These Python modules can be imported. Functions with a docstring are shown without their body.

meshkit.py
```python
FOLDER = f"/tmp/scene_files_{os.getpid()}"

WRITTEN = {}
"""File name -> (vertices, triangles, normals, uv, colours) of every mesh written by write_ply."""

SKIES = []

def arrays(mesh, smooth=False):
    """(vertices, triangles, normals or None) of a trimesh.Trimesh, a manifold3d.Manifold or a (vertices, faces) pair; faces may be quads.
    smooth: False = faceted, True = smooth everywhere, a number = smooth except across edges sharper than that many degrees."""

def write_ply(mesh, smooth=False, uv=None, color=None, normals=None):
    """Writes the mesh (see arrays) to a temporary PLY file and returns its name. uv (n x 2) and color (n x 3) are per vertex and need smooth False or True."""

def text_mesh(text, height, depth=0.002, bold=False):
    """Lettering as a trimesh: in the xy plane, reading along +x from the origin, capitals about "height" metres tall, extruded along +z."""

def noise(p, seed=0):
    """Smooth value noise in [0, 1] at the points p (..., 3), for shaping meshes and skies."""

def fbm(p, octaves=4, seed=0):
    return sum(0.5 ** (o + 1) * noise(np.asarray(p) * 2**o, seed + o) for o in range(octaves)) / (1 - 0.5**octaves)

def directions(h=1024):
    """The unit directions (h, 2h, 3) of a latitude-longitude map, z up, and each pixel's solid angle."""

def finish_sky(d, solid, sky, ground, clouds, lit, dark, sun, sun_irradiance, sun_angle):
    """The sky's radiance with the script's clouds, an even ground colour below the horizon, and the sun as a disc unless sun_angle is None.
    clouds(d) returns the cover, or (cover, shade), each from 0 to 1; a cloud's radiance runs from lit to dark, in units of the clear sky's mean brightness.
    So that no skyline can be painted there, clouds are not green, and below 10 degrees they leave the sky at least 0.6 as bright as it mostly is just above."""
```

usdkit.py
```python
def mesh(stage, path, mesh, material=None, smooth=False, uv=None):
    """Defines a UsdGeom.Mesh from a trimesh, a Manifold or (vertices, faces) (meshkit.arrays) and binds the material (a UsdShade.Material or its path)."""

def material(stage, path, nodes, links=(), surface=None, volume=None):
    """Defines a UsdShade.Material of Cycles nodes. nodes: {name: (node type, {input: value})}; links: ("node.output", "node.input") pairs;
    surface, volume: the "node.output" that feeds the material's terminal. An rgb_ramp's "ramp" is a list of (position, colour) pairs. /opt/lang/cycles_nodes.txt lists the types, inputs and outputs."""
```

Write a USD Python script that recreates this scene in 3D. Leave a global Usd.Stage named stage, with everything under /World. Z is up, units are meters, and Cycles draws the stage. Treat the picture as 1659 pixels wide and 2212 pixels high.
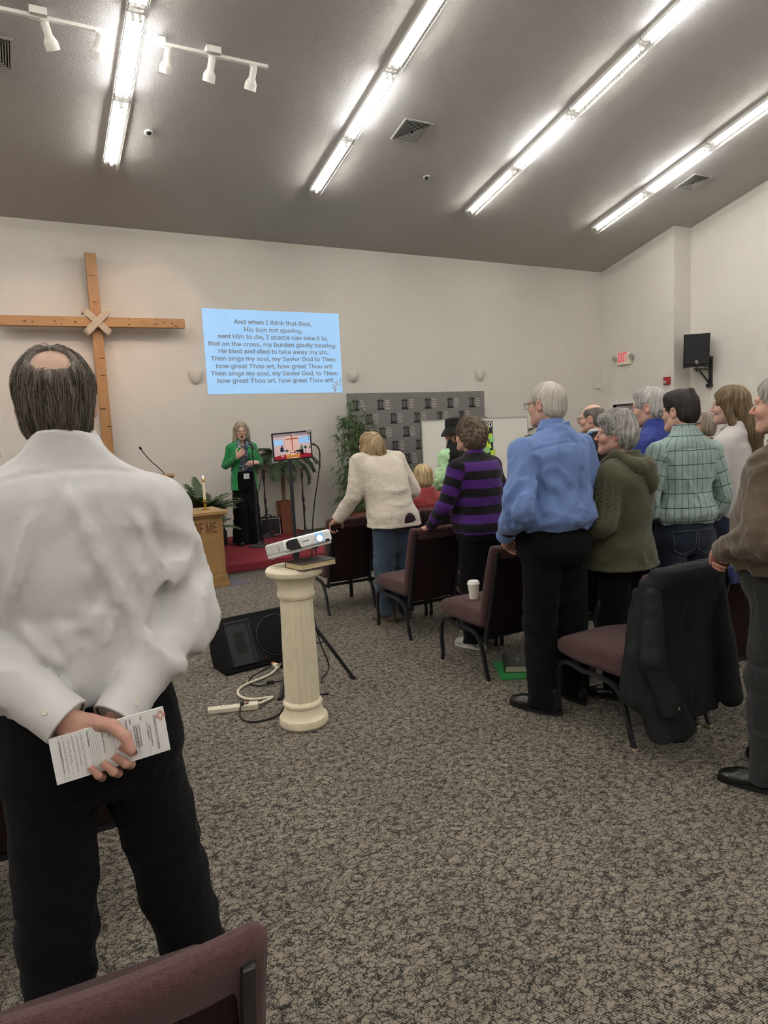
import math, random
import numpy as np, trimesh, manifold3d as m3
import usdkit, meshkit
from scipy.interpolate import PchipInterpolator
from scipy.ndimage import map_coordinates
from pxr import Usd, UsdGeom, UsdLux, UsdShade, Gf, Sdf, Vt

random.seed(7)
RNG = np.random.default_rng(7)
V = np.array
stage = Usd.Stage.CreateInMemory()
UsdGeom.SetStageUpAxis(stage, "Z")
UsdGeom.SetStageMetersPerUnit(stage, 1.0)
UsdGeom.Xform.Define(stage, "/World")
UsdGeom.Scope.Define(stage, "/World/Looks")

# ------------------------------------------------------------------ camera and exposure
EYE, F_PX = V([0, 0, 1.6]), 1481.26
PITCH, ROLL, YAW, SLOPE = np.radians([6.6026, -2.7798, 28.379, 13.971])
EXPOSURE = 2.42
EM = 2.0 ** -EXPOSURE      # screens and flames are given as they look on the picture
_fw = V([math.sin(YAW) * math.cos(PITCH), math.cos(YAW) * math.cos(PITCH), -math.sin(PITCH)])
_r0 = V([math.cos(YAW), -math.sin(YAW), 0]); _u0 = np.cross(_r0, _fw)
_r = math.cos(ROLL) * _r0 + math.sin(ROLL) * _u0
_u = -math.sin(ROLL) * _r0 + math.cos(ROLL) * _u0
cam = UsdGeom.Camera.Define(stage, "/World/camera")
cam.AddTransformOp().Set(Gf.Matrix4d(*[*_r, 0, *_u, 0, *(-_fw), 0, *EYE, 1]))
cam.CreateFocalLengthAttr(24.0)
cam.CreateHorizontalApertureAttr(24.0 * 1659 / F_PX)
cam.CreateClippingRangeAttr(Gf.Vec2f(0.05, 200))
cam.CreateExposureAttr(EXPOSURE)

# lamp strengths: bright two-tube fixtures, dim one-tube fixtures, warm track spots
TUBE_BRIGHT, TUBE_DIM, SPOT_W = 13.0, 12.0, 9.0
TUBE_COL, TUBE_WARM = (1.0, 0.985, 0.955), (1.0, 0.96, 0.86)

# ------------------------------------------------------------------ helpers
_used = {}
def uniq(parent, name):
    k = (str(parent), name); n = _used.get(k, -1) + 1; _used[k] = n
    return f"{parent}/{name}" + (f"_{n:03d}" if n else "")

def data(prim, **kw):
    for k, v in kw.items():
        if v: prim.SetCustomDataByKey(k, v)
    return prim

def pth(p): return "/World" if p is None else (str(p.GetPath()) if hasattr(p, "GetPath") else str(p))

def obj(name, mesh, mat, parent=None, smooth=30, uv=None, col=None, **kw):
    if isinstance(mesh, MB): mesh = mesh.mesh()
    if uv is not None or col is not None: smooth = True if smooth else False
    m = usdkit.mesh(stage, uniq(pth(parent), name), mesh, mat, smooth=smooth, uv=uv)
    if col is not None:
        UsdGeom.PrimvarsAPI(m).CreatePrimvar("col", Sdf.ValueTypeNames.Color3fArray, "vertex").Set(Vt.Vec3fArray.FromNumpy(np.asarray(col, np.float32)))
    return data(m.GetPrim(), **kw)

def place(prim, loc=(0, 0, 0), rotz=0.0):
    x = UsdGeom.Xformable(prim); x.ClearXformOpOrder()
    x.AddTranslateOp().Set(Gf.Vec3d(*map(float, loc))); x.AddRotateZOp().Set(float(rotz))
    return prim

def thing(name, label, cat, loc=(0, 0, 0), rotz=0.0, group=None):
    x = UsdGeom.Xform.Define(stage, uniq("/World", name))
    place(x.GetPrim(), loc, rotz)
    return data(x.GetPrim(), label=label, category=cat, group=group)

def struct(name, mesh, mat, parent=None, **kw):
    return obj(name, mesh, mat, parent, **({"kind": "structure"} if parent is None else {}), **kw)

def dup(src, label, loc, rotz=0.0, group=None):
    name = src.GetName()
    while name[-4:-3] == "_" and name[-3:].isdigit(): name = name[:-4]
    x = UsdGeom.Xform.Define(stage, uniq("/World", name)).GetPrim()
    x.GetReferences().AddInternalReference(src.GetPath()); x.SetInstanceable(True)
    place(x, loc, rotz)
    return data(x, label=label, category=src.GetCustomDataByKey("category"), group=group or src.GetCustomDataByKey("group"))

class MB:
    def __init__(s): s.v, s.f, s.n = [], [], 0
    def add(s, v, f):
        v = np.asarray(v, float); f = np.asarray(f, int)
        if f.shape[1] == 4: f = np.vstack([f[:, [0, 1, 2]], f[:, [0, 2, 3]]])
        s.v.append(v); s.f.append(f + s.n); s.n += len(v); return s
    def tm(s, m, T=None):
        v = np.array(m.vertices)
        if T is not None: v = v @ T[:3, :3].T + T[:3, 3]
        return s.add(v, m.faces)
    def mf(s, m): k = m.to_mesh(); return s.add(k.vert_properties[:, :3], k.tri_verts)
    def box(s, lo, hi, R=None, c=None):
        lo, hi = V(lo, float), V(hi, float)
        v = V([[x, y, z] for x in (lo[0], hi[0]) for y in (lo[1], hi[1]) for z in (lo[2], hi[2])])
        if R is not None: c = (lo + hi) / 2 if c is None else V(c); v = (v - c) @ V(R).T + c
        return s.add(v, [[0, 1, 3, 2], [4, 6, 7, 5], [0, 4, 5, 1], [2, 3, 7, 6], [0, 2, 6, 4], [1, 5, 7, 3]])
    def tube(s, pts, r, n=6, closed=False, cap=True, prof=None):
        P = np.asarray(pts, float); m = len(P)
        r = np.broadcast_to(np.asarray(r, float), (m,))
        T = np.roll(P, -1, 0) - np.roll(P, 1, 0) if closed else np.gradient(P, axis=0)
        T /= np.maximum(np.linalg.norm(T, axis=1, keepdims=True), 1e-12)
        a = V([0, 0, 1.0]) if abs(T[0, 2]) < .9 else V([1.0, 0, 0])
        U = [np.cross(T[0], a)]; U[0] /= np.linalg.norm(U[0])
        for i in range(1, m):
            u = U[-1] - T[i] * (U[-1] @ T[i]); U.append(u / max(np.linalg.norm(u), 1e-9))
        U = V(U); W = np.cross(T, U)
        if prof is None:
            t = np.arange(n) / n * 2 * np.pi; prof = np.stack([np.cos(t), np.sin(t)], 1)
        prof = np.asarray(prof, float); n = len(prof)
        v = (P[:, None] + r[:, None, None] * (U[:, None] * prof[None, :, :1] + W[:, None] * prof[None, :, 1:])).reshape(-1, 3)
        f = []
        for i in range(m if closed else m - 1):
            a0, b0 = i * n, (i + 1) % m * n
            f += [[a0 + j, a0 + (j + 1) % n, b0 + (j + 1) % n, b0 + j] for j in range(n)]
        s.add(v, f)
        if cap and not closed:
            s.f.append(V([[0, j + 1, j] for j in range(1, n - 1)]) + s.n - len(v)); s.f.append(V([[0, j, j + 1] for j in range(1, n - 1)]) + s.n - n)
        return s
    def lathe(s, prof, n=32, c=(0, 0, 0), fn=None):
        prof = np.asarray(prof, float); t = np.arange(n) / n * 2 * np.pi
        R, Z = np.broadcast_to(prof[:, :1], (len(prof), n)).copy(), prof[:, 1:] + 0 * t[None]
        if fn is not None: R = fn(R, Z, t[None])
        v = np.stack([R * np.cos(t), R * np.sin(t), Z], -1).reshape(-1, 3) + V(c)
        f = [[i * n + j, i * n + (j + 1) % n, (i + 1) * n + (j + 1) % n, (i + 1) * n + j] for i in range(len(prof) - 1) for j in range(n)]
        return s.add(v, f)
    def rbox(s, lo, hi, r, seg=12, T=None):
        m = rbox(lo, hi, r, seg)
        return s.mf(m if T is None else m.transform(np.asarray(T)[:3]))
    def poly(s, pts, d=0.002, R=np.eye(3), t=(0, 0, 0)):
        from shapely.geometry import Polygon
        m = trimesh.creation.extrude_polygon(Polygon(pts) if not hasattr(pts, "exterior") else pts, d, engine="earcut")
        return s.add(np.array(m.vertices) @ V(R).T + V(t), m.faces)
    def text(s, text, h, R, t, depth=.002, bold=False, center=False, width=None):
        m = meshkit.text_mesh(text, h, depth, bold); v = np.array(m.vertices)
        v[:, 0] -= v[:, 0].min()
        if width: v[:, 0] *= width / v[:, 0].max()
        if center: v[:, 0] -= v[:, 0].max() / 2
        return s.add(v @ V(R).T + V(t), m.faces)
    def mesh(s): return (np.vstack(s.v), np.vstack(s.f))
    def T(s, R=np.eye(3), t=(0, 0, 0)):
        s.v = [v @ V(R).T + V(t) for v in s.v]; return s

def rbox(lo, hi, r, seg=12):
    lo, hi = V(lo, float) + r, V(hi, float) - r
    b = m3.Manifold.sphere(r, seg)
    return m3.Manifold.batch_hull([b.translate((x, y, z)) for x in (lo[0], hi[0]) for y in (lo[1], hi[1]) for z in (lo[2], hi[2])])

def rz(d): a = math.radians(d); return V([[math.cos(a), -math.sin(a), 0], [math.sin(a), math.cos(a), 0], [0, 0, 1.0]])
def rx(d): a = math.radians(d); return V([[1.0, 0, 0], [0, math.cos(a), -math.sin(a)], [0, math.sin(a), math.cos(a)]])
def ry(d): a = math.radians(d); return V([[math.cos(a), 0, math.sin(a)], [0, 1.0, 0], [-math.sin(a), 0, math.cos(a)]])
FACE_S = V([[1.0, 0, 0], [0, 0, -1], [0, 1, 0]])      # flat work drawn in xy, set up facing -Y (towards the seats)
FACE_W = V([[0, 0, -1.0], [-1, 0, 0], [0, 1, 0]])     # the same facing -X

def spline(pts, n=40):
    pts = V(pts, float); d = np.r_[0, np.cumsum(np.linalg.norm(np.diff(pts, axis=0), axis=1))]
    from scipy.interpolate import CubicSpline
    return CubicSpline(d, pts)(np.linspace(0, d[-1], n))

# ------------------------------------------------------------------ materials
def lin(c):
    c = V(c, float) / 255.0 if max(c) > 1.001 else V(c, float)
    return tuple(np.where(c < .04045, c / 12.92, ((c + .055) / 1.055) ** 2.4))

_mats = {}
def mat(name, color=(.5, .5, .5), rough=.6, metal=0.0, spec=.5, bump=None, vary=None, sheen=0.0, emit=None, coat=0.0, attr=False, stretch=None, trans=0.0):
    """bump (scale, strength metres); vary (scale, amount); colour is linear."""
    if name in _mats: return _mats[name]
    n = {"p": ("principled_bsdf", {"base_color": color, "roughness": rough, "metallic": metal, "specular_ior_level": spec, "sheen_weight": sheen, "coat_weight": coat, "transmission_weight": trans}),
         "tc": ("texture_coordinate", {})}
    L = []
    src = "tc.object"
    if stretch is not None:
        n["mp"] = ("mapping", {"scale": stretch}); L.append(("tc.object", "mp.vector")); src = "mp.vector"
    if emit is not None: n["p"][1].update(emission_color=emit[0], emission_strength=emit[1])
    cur = None
    if attr:
        n["at"] = ("attribute", {"attribute": "col"}); cur = "at.color"; L.append((cur, "p.base_color"))
    if vary is not None:
        n["vn"] = ("noise_texture", {"scale": vary[0], "detail": 3.0, "roughness": .6})
        n["vm"] = ("map_range", {"from_min": .25, "from_max": .75, "to_min": 1 - vary[1], "to_max": 1 + vary[1]})
        n["vx"] = ("mix_color", {"blend_type": "multiply", "fac": 1.0, "a": color, "use_clamp": False})
        L += [(src, "vn.vector"), ("vn.fac", "vm.value"), ("vm.result", "vx.b")]
        if cur: L = [l for l in L if l[1] != "p.base_color"] + [(cur, "vx.a")]
        L.append(("vx.result", "p.base_color"))
    if bump is not None:
        n["bn"] = ("noise_texture", {"scale": bump[0], "detail": 2.0})
        n["bp"] = ("bump", {"strength": 1.0, "distance": bump[1]})
        L += [(src, "bn.vector"), ("bn.fac", "bp.height"), ("bp.normal", "p.normal")]
    _mats[name] = usdkit.material(stage, f"/World/Looks/{name}", n, L, surface="p.BSDF")
    return _mats[name]

def emis(name, color, strength):
    if name not in _mats:
        _mats[name] = usdkit.material(stage, f"/World/Looks/{name}", {"e": ("emission", {"color": color, "strength": strength})}, [], surface="e.emission")
    return _mats[name]

M_WALL = mat("wall_paint", (.60, .57, .52), .75, spec=.3, bump=(190, .0035), vary=(1.1, .025))
M_CEIL = mat("ceiling_paint", (.44, .425, .415), .8, spec=.3, bump=(105, .0065), vary=(.7, .03))
M_COVE = mat("cove_base", (.115, .105, .10), .5)
M_WHITE = mat("white_enamel", (.72, .71, .68), .4)
M_WIRE = mat("guard_wire", (.42, .41, .39), .4, metal=.5)
M_BLACK = mat("black_metal", (.012, .013, .015), .38, spec=.5)
M_BLKPL = mat("black_plastic", (.010, .010, .010), .55, spec=.35, bump=(400, .001))
M_CHROME = mat("chrome", (.6, .6, .6), .2, metal=1.0)
M_DKHOLE = mat("dark_hollow", (.006, .006, .006), .9)
M_GREYM = mat("vent_metal", (.42, .41, .39), .5)

def carpet():
    n = {"g": ("texture_coordinate", {}),
         "w1": ("noise_texture", {"scale": 14.0, "detail": 3.0, "roughness": .6}),
         "ws": ("vector_math", {"math_type": "scale", "scale": .10}), "wa": ("vector_math", {"math_type": "add"}),
         "mp": ("mapping", {"scale": (1.0, 1.5, 1.0), "rotation": (0, 0, .35)}),
         "vo": ("voronoi_texture", {"feature": "distance_to_edge", "scale": 30.0, "randomness": 1.0}),
         "ln": ("map_range", {"from_min": .0, "from_max": .15, "to_min": .72, "to_max": 0.0, "clamp": True}),
         "bk": ("noise_texture", {"scale": 30.0, "detail": 3.0, "roughness": .65}),
         "bm": ("map_range", {"from_min": .34, "from_max": .68, "to_min": -.38, "to_max": .48}),
         "lm": ("math", {"math_type": "add"}),
         "m2": ("mapping", {"scale": (210.0, 105.0, 1.0), "rotation": (0, 0, .8)}),
         "fn": ("noise_texture", {"scale": 1.0, "detail": 1.0}),
         "fs": ("map_range", {"from_min": .28, "from_max": .72, "to_min": -.5, "to_max": .5}),
         "ad0": ("math", {"math_type": "add"}), "ad": ("math", {"math_type": "add"}),
         "mw": ("mapping", {"rotation": (0, 0, 1.65)}), "wv": ("wave_texture", {"scale": 46.0, "distortion": 1.6, "detail": 1.0, "detail_scale": 2.0}), "wr": ("map_range", {"to_min": -.24, "to_max": .24}),
         "st": ("map_range", {"range_type": "smoothstep", "from_min": -.30, "from_max": .95, "to_min": 0.0, "to_max": 1.0, "clamp": True}),
         "big": ("noise_texture", {"scale": 2.2, "detail": 2.0}), "br": ("map_range", {"from_min": .3, "from_max": .7, "to_min": .9, "to_max": 1.1}),
         "c": ("mix_color", {"a": (.235, .203, .160), "b": (.018, .0155, .013)}),
         "c3": ("mix_color", {"blend_type": "multiply", "fac": 1.0, "use_clamp": False}),
         "iv": ("math", {"math_type": "subtract", "value1": 1.0}), "bp": ("bump", {"strength": .7, "distance": .005}),
         "p": ("principled_bsdf", {"roughness": .95, "specular_ior_level": .12, "sheen_weight": .08})}
    L = [("g.object", "w1.vector"), ("w1.color", "ws.vector1"), ("ws.vector", "wa.vector2"), ("g.object", "mp.vector"), ("mp.vector", "wa.vector1"),
         ("wa.vector", "vo.vector"), ("vo.distance", "ln.value"), ("g.object", "bk.vector"), ("bk.fac", "bm.value"), ("ln.result", "lm.value1"), ("bm.result", "lm.value2"),
         ("g.object", "m2.vector"), ("m2.vector", "fn.vector"), ("fn.fac", "fs.value"), ("g.object", "mw.vector"), ("mw.vector", "wv.vector"), ("wv.fac", "wr.value"), ("lm.value", "ad0.value1"), ("wr.result", "ad0.value2"), ("ad0.value", "ad.value1"), ("fs.result", "ad.value2"), ("ad.value", "st.value"),
         ("g.object", "big.vector"), ("big.fac", "br.value"), ("st.result", "c.fac"), ("c.result", "c3.a"), ("br.result", "c3.b"), ("c3.result", "p.base_color"),
         ("st.result", "iv.value2"), ("iv.value", "bp.height"), ("bp.normal", "p.normal")]
    return usdkit.material(stage, "/World/Looks/loop_carpet", n, L, surface="p.BSDF")

def wood(name, c1, c2, axis, scale=3.0, rough=.45):
    st = {"x": (.12, 1, 1), "z": (1, 1, .12), "y": (1, .12, 1)}[axis]
    n = {"tc": ("texture_coordinate", {}), "mp": ("mapping", {"scale": st}),
         "n1": ("noise_texture", {"scale": scale * 8, "detail": 5.0, "roughness": .65, "distortion": .8}),
         "r": ("rgb_ramp", {"ramp": [(.25, c2), (.5, c1), (.75, tuple(.5 * (V(c1) + V(c2))))]}),
         "bp": ("bump", {"strength": .3, "distance": .002}),
         "p": ("principled_bsdf", {"roughness": rough, "coat_weight": .15, "coat_roughness": .3})}
    L = [("tc.object", "mp.vector"), ("mp.vector", "n1.vector"), ("n1.fac", "r.fac"), ("r.color", "p.base_color"), ("n1.fac", "bp.height"), ("bp.normal", "p.normal")]
    return usdkit.material(stage, f"/World/Looks/{name}", n, L, surface="p.BSDF")

# ------------------------------------------------------------------ the room
D, XR, XS, YS, XL, YB = 10.3, 10.77, 11.22, 8.58, -8.35, -9.0
TS, ZW, YRIDGE = math.tan(SLOPE), 4.575, .6
def zc(y): return ZW + TS * (D - y) if y >= YRIDGE else ZW + TS * (D - YRIDGE) - TS * (YRIDGE - y)
struct("floor", MB().box((XL - .2, YB - .2, -.2), (XS + .2, D + .2, 0)), carpet())
def wall_x(x0, x1):      # side wall as a solid with the roof line as its top
    m = MB(); pr = [(YB - .2, 0), (D + .2, 0), (D + .2, zc(D + .2) + .05), (YRIDGE, zc(YRIDGE) + .05), (YB - .2, zc(YB - .2) + .05)]
    return m.poly(pr, x1 - x0, V([[0, 0, 1.0], [1, 0, 0], [0, 1, 0]]), (x0, 0, 0))
struct("wall_back", MB().box((XL - .2, D, 0), (XS + .2, D + .2, ZW + .06)), M_WALL)
struct("wall_left", wall_x(XL - .2, XL), M_WALL)
struct("wall_right", wall_x(XS, XS + .2), M_WALL)
# the nearer stretch of the right wall stands further out; the stretch by the back corner, with the doorway cut in it
dy0, dy1, dz1 = 9.15, 10.02, 1.93
m = MB(); T = V([[0, 0, 1.0], [1, 0, 0], [0, 1, 0]])
m.poly([(YS, 0), (dy0, 0), (dy0, dz1), (dy1, dz1), (dy1, 0), (D, 0), (D, ZW + .06), (YS, zc(YS) + .06)], XS - XR, T, (XR, 0, 0))
struct("wall_right", m, M_WALL)
struct("wall_rear", MB().box((XL - .2, YB - .2, 0), (XS + .2, YB, zc(YB) + .1)), M_WALL)
for ya, yb in ((YRIDGE, D + .2), (YB - .2, YRIDGE)):
    struct("ceiling", MB().poly([(ya, zc(ya)), (yb, zc(yb)), (yb, zc(yb) + .2), (ya, zc(ya) + .2)], XS - XL + .4, T, (XL - .2, 0, 0)), M_CEIL)
cb = mat("cove_base_vinyl", (.10, .092, .088), .45)
struct("baseboard_back", MB().box((XL, D - .008, 0), (XR, D, .1)), cb)
struct("baseboard_right", MB().box((XR - .008, YS, 0), (XR, dy0 - .08, .1)).box((XS - .008, YB, 0), (XS, YS, .1)), cb)
# doorway
M_DOOR, M_FRAME = mat("door_paint", (.40, .385, .42), .45), mat("door_frame_paint", (.62, .60, .60), .5)
door = data(UsdGeom.Xform.Define(stage, "/World/door_1").GetPrim(), kind="structure"); _used[("/World", "door_1")] = 0
m = MB()
for lo, hi in (((XR - .02, dy1, 0), (XR + .12, dy1 + .065, dz1 + .065)), ((XR - .02, dy0 - .065, 0), (XR + .12, dy0, dz1 + .065)), ((XR - .02, dy0, dz1), (XR + .12, dy1, dz1 + .065)), ((XR + .09, dy0, 0), (XR + .11, dy0 + .02, dz1)), ((XR + .09, dy1 - .02, 0), (XR + .11, dy1, dz1))):
    m.box(lo, hi)
obj("door_frame", m, M_FRAME, door)
obj("door_leaf", MB().box((XR + .12, dy0 + .005, .01), (XR + .165, dy1 - .005, dz1 - .005)), M_DOOR, door)
obj("door_closer", MB().box((XR + .085, dy1 - .30, dz1 - .09), (XR + .119, dy1 - .05, dz1 - .03)).tube([(XR + .1, dy1 - .18, dz1 - .025), (XR + .1, dy1 - .42, dz1 - .012)], .008), M_GREYM, door)
obj("door_handle", MB().tube([(XR + .119, dy0 + .09, 1.0), (XR + .07, dy0 + .09, 1.0), (XR + .07, dy0 + .2, 1.0)], .011, 10), M_CHROME, door)

# ------------------------------------------------------------------ ceiling fixtures (built hanging level, tilted with the slope)
TILT = rx(-13.971)
def on_ceiling(x, y, R2=np.eye(3)):
    return R2 @ TILT if y >= YRIDGE else R2 @ rx(13.971)
def slope_thing(name, label, cat, x, y, group=None, src=None):
    if src is None: t = thing(name, label, cat, group=group)
    else: t = dup(src, label, (0, 0, 0), 0, group)
    R = on_ceiling(x, y)
    xf = UsdGeom.Xformable(t); xf.ClearXformOpOrder()
    xf.AddTransformOp().Set(Gf.Matrix4d(*[*R[:, 0], 0, *R[:, 1], 0, *R[:, 2], 0, x, y, zc(y), 1]))
    return t
LF = 1.135      # along the slope
def build_fixture(t, tubes, dim):
    b = MB().box((-.064, -LF / 2 + .004, -.045), (.064, LF / 2 - .004, 0))
    b.box((-.075, -LF / 2 + .05, -.054), (.075, LF / 2 - .05, -.050))  # added flange, shields the ceiling from the tubes' glow
    b.poly([(-.062, -.045), (.062, -.045), (.03, -.058), (-.03, -.058)], LF - .16, V([[1.0, 0, 0], [0, 0, 1], [0, 1, 0]]), (0, -LF / 2 + .08, 0))
    obj("channel", b, M_WHITE, t)
    for x in tubes:
        p = [(x, y, -.088) for y in (-LF / 2 + .085, LF / 2 - .085)]
        obj("tube", MB().tube(p, .0175, 8), emis("tube_warm", TUBE_WARM, TUBE_DIM) if dim else emis("tube_bright", TUBE_COL, TUBE_BRIGHT), t)
        for s in (-1, 1): obj("lamp_holder", MB().box((x - .013, s * (LF / 2 - .068) - .014, -.108), (x + .013, s * (LF / 2 - .068) + .014, -.045)), M_WHITE, t)
    g = MB(); sec = V([(-.092, -.008), (-.092, -.082), (-.048, -.135), (.048, -.135), (.092, -.082), (.092, -.008)])
    for y in np.linspace(-LF / 2 + .006, LF / 2 - .006, 27):
        g.tube([(a, y, z) for a, z in sec], .0016, 3, cap=False)
    for a, z in ((-.092, -.03), (-.092, -.082), (-.070, -.108), (-.048, -.135), (0, -.135), (.048, -.135), (.070, -.108), (.092, -.082), (.092, -.03)):
        g.tube([(a, -LF / 2 + .006, z), (a, LF / 2 - .006, z)], .0018, 3, cap=False)
    for y in (-LF / 2 + .006, LF / 2 - .006):
        for k in (.5, .75): g.tube([(a * k, y, -.008 + (z + .008) * k) for a, z in sec], .0018, 3, cap=False)
    obj("wire_guard", g, M_WIRE, t)
rows_x = (1.38, 3.97, 6.535, 9.15, -1.21, -3.8, -6.4)
rown = {1.38: "leftmost row in view", 3.97: "second row from the left", 6.535: "third row from the left", 9.15: "rightmost row"}
order = ["end", "second", "third", "fourth", "fifth", "sixth"]
y_centres = [8.36 - 1.106 * i for i in range(7)]
proto = {}
for x in rows_x:
    for i, y in enumerate(y_centres):
        dim = i % 2 == 0
        seen = x in rown and i < {1.38: 3, 3.97: 3, 6.535: 4, 9.15: 4}[x]
        kind = "one-tube" if dim else "two-tube"
        lab = f"caged {kind} fluorescent light, {order[i]} from the back wall in the {rown[x]}" if seen else "caged fluorescent ceiling light beyond the picture's edge"
        grp = "fluorescent ceiling lights" if seen else "fluorescent ceiling lights outside the picture"
        if dim not in proto:
            proto[dim] = slope_thing("fluorescent_light", lab, "ceiling light", x, y, grp)
            build_fixture(proto[dim], (0,) if dim else (-.032, .032), dim)
        else: slope_thing("fluorescent_light", lab, "ceiling light", x, y, grp, proto[dim])
for x in rows_x:
    for i in range(6):
        slope_thing("fluorescent_light", "caged fluorescent ceiling light beyond the picture's edge", "ceiling light", x, -.55 - 1.106 * i, "fluorescent ceiling lights outside the picture", proto[i % 2 == 0])

def build_vent(t):
    m = MB()
    for a, b, z0 in ((.2, .178, -.012),):
        for s in (-1, 1): m.box((-a, min(s * a, s * b), z0), (a, max(s * a, s * b), 0)); m.box((min(s * a, s * b), -b, z0), (max(s * a, s * b), b, 0))
    obj("frame", m, M_GREYM, t)
    obj("duct_opening", MB().box((-.178, -.178, -.003), (.178, .178, -.001)), M_DKHOLE, t)
    for k in range(7):
        a = .168 - k * .0225; m = MB(); b = a - .010
        for q in range(4):
            v = V([(-a, -a, -.016), (a, -a, -.016), (b, -b, -.012), (-b, -b, -.012)]); v2 = v + V([0, 0, .0015])
            m.add(np.vstack([v, v2]) @ rz(90 * q).T, [[0, 1, 2, 3], [7, 6, 5, 4], [0, 4, 5, 1], [3, 2, 6, 7], [0, 3, 7, 4], [1, 5, 6, 2]])
        obj("louvre", m, M_GREYM, t)
v0 = slope_thing("ceiling_vent", "square louvred ceiling vent between the two middle rows of lights", "air vent", 4.732, 7.565, "ceiling vents"); build_vent(v0)
slope_thing("ceiling_vent", "square louvred ceiling vent near the right wall beside the rightmost row of lights", "air vent", 9.86, 7.505, "ceiling vents", v0)
slope_thing("ceiling_vent", "square louvred ceiling vent cut by the left edge of the picture", "air vent", .2, 7.57, "ceiling vents", v0)
def build_det(t):
    obj("base", MB().lathe([(0, -.002), (.05, -.002), (.05, -.012), (.042, -.016), (.03, -.016), (.03, -.01), (0, -.01)], 24), M_WHITE, t)
    obj("sensor", MB().lathe([(.026, -.009), (.026, -.024), (.016, -.032), (0, -.032)], 16), M_BLKPL, t)
d0 = slope_thing("sprinkler_head", "small round sprinkler fitting below the leftmost row of lights, over the cross", "sprinkler", 1.731, 8.313, "ceiling sprinklers"); build_det(d0)
slope_thing("sprinkler_head", "small round sprinkler fitting on the ceiling below the middle vent", "sprinkler", 5.418, 8.333, "ceiling sprinklers", d0)

# track lights: white cans on two tracks, aimed at the cross
def aim_R(d):
    d = V(d, float) / np.linalg.norm(d); x = np.cross(d, [0, 0, 1.0]); x /= np.linalg.norm(x); return np.stack([x, np.cross(d, x) * -1, -d], 1)
M_CAN = mat("track_can_white", (.70, .68, .645), .45)
def track(label, x0, x1, box_x):
    yt = 7.0; m = MB().box((x0, yt - .018, zc(yt) - .075), (x1, yt + .018, zc(yt) - .045))
    t = thing("lighting_track", label, "lighting track")
    obj("rail", m, M_CAN, t)
    obj("junction_box", MB().box((box_x - .07, yt - .06, zc(yt) - .06), (box_x + .07, yt + .06, zc(yt) - .0)), M_CAN, t)
    obj("canopy", MB().box((x0 - .03, yt - .02, zc(yt) - .08), (x0 + .05, yt + .02, zc(yt) - .0)), M_CAN, t)
track("white lighting track left of the leftmost row of lights", -1.6, 1.16, .6)
track("white lighting track right of the leftmost row of lights, its three lamps all in view", 1.63, 2.69, 2.13)
TARGETS = {.651: (.55, 10.2, 3.1), 1.097: (1.5, 10.2, 2.5), 1.701: (1.95, 10.3, 3.42), 2.117: (1.15, 10.2, 3.2), 2.538: (1.9, 10.3, 3.3), .25: (.3, 10.3, 2.9)}
NAMES = {.651: "track spotlight tipped to the right, near the left end of the left track", 1.097: "track spotlight at the right end of the left-hand track", 1.701: "first spotlight from the left on the right-hand track",
         2.117: "middle spotlight of the three on the right-hand track", 2.538: "last spotlight at the right end of the right-hand track", .25: "track spotlight cut by the picture's left edge"}
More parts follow.
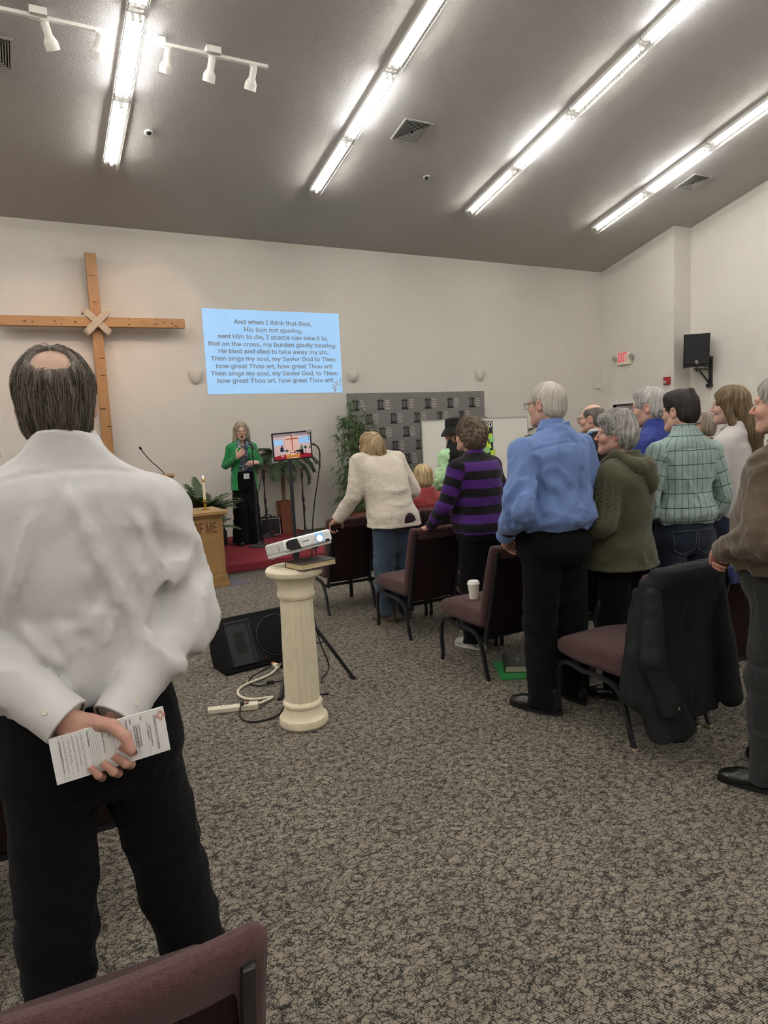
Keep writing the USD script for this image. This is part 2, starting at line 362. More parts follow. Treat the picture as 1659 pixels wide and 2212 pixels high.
def spot(x):
    yt = 7.0; piv = V([x, yt, zc(yt) - .085]); d = V(TARGETS[x]) - piv
    body_d = V([(.35 if x == .651 else -.15 if x > 1.2 else -.25), .55, -1.0])     # the cans hang steeply; the lamp inside is gimballed to its target
    t = thing("track_spotlight", NAMES[x], "spotlight", group="track spotlights")
    R = aim_R(body_d)
    obj("stem", MB().box(piv + V([-.035, -.014, -.002]), piv + V([.035, .014, .034])).tube([piv + V([0, 0, .02]), piv + V([0, 0, -.04])], .011, 8), M_CAN, t)
    pr = [(0, .03), (.028, .03), (.034, .02), (.034, -.075), (.056, -.115), (.06, -.125), (.06, -.185), (.055, -.187), (.052, -.183), (.05, -.14), (0, -.135)]
    obj("can", MB().lathe(pr, 28).T(R, piv + V([0, 0, -.03])), M_CAN, t)
    c = piv + V([0, 0, -.03]) + R @ V([0, 0, -.15])
    obj("lamp", MB().lathe([(0, 0.0), (.046, 0.0), (.047, .012)], 20).T(R, c), mat("lamp_glass", (.5, .42, .34), .2), t)
    L = UsdLux.SphereLight.Define(stage, pth(t) + "/beam")
    Rl = aim_R(d); pos = c + d / np.linalg.norm(d) * .07
    L.AddTransformOp().Set(Gf.Matrix4d(*[*Rl[:, 0], 0, *Rl[:, 1], 0, *Rl[:, 2], 0, *pos, 1]))
    L.CreateRadiusAttr(.02); L.CreateColorAttr(Gf.Vec3f(1.0, .56, .36)); L.CreateIntensityAttr(SPOT_W / (math.pi * .02 ** 2) / 4 / math.pi)
    sh = UsdLux.ShapingAPI.Apply(L.GetPrim()); sh.CreateShapingConeAngleAttr(17.0); sh.CreateShapingConeSoftnessAttr(.7)
for x in TARGETS: spot(x)
# ------------------------------------------------------------------ platform, cross, projected slide, wall things
SH = .13
M_RED = mat("red_carpet", (.205, .030, .040), .95, spec=.1, bump=(260, .004), vary=(30, .14))
st = thing("stage_platform", "low platform covered in red carpet along the back wall", "stage")
SX0, SX1, SY0 = -1.6, 3.98, 7.95
obj("deck", MB().rbox((SX0, SY0, .025), (SX1, D - .01, SH), .012), M_RED, st)
obj("toe_base", MB().box((SX0 + .01, SY0 + .012, 0), (SX1 - .01, D - .012, .03)), M_COVE, st)

M_PINE = wood("pine_beam", (.36, .185, .07), (.25, .115, .038), "z", 2.2)
M_PINEX = wood("pine_beam_across", (.38, .20, .075), (.27, .125, .042), "x", 2.2)
M_KNOT = mat("pine_knot", (.10, .04, .016), .6)
M_ROPE = mat("cotton_rope", (.52, .44, .34), .9, bump=(150, .004))
cr = thing("wooden_cross", "tall pine cross with its crossing bound in pale rope, hung on the back wall", "cross")
obj("upright_beam", MB().rbox((1.15, 10.12, 1.1), (1.286, 10.215, 4.165), .006), M_PINE, cr)
obj("cross_beam", MB().rbox((.05, 10.055, 3.19), (2.378, 10.15, 3.318), .006).T(ry(-.75), V([1.21, 0, 3.255]) - ry(-.75) @ V([1.21, 0, 3.255])), M_PINEX, cr)
obj("wall_bracket", MB().box((1.18, 10.2, 1.5), (1.256, 10.3, 1.6)), M_COVE, cr)
obj("wall_bracket", MB().box((1.18, 10.2, 3.7), (1.256, 10.3, 3.8)), M_COVE, cr)
rng = np.random.default_rng(4); kn = MB(); pts = [(.35, 3.25), (.44, 3.24), (.95, 3.25), (.78, 3.22), (.70, 3.255), (1.62, 3.30), (1.62, 3.225), (1.97, 3.30), (1.98, 3.235), (2.08, 3.26), (2.25, 3.215), (2.2, 3.25)]
for x, z in pts:
    z += (x - 1.21) * .013; r = rng.uniform(.006, .012)
    kn.tm(trimesh.creation.icosphere(1), V([[1.3 * r, 0, 0, x], [0, .004, 0, 10.054], [0, 0, r, z], [0, 0, 0, 1]]))
for z in (3.86, 2.78, 2.55, 2.1, 1.86, 3.52):
    for k in range(3):
        a = rng.uniform(0, .09); kn.box((1.155 + a, 10.1175, z + rng.uniform(-.006, .006)), (1.155 + a + rng.uniform(.02, .06), 10.121, z + .009))
obj("knot", kn, M_KNOT, cr, kind="stuff")
for s in (-1, 1):
    rp = MB()
    for k in range(4):
        o = (k - 1.5) * .021; y0 = 10.04 - (.012 if s > 0 else 0)
        mid = [V([1.218 + t * .135 * s + o * .72 * s * -1, y0 - .004 * (1 - t * t), 3.253 + t * .135 + o * .72]) for t in np.linspace(-1, 1, 7)]
        end = [V([mid[-1][0] + .01 * s, 10.1, mid[-1][2] + .012]), V([mid[-1][0] + .004 * s, 10.2, mid[-1][2] + .006])]
        beg = [V([mid[0][0] - .004 * s, 10.2, mid[0][2] - .006]), V([mid[0][0] - .01 * s, 10.1, mid[0][2] - .012])]
        rp.tube(spline(beg + mid + end, 28), .0125, 8)
    obj("rope_lashing", rp, M_ROPE, cr)

# projected song text: a self-glowing panel stands in for projector light on the wall
sc = thing("projection_screen", "pale blue glowing panel standing in for song words projected on the back wall", "screen")
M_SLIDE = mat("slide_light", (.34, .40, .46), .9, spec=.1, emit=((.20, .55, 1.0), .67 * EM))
M_TXT = mat("slide_text", (.26, .27, .28), .9, emit=((.55, .58, .66), .06 * EM))
M_LEAF = mat("slide_leaf", (.35, .37, .40), .9, emit=((.60, .70, .85), .2 * EM))
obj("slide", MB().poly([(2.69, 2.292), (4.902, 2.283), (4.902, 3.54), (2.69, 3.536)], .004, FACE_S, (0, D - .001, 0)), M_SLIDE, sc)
lyr = [("And when I think that God,", 3.158, 4.415, 3.362), ("His Son not sparing,", 3.312, 4.263, 3.250), ("sent Him to die, I scarce can take it in,", 2.899, 4.680, 3.143), ("that on the cross, my burden gladly bearing.", 2.746, 4.835, 3.032),
       ("He bled and died to take away my sin.", 2.896, 4.682, 2.925), ("Then sings my soul, my Savior God to Thee:", 2.771, 4.817, 2.816), ("how great Thou art, how great Thou art!", 2.841, 4.743, 2.703),
       ("Then sings my soul, my Savior God, to Thee:", 2.757, 4.831, 2.595), ("how great Thou art, how great Thou art!", 2.846, 4.743, 2.486)]
for tx, x0, x1, z in lyr:
    obj("text_line", MB().text(tx, .062, FACE_S, (x0, D - .0052, z - .03), .002, bold=True, width=x1 - x0), M_TXT, sc, smooth=False)
lf = MB()
def leaf2(x, z, a, l, w=.016):
    d = V([math.cos(a), math.sin(a)]); n = V([-d[1], d[0]])
    lf.poly([V([x, z]) + d * l * t + n * w * s for t, s in ((0, 0), (.3, .8), (.55, .9), (1, 0), (.55, -.7), (.3, -.7))], .0012, FACE_S, (0, D - .0052, 0))
for x, z, a, l in ((4.80, 2.37, 150, .12), (4.80, 2.37, 190, .11), (4.80, 2.36, 225, .10), (4.79, 2.36, 250, .09), (4.82, 2.39, 95, .11), (4.81, 2.38, 120, .10), (4.83, 2.38, 60, .08), (4.87, 2.47, 70, .05), (4.87, 2.46, 130, .04)):
    leaf2(x, z, math.radians(a), l)
lf.poly([(4.868, 2.30), (4.873, 2.30), (4.883, 2.40), (4.875, 2.50), (4.870, 2.50), (4.877, 2.40)], .0012, FACE_S, (0, D - .0052, 0))
obj("leaf_drawing", lf, M_LEAF, sc, smooth=False)

# half-bowl wall sconces
M_PLAST = mat("plaster_white", (.62, .58, .52), .7)
def sconce(label, x):
    t = thing("wall_sconce", label, "wall light", (x, D, 2.44), group="white wall sconces")
    n = 20; rows = []; zs = [(0, .012), (.012, .035), (.04, .062), (.09, .088), (.14, .102), (.185, .106), (.188, .100), (.14, .094), (.09, .08), (.04, .05)]
    v = []
    for z, r in zs:
        for a in np.linspace(math.pi, 2 * math.pi, n): v.append((r * math.cos(a), .95 * r * math.sin(a), z))
    f = [[i * n + j, i * n + j + 1, (i + 1) * n + j + 1, (i + 1) * n + j] for i in range(len(zs) - 1) for j in range(n - 1)]
    obj("bowl", MB().add(v, f), M_PLAST, t)
    obj("back_plate", MB().box((-.06, -.006, .05), (.06, 0, .17)), M_PLAST, t)
sconce("white half-bowl sconce left of the projected song words", 2.525)
sconce("white half-bowl sconce just right of the projected song words", 5.099)
sconce("white half-bowl sconce above the right end of the grey banner", 7.68)

# grey banner with temple marks
M_BANNER = mat("banner_cloth", (.175, .165, .16), .85, spec=.2, vary=(3, .05))
M_INK, M_WINK = mat("banner_ink_black", (.012, .011, .012), .8), mat("banner_ink_white", (.55, .50, .48), .8)
bn = thing("banner_backdrop", "grey banner wall printed with black temple emblems, behind the whiteboard", "banner")
obj("cloth", MB().rbox((4.745, 9.8, .02), (7.40, 9.83, 2.236), .006), M_BANNER, bn)
obj("frame", MB().tube([(4.75, 9.85, 0), (4.75, 9.85, 2.22), (7.39, 9.85, 2.22), (7.39, 9.85, 0)], .014, 8).box((4.70, 9.7, 0), (4.80, 10.05, .02)).box((7.34, 9.7, 0), (7.44, 10.05, .02)), M_GREYM, bn)
yb = 9.7988
LG = []
def logo(x, z):
    if LG:
        o = obj("emblem", (LG[0][0] + V([x, 0, z]), LG[0][1]), M_INK, bn, smooth=False)
        return obj("lettering", (LG[1][0] + V([x, 0, z]), LG[1][1]), M_WINK, o, smooth=False)
    x0, z0, x, z = x, z, 0, 0
    m = MB(); P = lambda p: m.poly(p, .0012, FACE_S, (x, yb, z))
    P([(-.075, .055), (.062, .055), (-.005, .098)]); P([(-.062, .047), (.052, .047), (.052, .056), (-.062, .056)])
    for c in (-.048, -.022, .004, .030): P([(c - .004, -.055), (c + .010, -.055), (c + .009, .045), (c - .003, .045)])
    P([(-.062, -.068), (.055, -.068), (.05, -.055), (-.057, -.055)]); P([(-.075, -.09), (.07, -.09), (.058, -.068), (-.065, -.068)])
    w = MB()
    for k, s in enumerate(("PILLAR", "OF FAITH", "BAPTIST", "CHURCH")):
        w.text(s, .021, FACE_S, (x + .082, yb, z + .052 - k * .041), .0012, bold=True, width=.085 if k else .075)
    w.poly([(-.008, .063), (-.002, .063), (-.002, .087), (-.008, .087)], .0006, FACE_S, (x, yb - .0011, z)); w.poly([(-.016, .076), (.006, .076), (.006, .081), (-.016, .081)], .0006, FACE_S, (x, yb - .0011, z))
    LG.extend([m.mesh(), w.mesh()]); logo(x0, z0)
for r in range(9):
    for k in range(-5, 6):
        x, z = 4.88 + .23 * r + .45 * k, 2.05 - .223 * r
        if 4.82 < x < 7.22 and z > .75 and (x < 6.15 or z > 1.7): logo(x, z)

# whiteboard on castors with a poster of thanks
M_ALU, M_WB = mat("aluminium", (.5, .5, .48), .35, metal=.9), mat("whiteboard_face", (.62, .61, .56), .3, vary=(2, .02))
wb = thing("whiteboard", "white marker board with an aluminium frame standing in front of the grey banner", "whiteboard", (6.47, 8.8, 0), -2)
obj("board", MB().box((-.985, -.012, .62), (.985, .012, 1.735)), M_WB, wb)
m = MB()
for lo, hi in (((-1.0, -.018, 1.735), (1.0, .018, 1.752)), ((-1.0, -.018, .604), (1.0, .018, .62)), ((-1.0, -.018, .62), (-.985, .018, 1.735)), ((.985, -.018, .62), (1.0, .018, 1.735))): m.box(lo, hi)
obj("frame", m, M_ALU, wb)
for s in (-1, 1):
    obj("leg", MB().box((s * .93 - .02, .019, .08), (s * .93 + .02, .05, 1.3)).box((s * .93 - .02, -.28, .06), (s * .93 + .02, .34, .095)), M_ALU, wb)
    for y in (-.25, .31): obj("castor", MB().tube([(s * .93 - .012, y, .03), (s * .93 + .012, y, .03)], .03, 14).tube([(s * .93, y, .03), (s * .93, y, .07)], .008, 6), M_BLKPL, wb)
obj("pen_tray", MB().box((-.6, -.07, .62), (.6, -.019, .63)), M_ALU, wb)
po = thing("thanks_poster", "black poster lettered in white with lime sticky notes, stuck on the whiteboard", "poster", (6.47, 8.8, 0), -2)
obj("sheet", MB().box((-.57, -.0145, 1.10), (.30, -.0125, 1.70)), mat("poster_black", (.02, .02, .026), .7), po)
obj("picture", MB().box((-.50, -.0155, 1.13), (.17, -.0146, 1.53)), mat("poster_print", (.34, .35, .36), .7, vary=(25, .5)), po)
obj("side_strip", MB().box((.285, -.0155, 1.10), (.30, -.0146, 1.5)), mat("poster_blue", (.05, .08, .25), .7), po)
m = MB(); m.text("THANK YOU LORD", .085, FACE_S, (-.555, -.0146, 1.605), .001, bold=True, width=.845).text("FOR:", .085, FACE_S, (-.50, -.0146, 1.505), .001, bold=True)
obj("lettering", m, mat("poster_white", (.62, .6, .56), .8), po, smooth=False)
rng = np.random.default_rng(12); M_NOTE = [mat("note_lime", (.44, .62, .06), .8), mat("note_mint", (.25, .58, .22), .8)]
for k in range(9):
    x, z = .16 + rng.uniform(-.02, .13), 1.58 - k * .055 + rng.uniform(-.01, .01)
    R = FACE_S @ rz(rng.uniform(-14, 14)); obj("sticky_note", MB().poly([(-.045, -.04), (.045, -.04), (.045, .04), (-.045, .04)], .002, R, (x, -.0185 - .0005 * k, z)), M_NOTE[k in (3, 6)], po, smooth=False)

# exit sign, alarm, thermostat
ex = thing("exit_sign", "white exit sign with red lettering and two chrome lamp heads above the doorway", "exit sign")
M_SIGN = mat("sign_ivory", (.66, .62, .50), .5)
obj("housing", MB().rbox((XR - .05, 9.53, 2.69), (XR, 9.875, 2.935), .008), M_SIGN, ex)
obj("lettering", MB().text("EXIT", .165, FACE_W, (XR - .0505, 9.838, 2.755), .002, bold=True, width=.215), mat("exit_red", (.55, .02, .05), .5, emit=((1.0, .05, .12), .5 * EM)), ex, smooth=False)
for y in (9.905, 9.485):
    h = MB().lathe([(0, 0), (.03, .006), (.045, .03), (.052, .06), (.05, .064), (0, .058)], 18).T(ry(-90) @ rx(0), (XR - .03, y, 2.83)).tube([(XR - .02, y, 2.83), (XR - .02, 9.70, 2.80)], .012, 8)
    obj("lamp_head", h, M_CHROME, ex)
al = thing("fire_alarm", "red fire alarm strobe on the short right-hand wall, near the corner", "fire alarm")
obj("housing", MB().rbox((XR - .05, 8.65, 2.225), (XR, 8.775, 2.365), .006), mat("alarm_red", (.33, .012, .02), .45), al)
obj("strobe", MB().rbox((XR - .075, 8.70, 2.24), (XR - .045, 8.76, 2.30), .008), M_CHROME, al)
th = thing("thermostat", "small ivory thermostat on the back wall next to the right corner", "thermostat")
obj("cover", MB().rbox((10.59, D - .035, 2.275), (10.70, D, 2.385), .008), M_SIGN, th)
obj("dial", MB().rbox((10.625, D - .042, 2.335), (10.665, D - .03, 2.365), .003), mat("dial_cream", (.75, .70, .52), .4), th)

# loudspeaker on its wall bracket
def speaker_wall():
    t = thing("wall_loudspeaker", "black loudspeaker on the right wall above the long-haired girl", "loudspeaker", (10.86, 8.22, 2.78), -41)
    # local: front faces -Y
    R = rx(6)
    b = MB().poly([(-.215, -.15), (.215, -.15), (.14, .15), (-.14, .15)], .57, np.eye(3), (0, 0, -.285)).T(R)
    obj("cabinet", b, M_BLKPL, t)
    obj("grille", MB().rbox((-.195, -.168, -.235), (.195, -.149, .265), .008).T(R), mat("grille_mesh", (.010, .010, .011), .7, bump=(500, .003)), t)
    ring = MB().tube([(math.cos(a) * .125, -.17, -.05 + math.sin(a) * .125) for a in np.linspace(0, 2 * math.pi, 40)[:-1]], .004, 6, closed=True).T(R)
    obj("woofer_ring", ring, M_BLKPL, t)
    bd = MB().lathe([(0, 0), (.026, 0), (.026, .004), (0, .004)], 20).T(R @ rx(90), R @ V([0, -.168, -.185]))
    obj("badge", bd.box((-.02, -.2, -.25), (.02, -.174, -.235), R), mat("badge_silver", (.35, .34, .32), .4, metal=.5), t)
    for x in (-.17, .17): obj("foot", MB().lathe([(0, -.012), (.02, -.012), (.022, 0), (0, 0)], 12, (x, -.06, -.287)).T(R), M_BLKPL, t)
    b = thing("speaker_bracket", "black steel angle bracket under the wall loudspeaker", "bracket", (XS, 8.15, 0))
    obj("wall_plate", MB().rbox((-.035, -.035, 2.13), (-.001, .035, 2.66), .004), M_BLACK, b)
    obj("arm", MB().box((-.46, -.018, 2.43), (-.03, .018, 2.46)).tube([(-.36, .03, 2.40), (-.36, .03, 2.48)], .02, 10), M_BLACK, b)
    obj("brace", MB().tube([(-.33, 0, 2.435), (-.03, 0, 2.18)], .017, 6), M_BLACK, b)
    for z in (2.16, 2.64): obj("end_cap", MB().tube([(-.05, -.05, z), (-.05, .05, z)], .035, 14), M_BLACK, b)
speaker_wall()

# ------------------------------------------------------------------ chairs
M_FAB = mat("burgundy_weave", (.080, .038, .039), .9, spec=.15, sheen=.10, bump=(520, .003), vary=(160, .28))
M_FABB = mat("burgundy_back_cloth", (.018, .0085, .009), .92, spec=.1, bump=(420, .002), vary=(90, .25))  # same burgundy cloth, darkened to paint in the shade on chair backs
M_PAD = mat("tan_glide", (.36, .29, .2), .5)
SQ = V([(-1, -1), (1, -1), (1, 1), (-1, 1)]) * .8
def soft_box(lo, hi, r, bulge=None, n=14):
    """rounded cushion: a box of points pulled onto a rounded-box surface, then bulged by a function"""
    m = rbox(lo, hi, r, 12).refine_to_length(max(.03, min(V(hi) - V(lo)) / 2)); k = m.to_mesh(); v = np.array(k.vert_properties[:, :3], float)
    if bulge is not None: v = bulge(v)
    return (v, k.tri_verts)
def make_chair(label, loc, rot=0.0, group="burgundy stacking chairs"):
    t = thing("stacking_chair", label, "chair", loc, rot, group)
    def bs(v):
        u = np.clip(v[:, 0] / .235, -1, 1); w = np.clip((v[:, 1] - .30) / .24, -1, 1)
        top = v[:, 2] > .40
        v[:, 2] += np.where(top, .018 * (1 - u ** 2) * (1 - w ** 2) + .006, 0); v[:, 2] -= .022 * np.clip((v[:, 1] - .40) / .14, 0, 1) ** 2 * top; v[:, 2] += .02 * np.clip((v[:, 1] - .40) / .14, 0, 1) * ~top
        return v
    c = MB(); c.add(*soft_box((-.235, .055, .335), (.235, .545, .452), .035, bs)); obj("seat", c, M_FAB, t, smooth=True)
    tilt = rx(14.0); o = V([0, .055, .315])
    def bb(v):
        v[:, 1] += .022 * (v[:, 0] / .24) ** 2 + .012 * np.clip((v[:, 2] - .3) / .25, 0, 1) ** 2 * -1; return v
    c = MB(); c.add(*soft_box((-.242, -.022, .03), (.242, .03, .585), .0255, bb)); c.T(tilt, o); obj("backrest", c, M_FAB, t, smooth=True)
    def bp(v): v[:, 1] += .022 * (v[:, 0] / .24) ** 2; return v
    c = MB(); c.add(*soft_box((-.192, -.030, -.012), (.192, -.008, .545), .009, bp)); c.T(tilt, o); obj("back_panel", c, M_FABB, t, smooth=True)
    for s in (-1, 1):
        c = MB(); c.rbox((s * .204 - .011, -.030, -.06), (s * .204 + .011, .000, .555), .004, 8).T(tilt, o); obj("back_upright", c, M_BLACK, t)
        x = s * .232
        fp = spline([(x, .525, .012), (x, .522, .15), (x, .512, .27), (x, .485, .312), (x, .43, .322), (x, .30, .312)], 22)
        c = MB().tube(fp, .0125, prof=SQ); leg = obj("leg", c, M_BLACK, t)
        obj("glide", MB().rbox((x - .0125, .512, 0), (x + .0125, .538, .014), .003, 8), M_PAD, leg)
        obj("rivet", MB().lathe([(0, 0), (.006, 0), (.005, .003), (0, .004)], 8).T(rx(90) @ np.eye(3), (x - .0, .512, .075)).T(np.eye(3)), M_CHROME, leg)
        rp = spline([(x, -.005, .012), (x, .035, .13), (x, .07, .235), (x, .105, .28), (x, .16, .302), (x, .30, .312)], 22)
        c = MB().tube(rp, .0125, prof=SQ); leg = obj("leg", c, M_BLACK, t)
        obj("glide", MB().rbox((x - .0125, -.018, 0), (x + .0125, .008, .014), .003, 8), M_PAD, leg)
    obj("cross_bar", MB().box((-.225, .075, .255), (.225, .097, .277)), M_BLACK, t)
    obj("cross_bar", MB().box((-.225, .42, .305), (.225, .442, .327)), M_BLACK, t)
    return t
ch0 = make_chair("burgundy chair nearest the camera, only the top of its back in view", (.035, 1.02, 0), -4)
CH = lambda lab, x, y, r=0: dup(ch0, lab, (x, y, 0), r)
CH("burgundy chair under the hanging black jacket", 2.77, 2.25)
CH("burgundy chair with a white paper cup on its seat", 2.745, 3.375)
CH("burgundy chair that the woman in the purple striped jumper holds", 2.79, 4.40)
CH("burgundy chair that the woman in the cream jumper leans on, nearest the pedestal", 2.585, 5.46)
CH("burgundy chair beside the black jacket, half hidden by the man in brown", 3.29, 2.22)
CH("burgundy chair next to the cup chair, behind the man in the pale blue shirt", 3.25, 3.36)
CH("burgundy chair with a blue booklet on its seat, behind the woman in the striped jumper", 3.30, 4.39)
CH("burgundy chair between the cream jumper and the red jacket", 3.055, 5.45)
CH("burgundy chair in which the person in the red jacket sits", 3.525, 5.45)
CH("burgundy chair right of the person in the red jacket", 4.0, 5.44)
CH("burgundy chair seen between the white-shirted man's legs, in the left block", .03, 2.42)
CH("burgundy chair behind the white-shirted man at the left edge", -.44, 2.42)

# ------------------------------------------------------------------ things by the platform
M_OAK = wood("oak_panel", (.31, .18, .07), (.25, .135, .048), "x", 1.6, .4)
M_OAKD = mat("carved_dark", (.13, .055, .02), .7)
tb = thing("communion_table", "oak communion table with carved lettering, a candle on top", "table")
yt = 7.38
obj("body", MB().rbox((.47, yt + .02, .16), (1.985, yt + .52, .79), .004), M_OAK, tb)
obj("tabletop", MB().rbox((.42, yt - .03, .80), (2.035, yt + .55, .845), .01).rbox((.45, yt - .005, .775), (2.005, yt + .53, .802), .008), M_OAK, tb)
m = MB()
for z0, z1, e in ((0, .05, .03), (.05, .075, .022), (.078, .13, .013), (.13, .15, .006), (.152, .17, .002)): m.rbox((.47 - e, yt + .02 - e, z0), (1.985 + e, yt + .52 + e, z1), .004)
obj("plinth", m, M_OAK, tb)
for x0, x1 in ((.49, .50), (1.955, 1.965)): obj("panel_bead", MB().rbox((x0, yt + .014, .18), (x1, yt + .022, .76), .002, 8), M_OAK, tb)
obj("lettering", MB().text("THIS DO IN REMEMBRANCE OF ME", .112, FACE_S, (.53, yt + .0215, .61), .005, bold=True, width=1.385), M_OAKD, tb, smooth=False)
M_BRASS, M_WAX = mat("brass", (.55, .36, .10), .3, metal=1.0), mat("candle_wax", (.70, .64, .50), .5)
cd = thing("candle", "lit ivory candle in a brass holder on the communion table", "candle", (1.86, 7.60, .845))
obj("holder", MB().lathe([(0, 0), (.05, 0), (.05, .006), (.03, .016), (.013, .022), (.011, .05), (.02, .06), (.011, .068), (.012, .085), (.034, .09), (.034, .095), (.017, .098), (.017, .115), (0, .115)], 24), M_BRASS, cd)
obj("candle_stick", MB().lathe([(.0155, .1), (.0155, .33), (0, .334)], 18), M_WAX, cd)
obj("follower", MB().lathe([(.0175, .31), (.0175, .335), (.012, .35), (0, .35)], 18), M_BRASS, cd)
obj("flame", MB().lathe([(0, .35), (.005, .356), (.0065, .363), (.0042, .375), (0, .388)], 10), emis("flame_light", (1.0, .72, .38), 30 * EM), cd)
cl = obj("floor_cloth", MB().add([(2.0, 7.34, .004), (2.16, 7.36, .012), (2.28, 7.45, .005), (2.22, 7.6, .016), (2.12, 7.7, .02), (2.0, 7.68, .008), (2.1, 7.5, .03), (2.0, 7.34, 0), (2.16, 7.36, 0), (2.28, 7.45, 0), (2.22, 7.6, 0), (2.12, 7.7, 0), (2.0, 7.68, 0)],
   [[0, 1, 6], [1, 2, 6], [2, 3, 6], [3, 4, 6], [4, 5, 6], [5, 0, 6], [0, 7, 8], [0, 8, 1], [1, 8, 9], [1, 9, 2], [2, 9, 10], [2, 10, 3], [3, 10, 11], [3, 11, 4], [4, 11, 12], [4, 12, 5]]), mat("grey_cloth", (.11, .10, .13), .9), None, smooth=True)
data(cl, label="rumpled grey cloth on the carpet at the foot of the communion table", category="cloth")
pu = thing("pulpit", "wooden pulpit behind the communion table, mostly hidden by the white-shirted man", "pulpit", (1.21, 8.75, SH))
obj("body", MB().rbox((-.42, -.22, .0), (.42, .22, .93), .01), M_OAK, pu)
obj("slanted_top", MB().rbox((-.53, -.27, -.02), (.53, .27, .02), .008).T(rx(-12), (0, 0, 1.03)), M_OAK, pu)
obj("ledge", MB().rbox((-.50, -.25, .92), (.50, .25, .98), .006), M_OAK, pu)
rb = thing("flower_arrangement", "pink and white flowers on the pulpit's front, at the white shirt's shoulder", "flowers", (1.6, 8.42, SH + .62))
obj("bracket_bowl", MB().lathe([(0, 0), (.06, 0), (.09, .10), (.085, .11), (0, .09)], 18).box((-.03, .07, .0), (.03, .11, .08)), M_OAKD, rb)
rng = np.random.default_rng(5)
for k in range(14):
    a, r, h = rng.uniform(0, 6.28), rng.uniform(0, .085), rng.uniform(.14, .30)
    m = MB()
    for q in range(6):
        b = q * 1.047; d = V([math.cos(b), math.sin(b), .35]); c = V([r * math.cos(a), r * math.sin(a), h]); s = np.cross(d, [0, 0, 1.0]); m.add([c, c + d * .016 + s * .012, c + d * .034, c + d * .016 - s * .012, c + d * .014 + V([0, 0, .006])], [[0, 1, 4], [1, 2, 4], [2, 3, 4], [3, 0, 4], [0, 3, 1], [1, 3, 2]])
    f = obj("flower", m, mat(("petal_pink", "petal_white")[k % 2], ((.55, .16, .17), (.62, .52, .5))[k % 2], .7), rb)
    obj("stalk", MB().tube([(.3 * r * math.cos(a), .3 * r * math.sin(a), .07), (r * math.cos(a), r * math.sin(a), h)], .003, 4), mat("stalk_green", (.05, .11, .03), .7), f)
gm = thing("gooseneck_microphone", "thin black gooseneck microphone bending up from the pulpit", "microphone")
gp = spline([(1.655, 8.6, 1.15), (1.655, 8.6, 1.205), (1.63, 8.6, 1.25), (1.53, 8.6, 1.36), (1.44, 8.6, 1.47), (1.40, 8.6, 1.535)], 30)
obj("neck", MB().tube(gp, .006, 8), M_BLACK, gm)
obj("microphone_head", MB().tube([gp[-1], gp[-1] + V([-.008, 0, .014]), gp[-1] + V([-.02, 0, .036])], [.009, .014, .012], 12), M_BLKPL, gm)
obj("base", MB().lathe([(0, 1.135), (.02, 1.135), (.016, 1.165), (0, 1.165)], 14, (1.655, 8.6, 0)), M_BLACK, gm)

M_PLAS = mat("plaster_cream", (.68, .61, .45), .6, bump=(45, .003), vary=(7, .10))
pd = thing("pedestal_column", "cream fluted plaster pedestal holding the projector", "pedestal", (1.315, 3.50, 0))
obj("base", MB().lathe([(0, 0), (.128, 0), (.137, .012), (.138, .03), (.133, .05), (.12, .062), (.113, .075), (.106, .095), (.104, .108), (.110, .118), (.110, .13), (.104, .14), (.095, .146)], 56), M_PLAS, pd)
def flute(R, Z, t): return R - .0065 * np.abs(np.sin(t * 9)) ** .7 * np.clip((Z - .14) / .012, 0, 1) * np.clip((.722 - Z) / .012, 0, 1) + .001
obj("shaft", MB().lathe([(.096, .14), (.096, .152), (.0955, .3), (.094, .45), (.091, .6), (.0885, .71), (.0885, .725)], 144, fn=flute), M_PLAS, pd, smooth=40)
obj("capital", MB().lathe([(.088, .722), (.098, .727), (.103, .738), (.104, .75), (.099, .765), (.098, .785), (.104, .81), (.118, .835), (.138, .848), (.153, .856), (.158, .868), (.158, .882), (.150, .894), (.13, .90), (0, .90)], 56), M_PLAS, pd)
bk = thing("hardback_book", "old dark hardback lying under the front of the projector", "book", (1.385, 3.425, .90), 14)
M_PAGE = mat("aged_pages", (.52, .42, .25), .8, stretch=(1, 1, 60), vary=(9, .15))
obj("page_block", MB().box((-.115, -.075, .003), (.108, .072, .031)), M_PAGE, bk)
obj("cover", MB().rbox((-.118, -.079, 0), (.115, .078, .0035), .0012, 6).rbox((-.118, -.079, .0305), (.115, .078, .034), .0012, 6).rbox((-.118, .072, .001), (.115, .079, .033), .002, 6), mat("book_cover_brown", (.045, .032, .026), .5), bk)
# projector: front faces -Y locally
pj = UsdGeom.Xform.Define(stage, uniq("/World", "projector")).GetPrim()
data(pj, label="white projector with its lamp lit, tipped up on a book on the pedestal", category="projector")
Rp = rz(7) @ rx(-13) @ ry(-5.5)
UsdGeom.Xformable(pj).AddTransformOp().Set(Gf.Matrix4d(*[*Rp[:, 0], 0, *Rp[:, 1], 0, *Rp[:, 2], 0, 1.352, 3.505, 1.012, 1]))
M_PJ, M_PJG = mat("projector_white", (.66, .66, .65), .35), mat("projector_grey", (.36, .36, .37), .4)
body = rbox((-.15, -.117, -.025), (.15, .117, .042), .014, 16)
obj("housing", MB().mf(body).rbox((-.148, -.100, -.038), (.148, .113, -.02), .006), M_PJ, pj, smooth=35)
obj("intake_grille", MB().poly([(-.112, -.020), (-.050, -.024), (-.066, .035), (-.118, .034), (-.134, .024), (-.137, -.004)], .004, FACE_S, (0, -.1155, 0)), M_BLKPL, pj, smooth=False)
m = MB()
for k in range(6): m.box((-.126 + .011 * k, -.1215, -.018), (-.1248 + .011 * k, -.1195, .03))
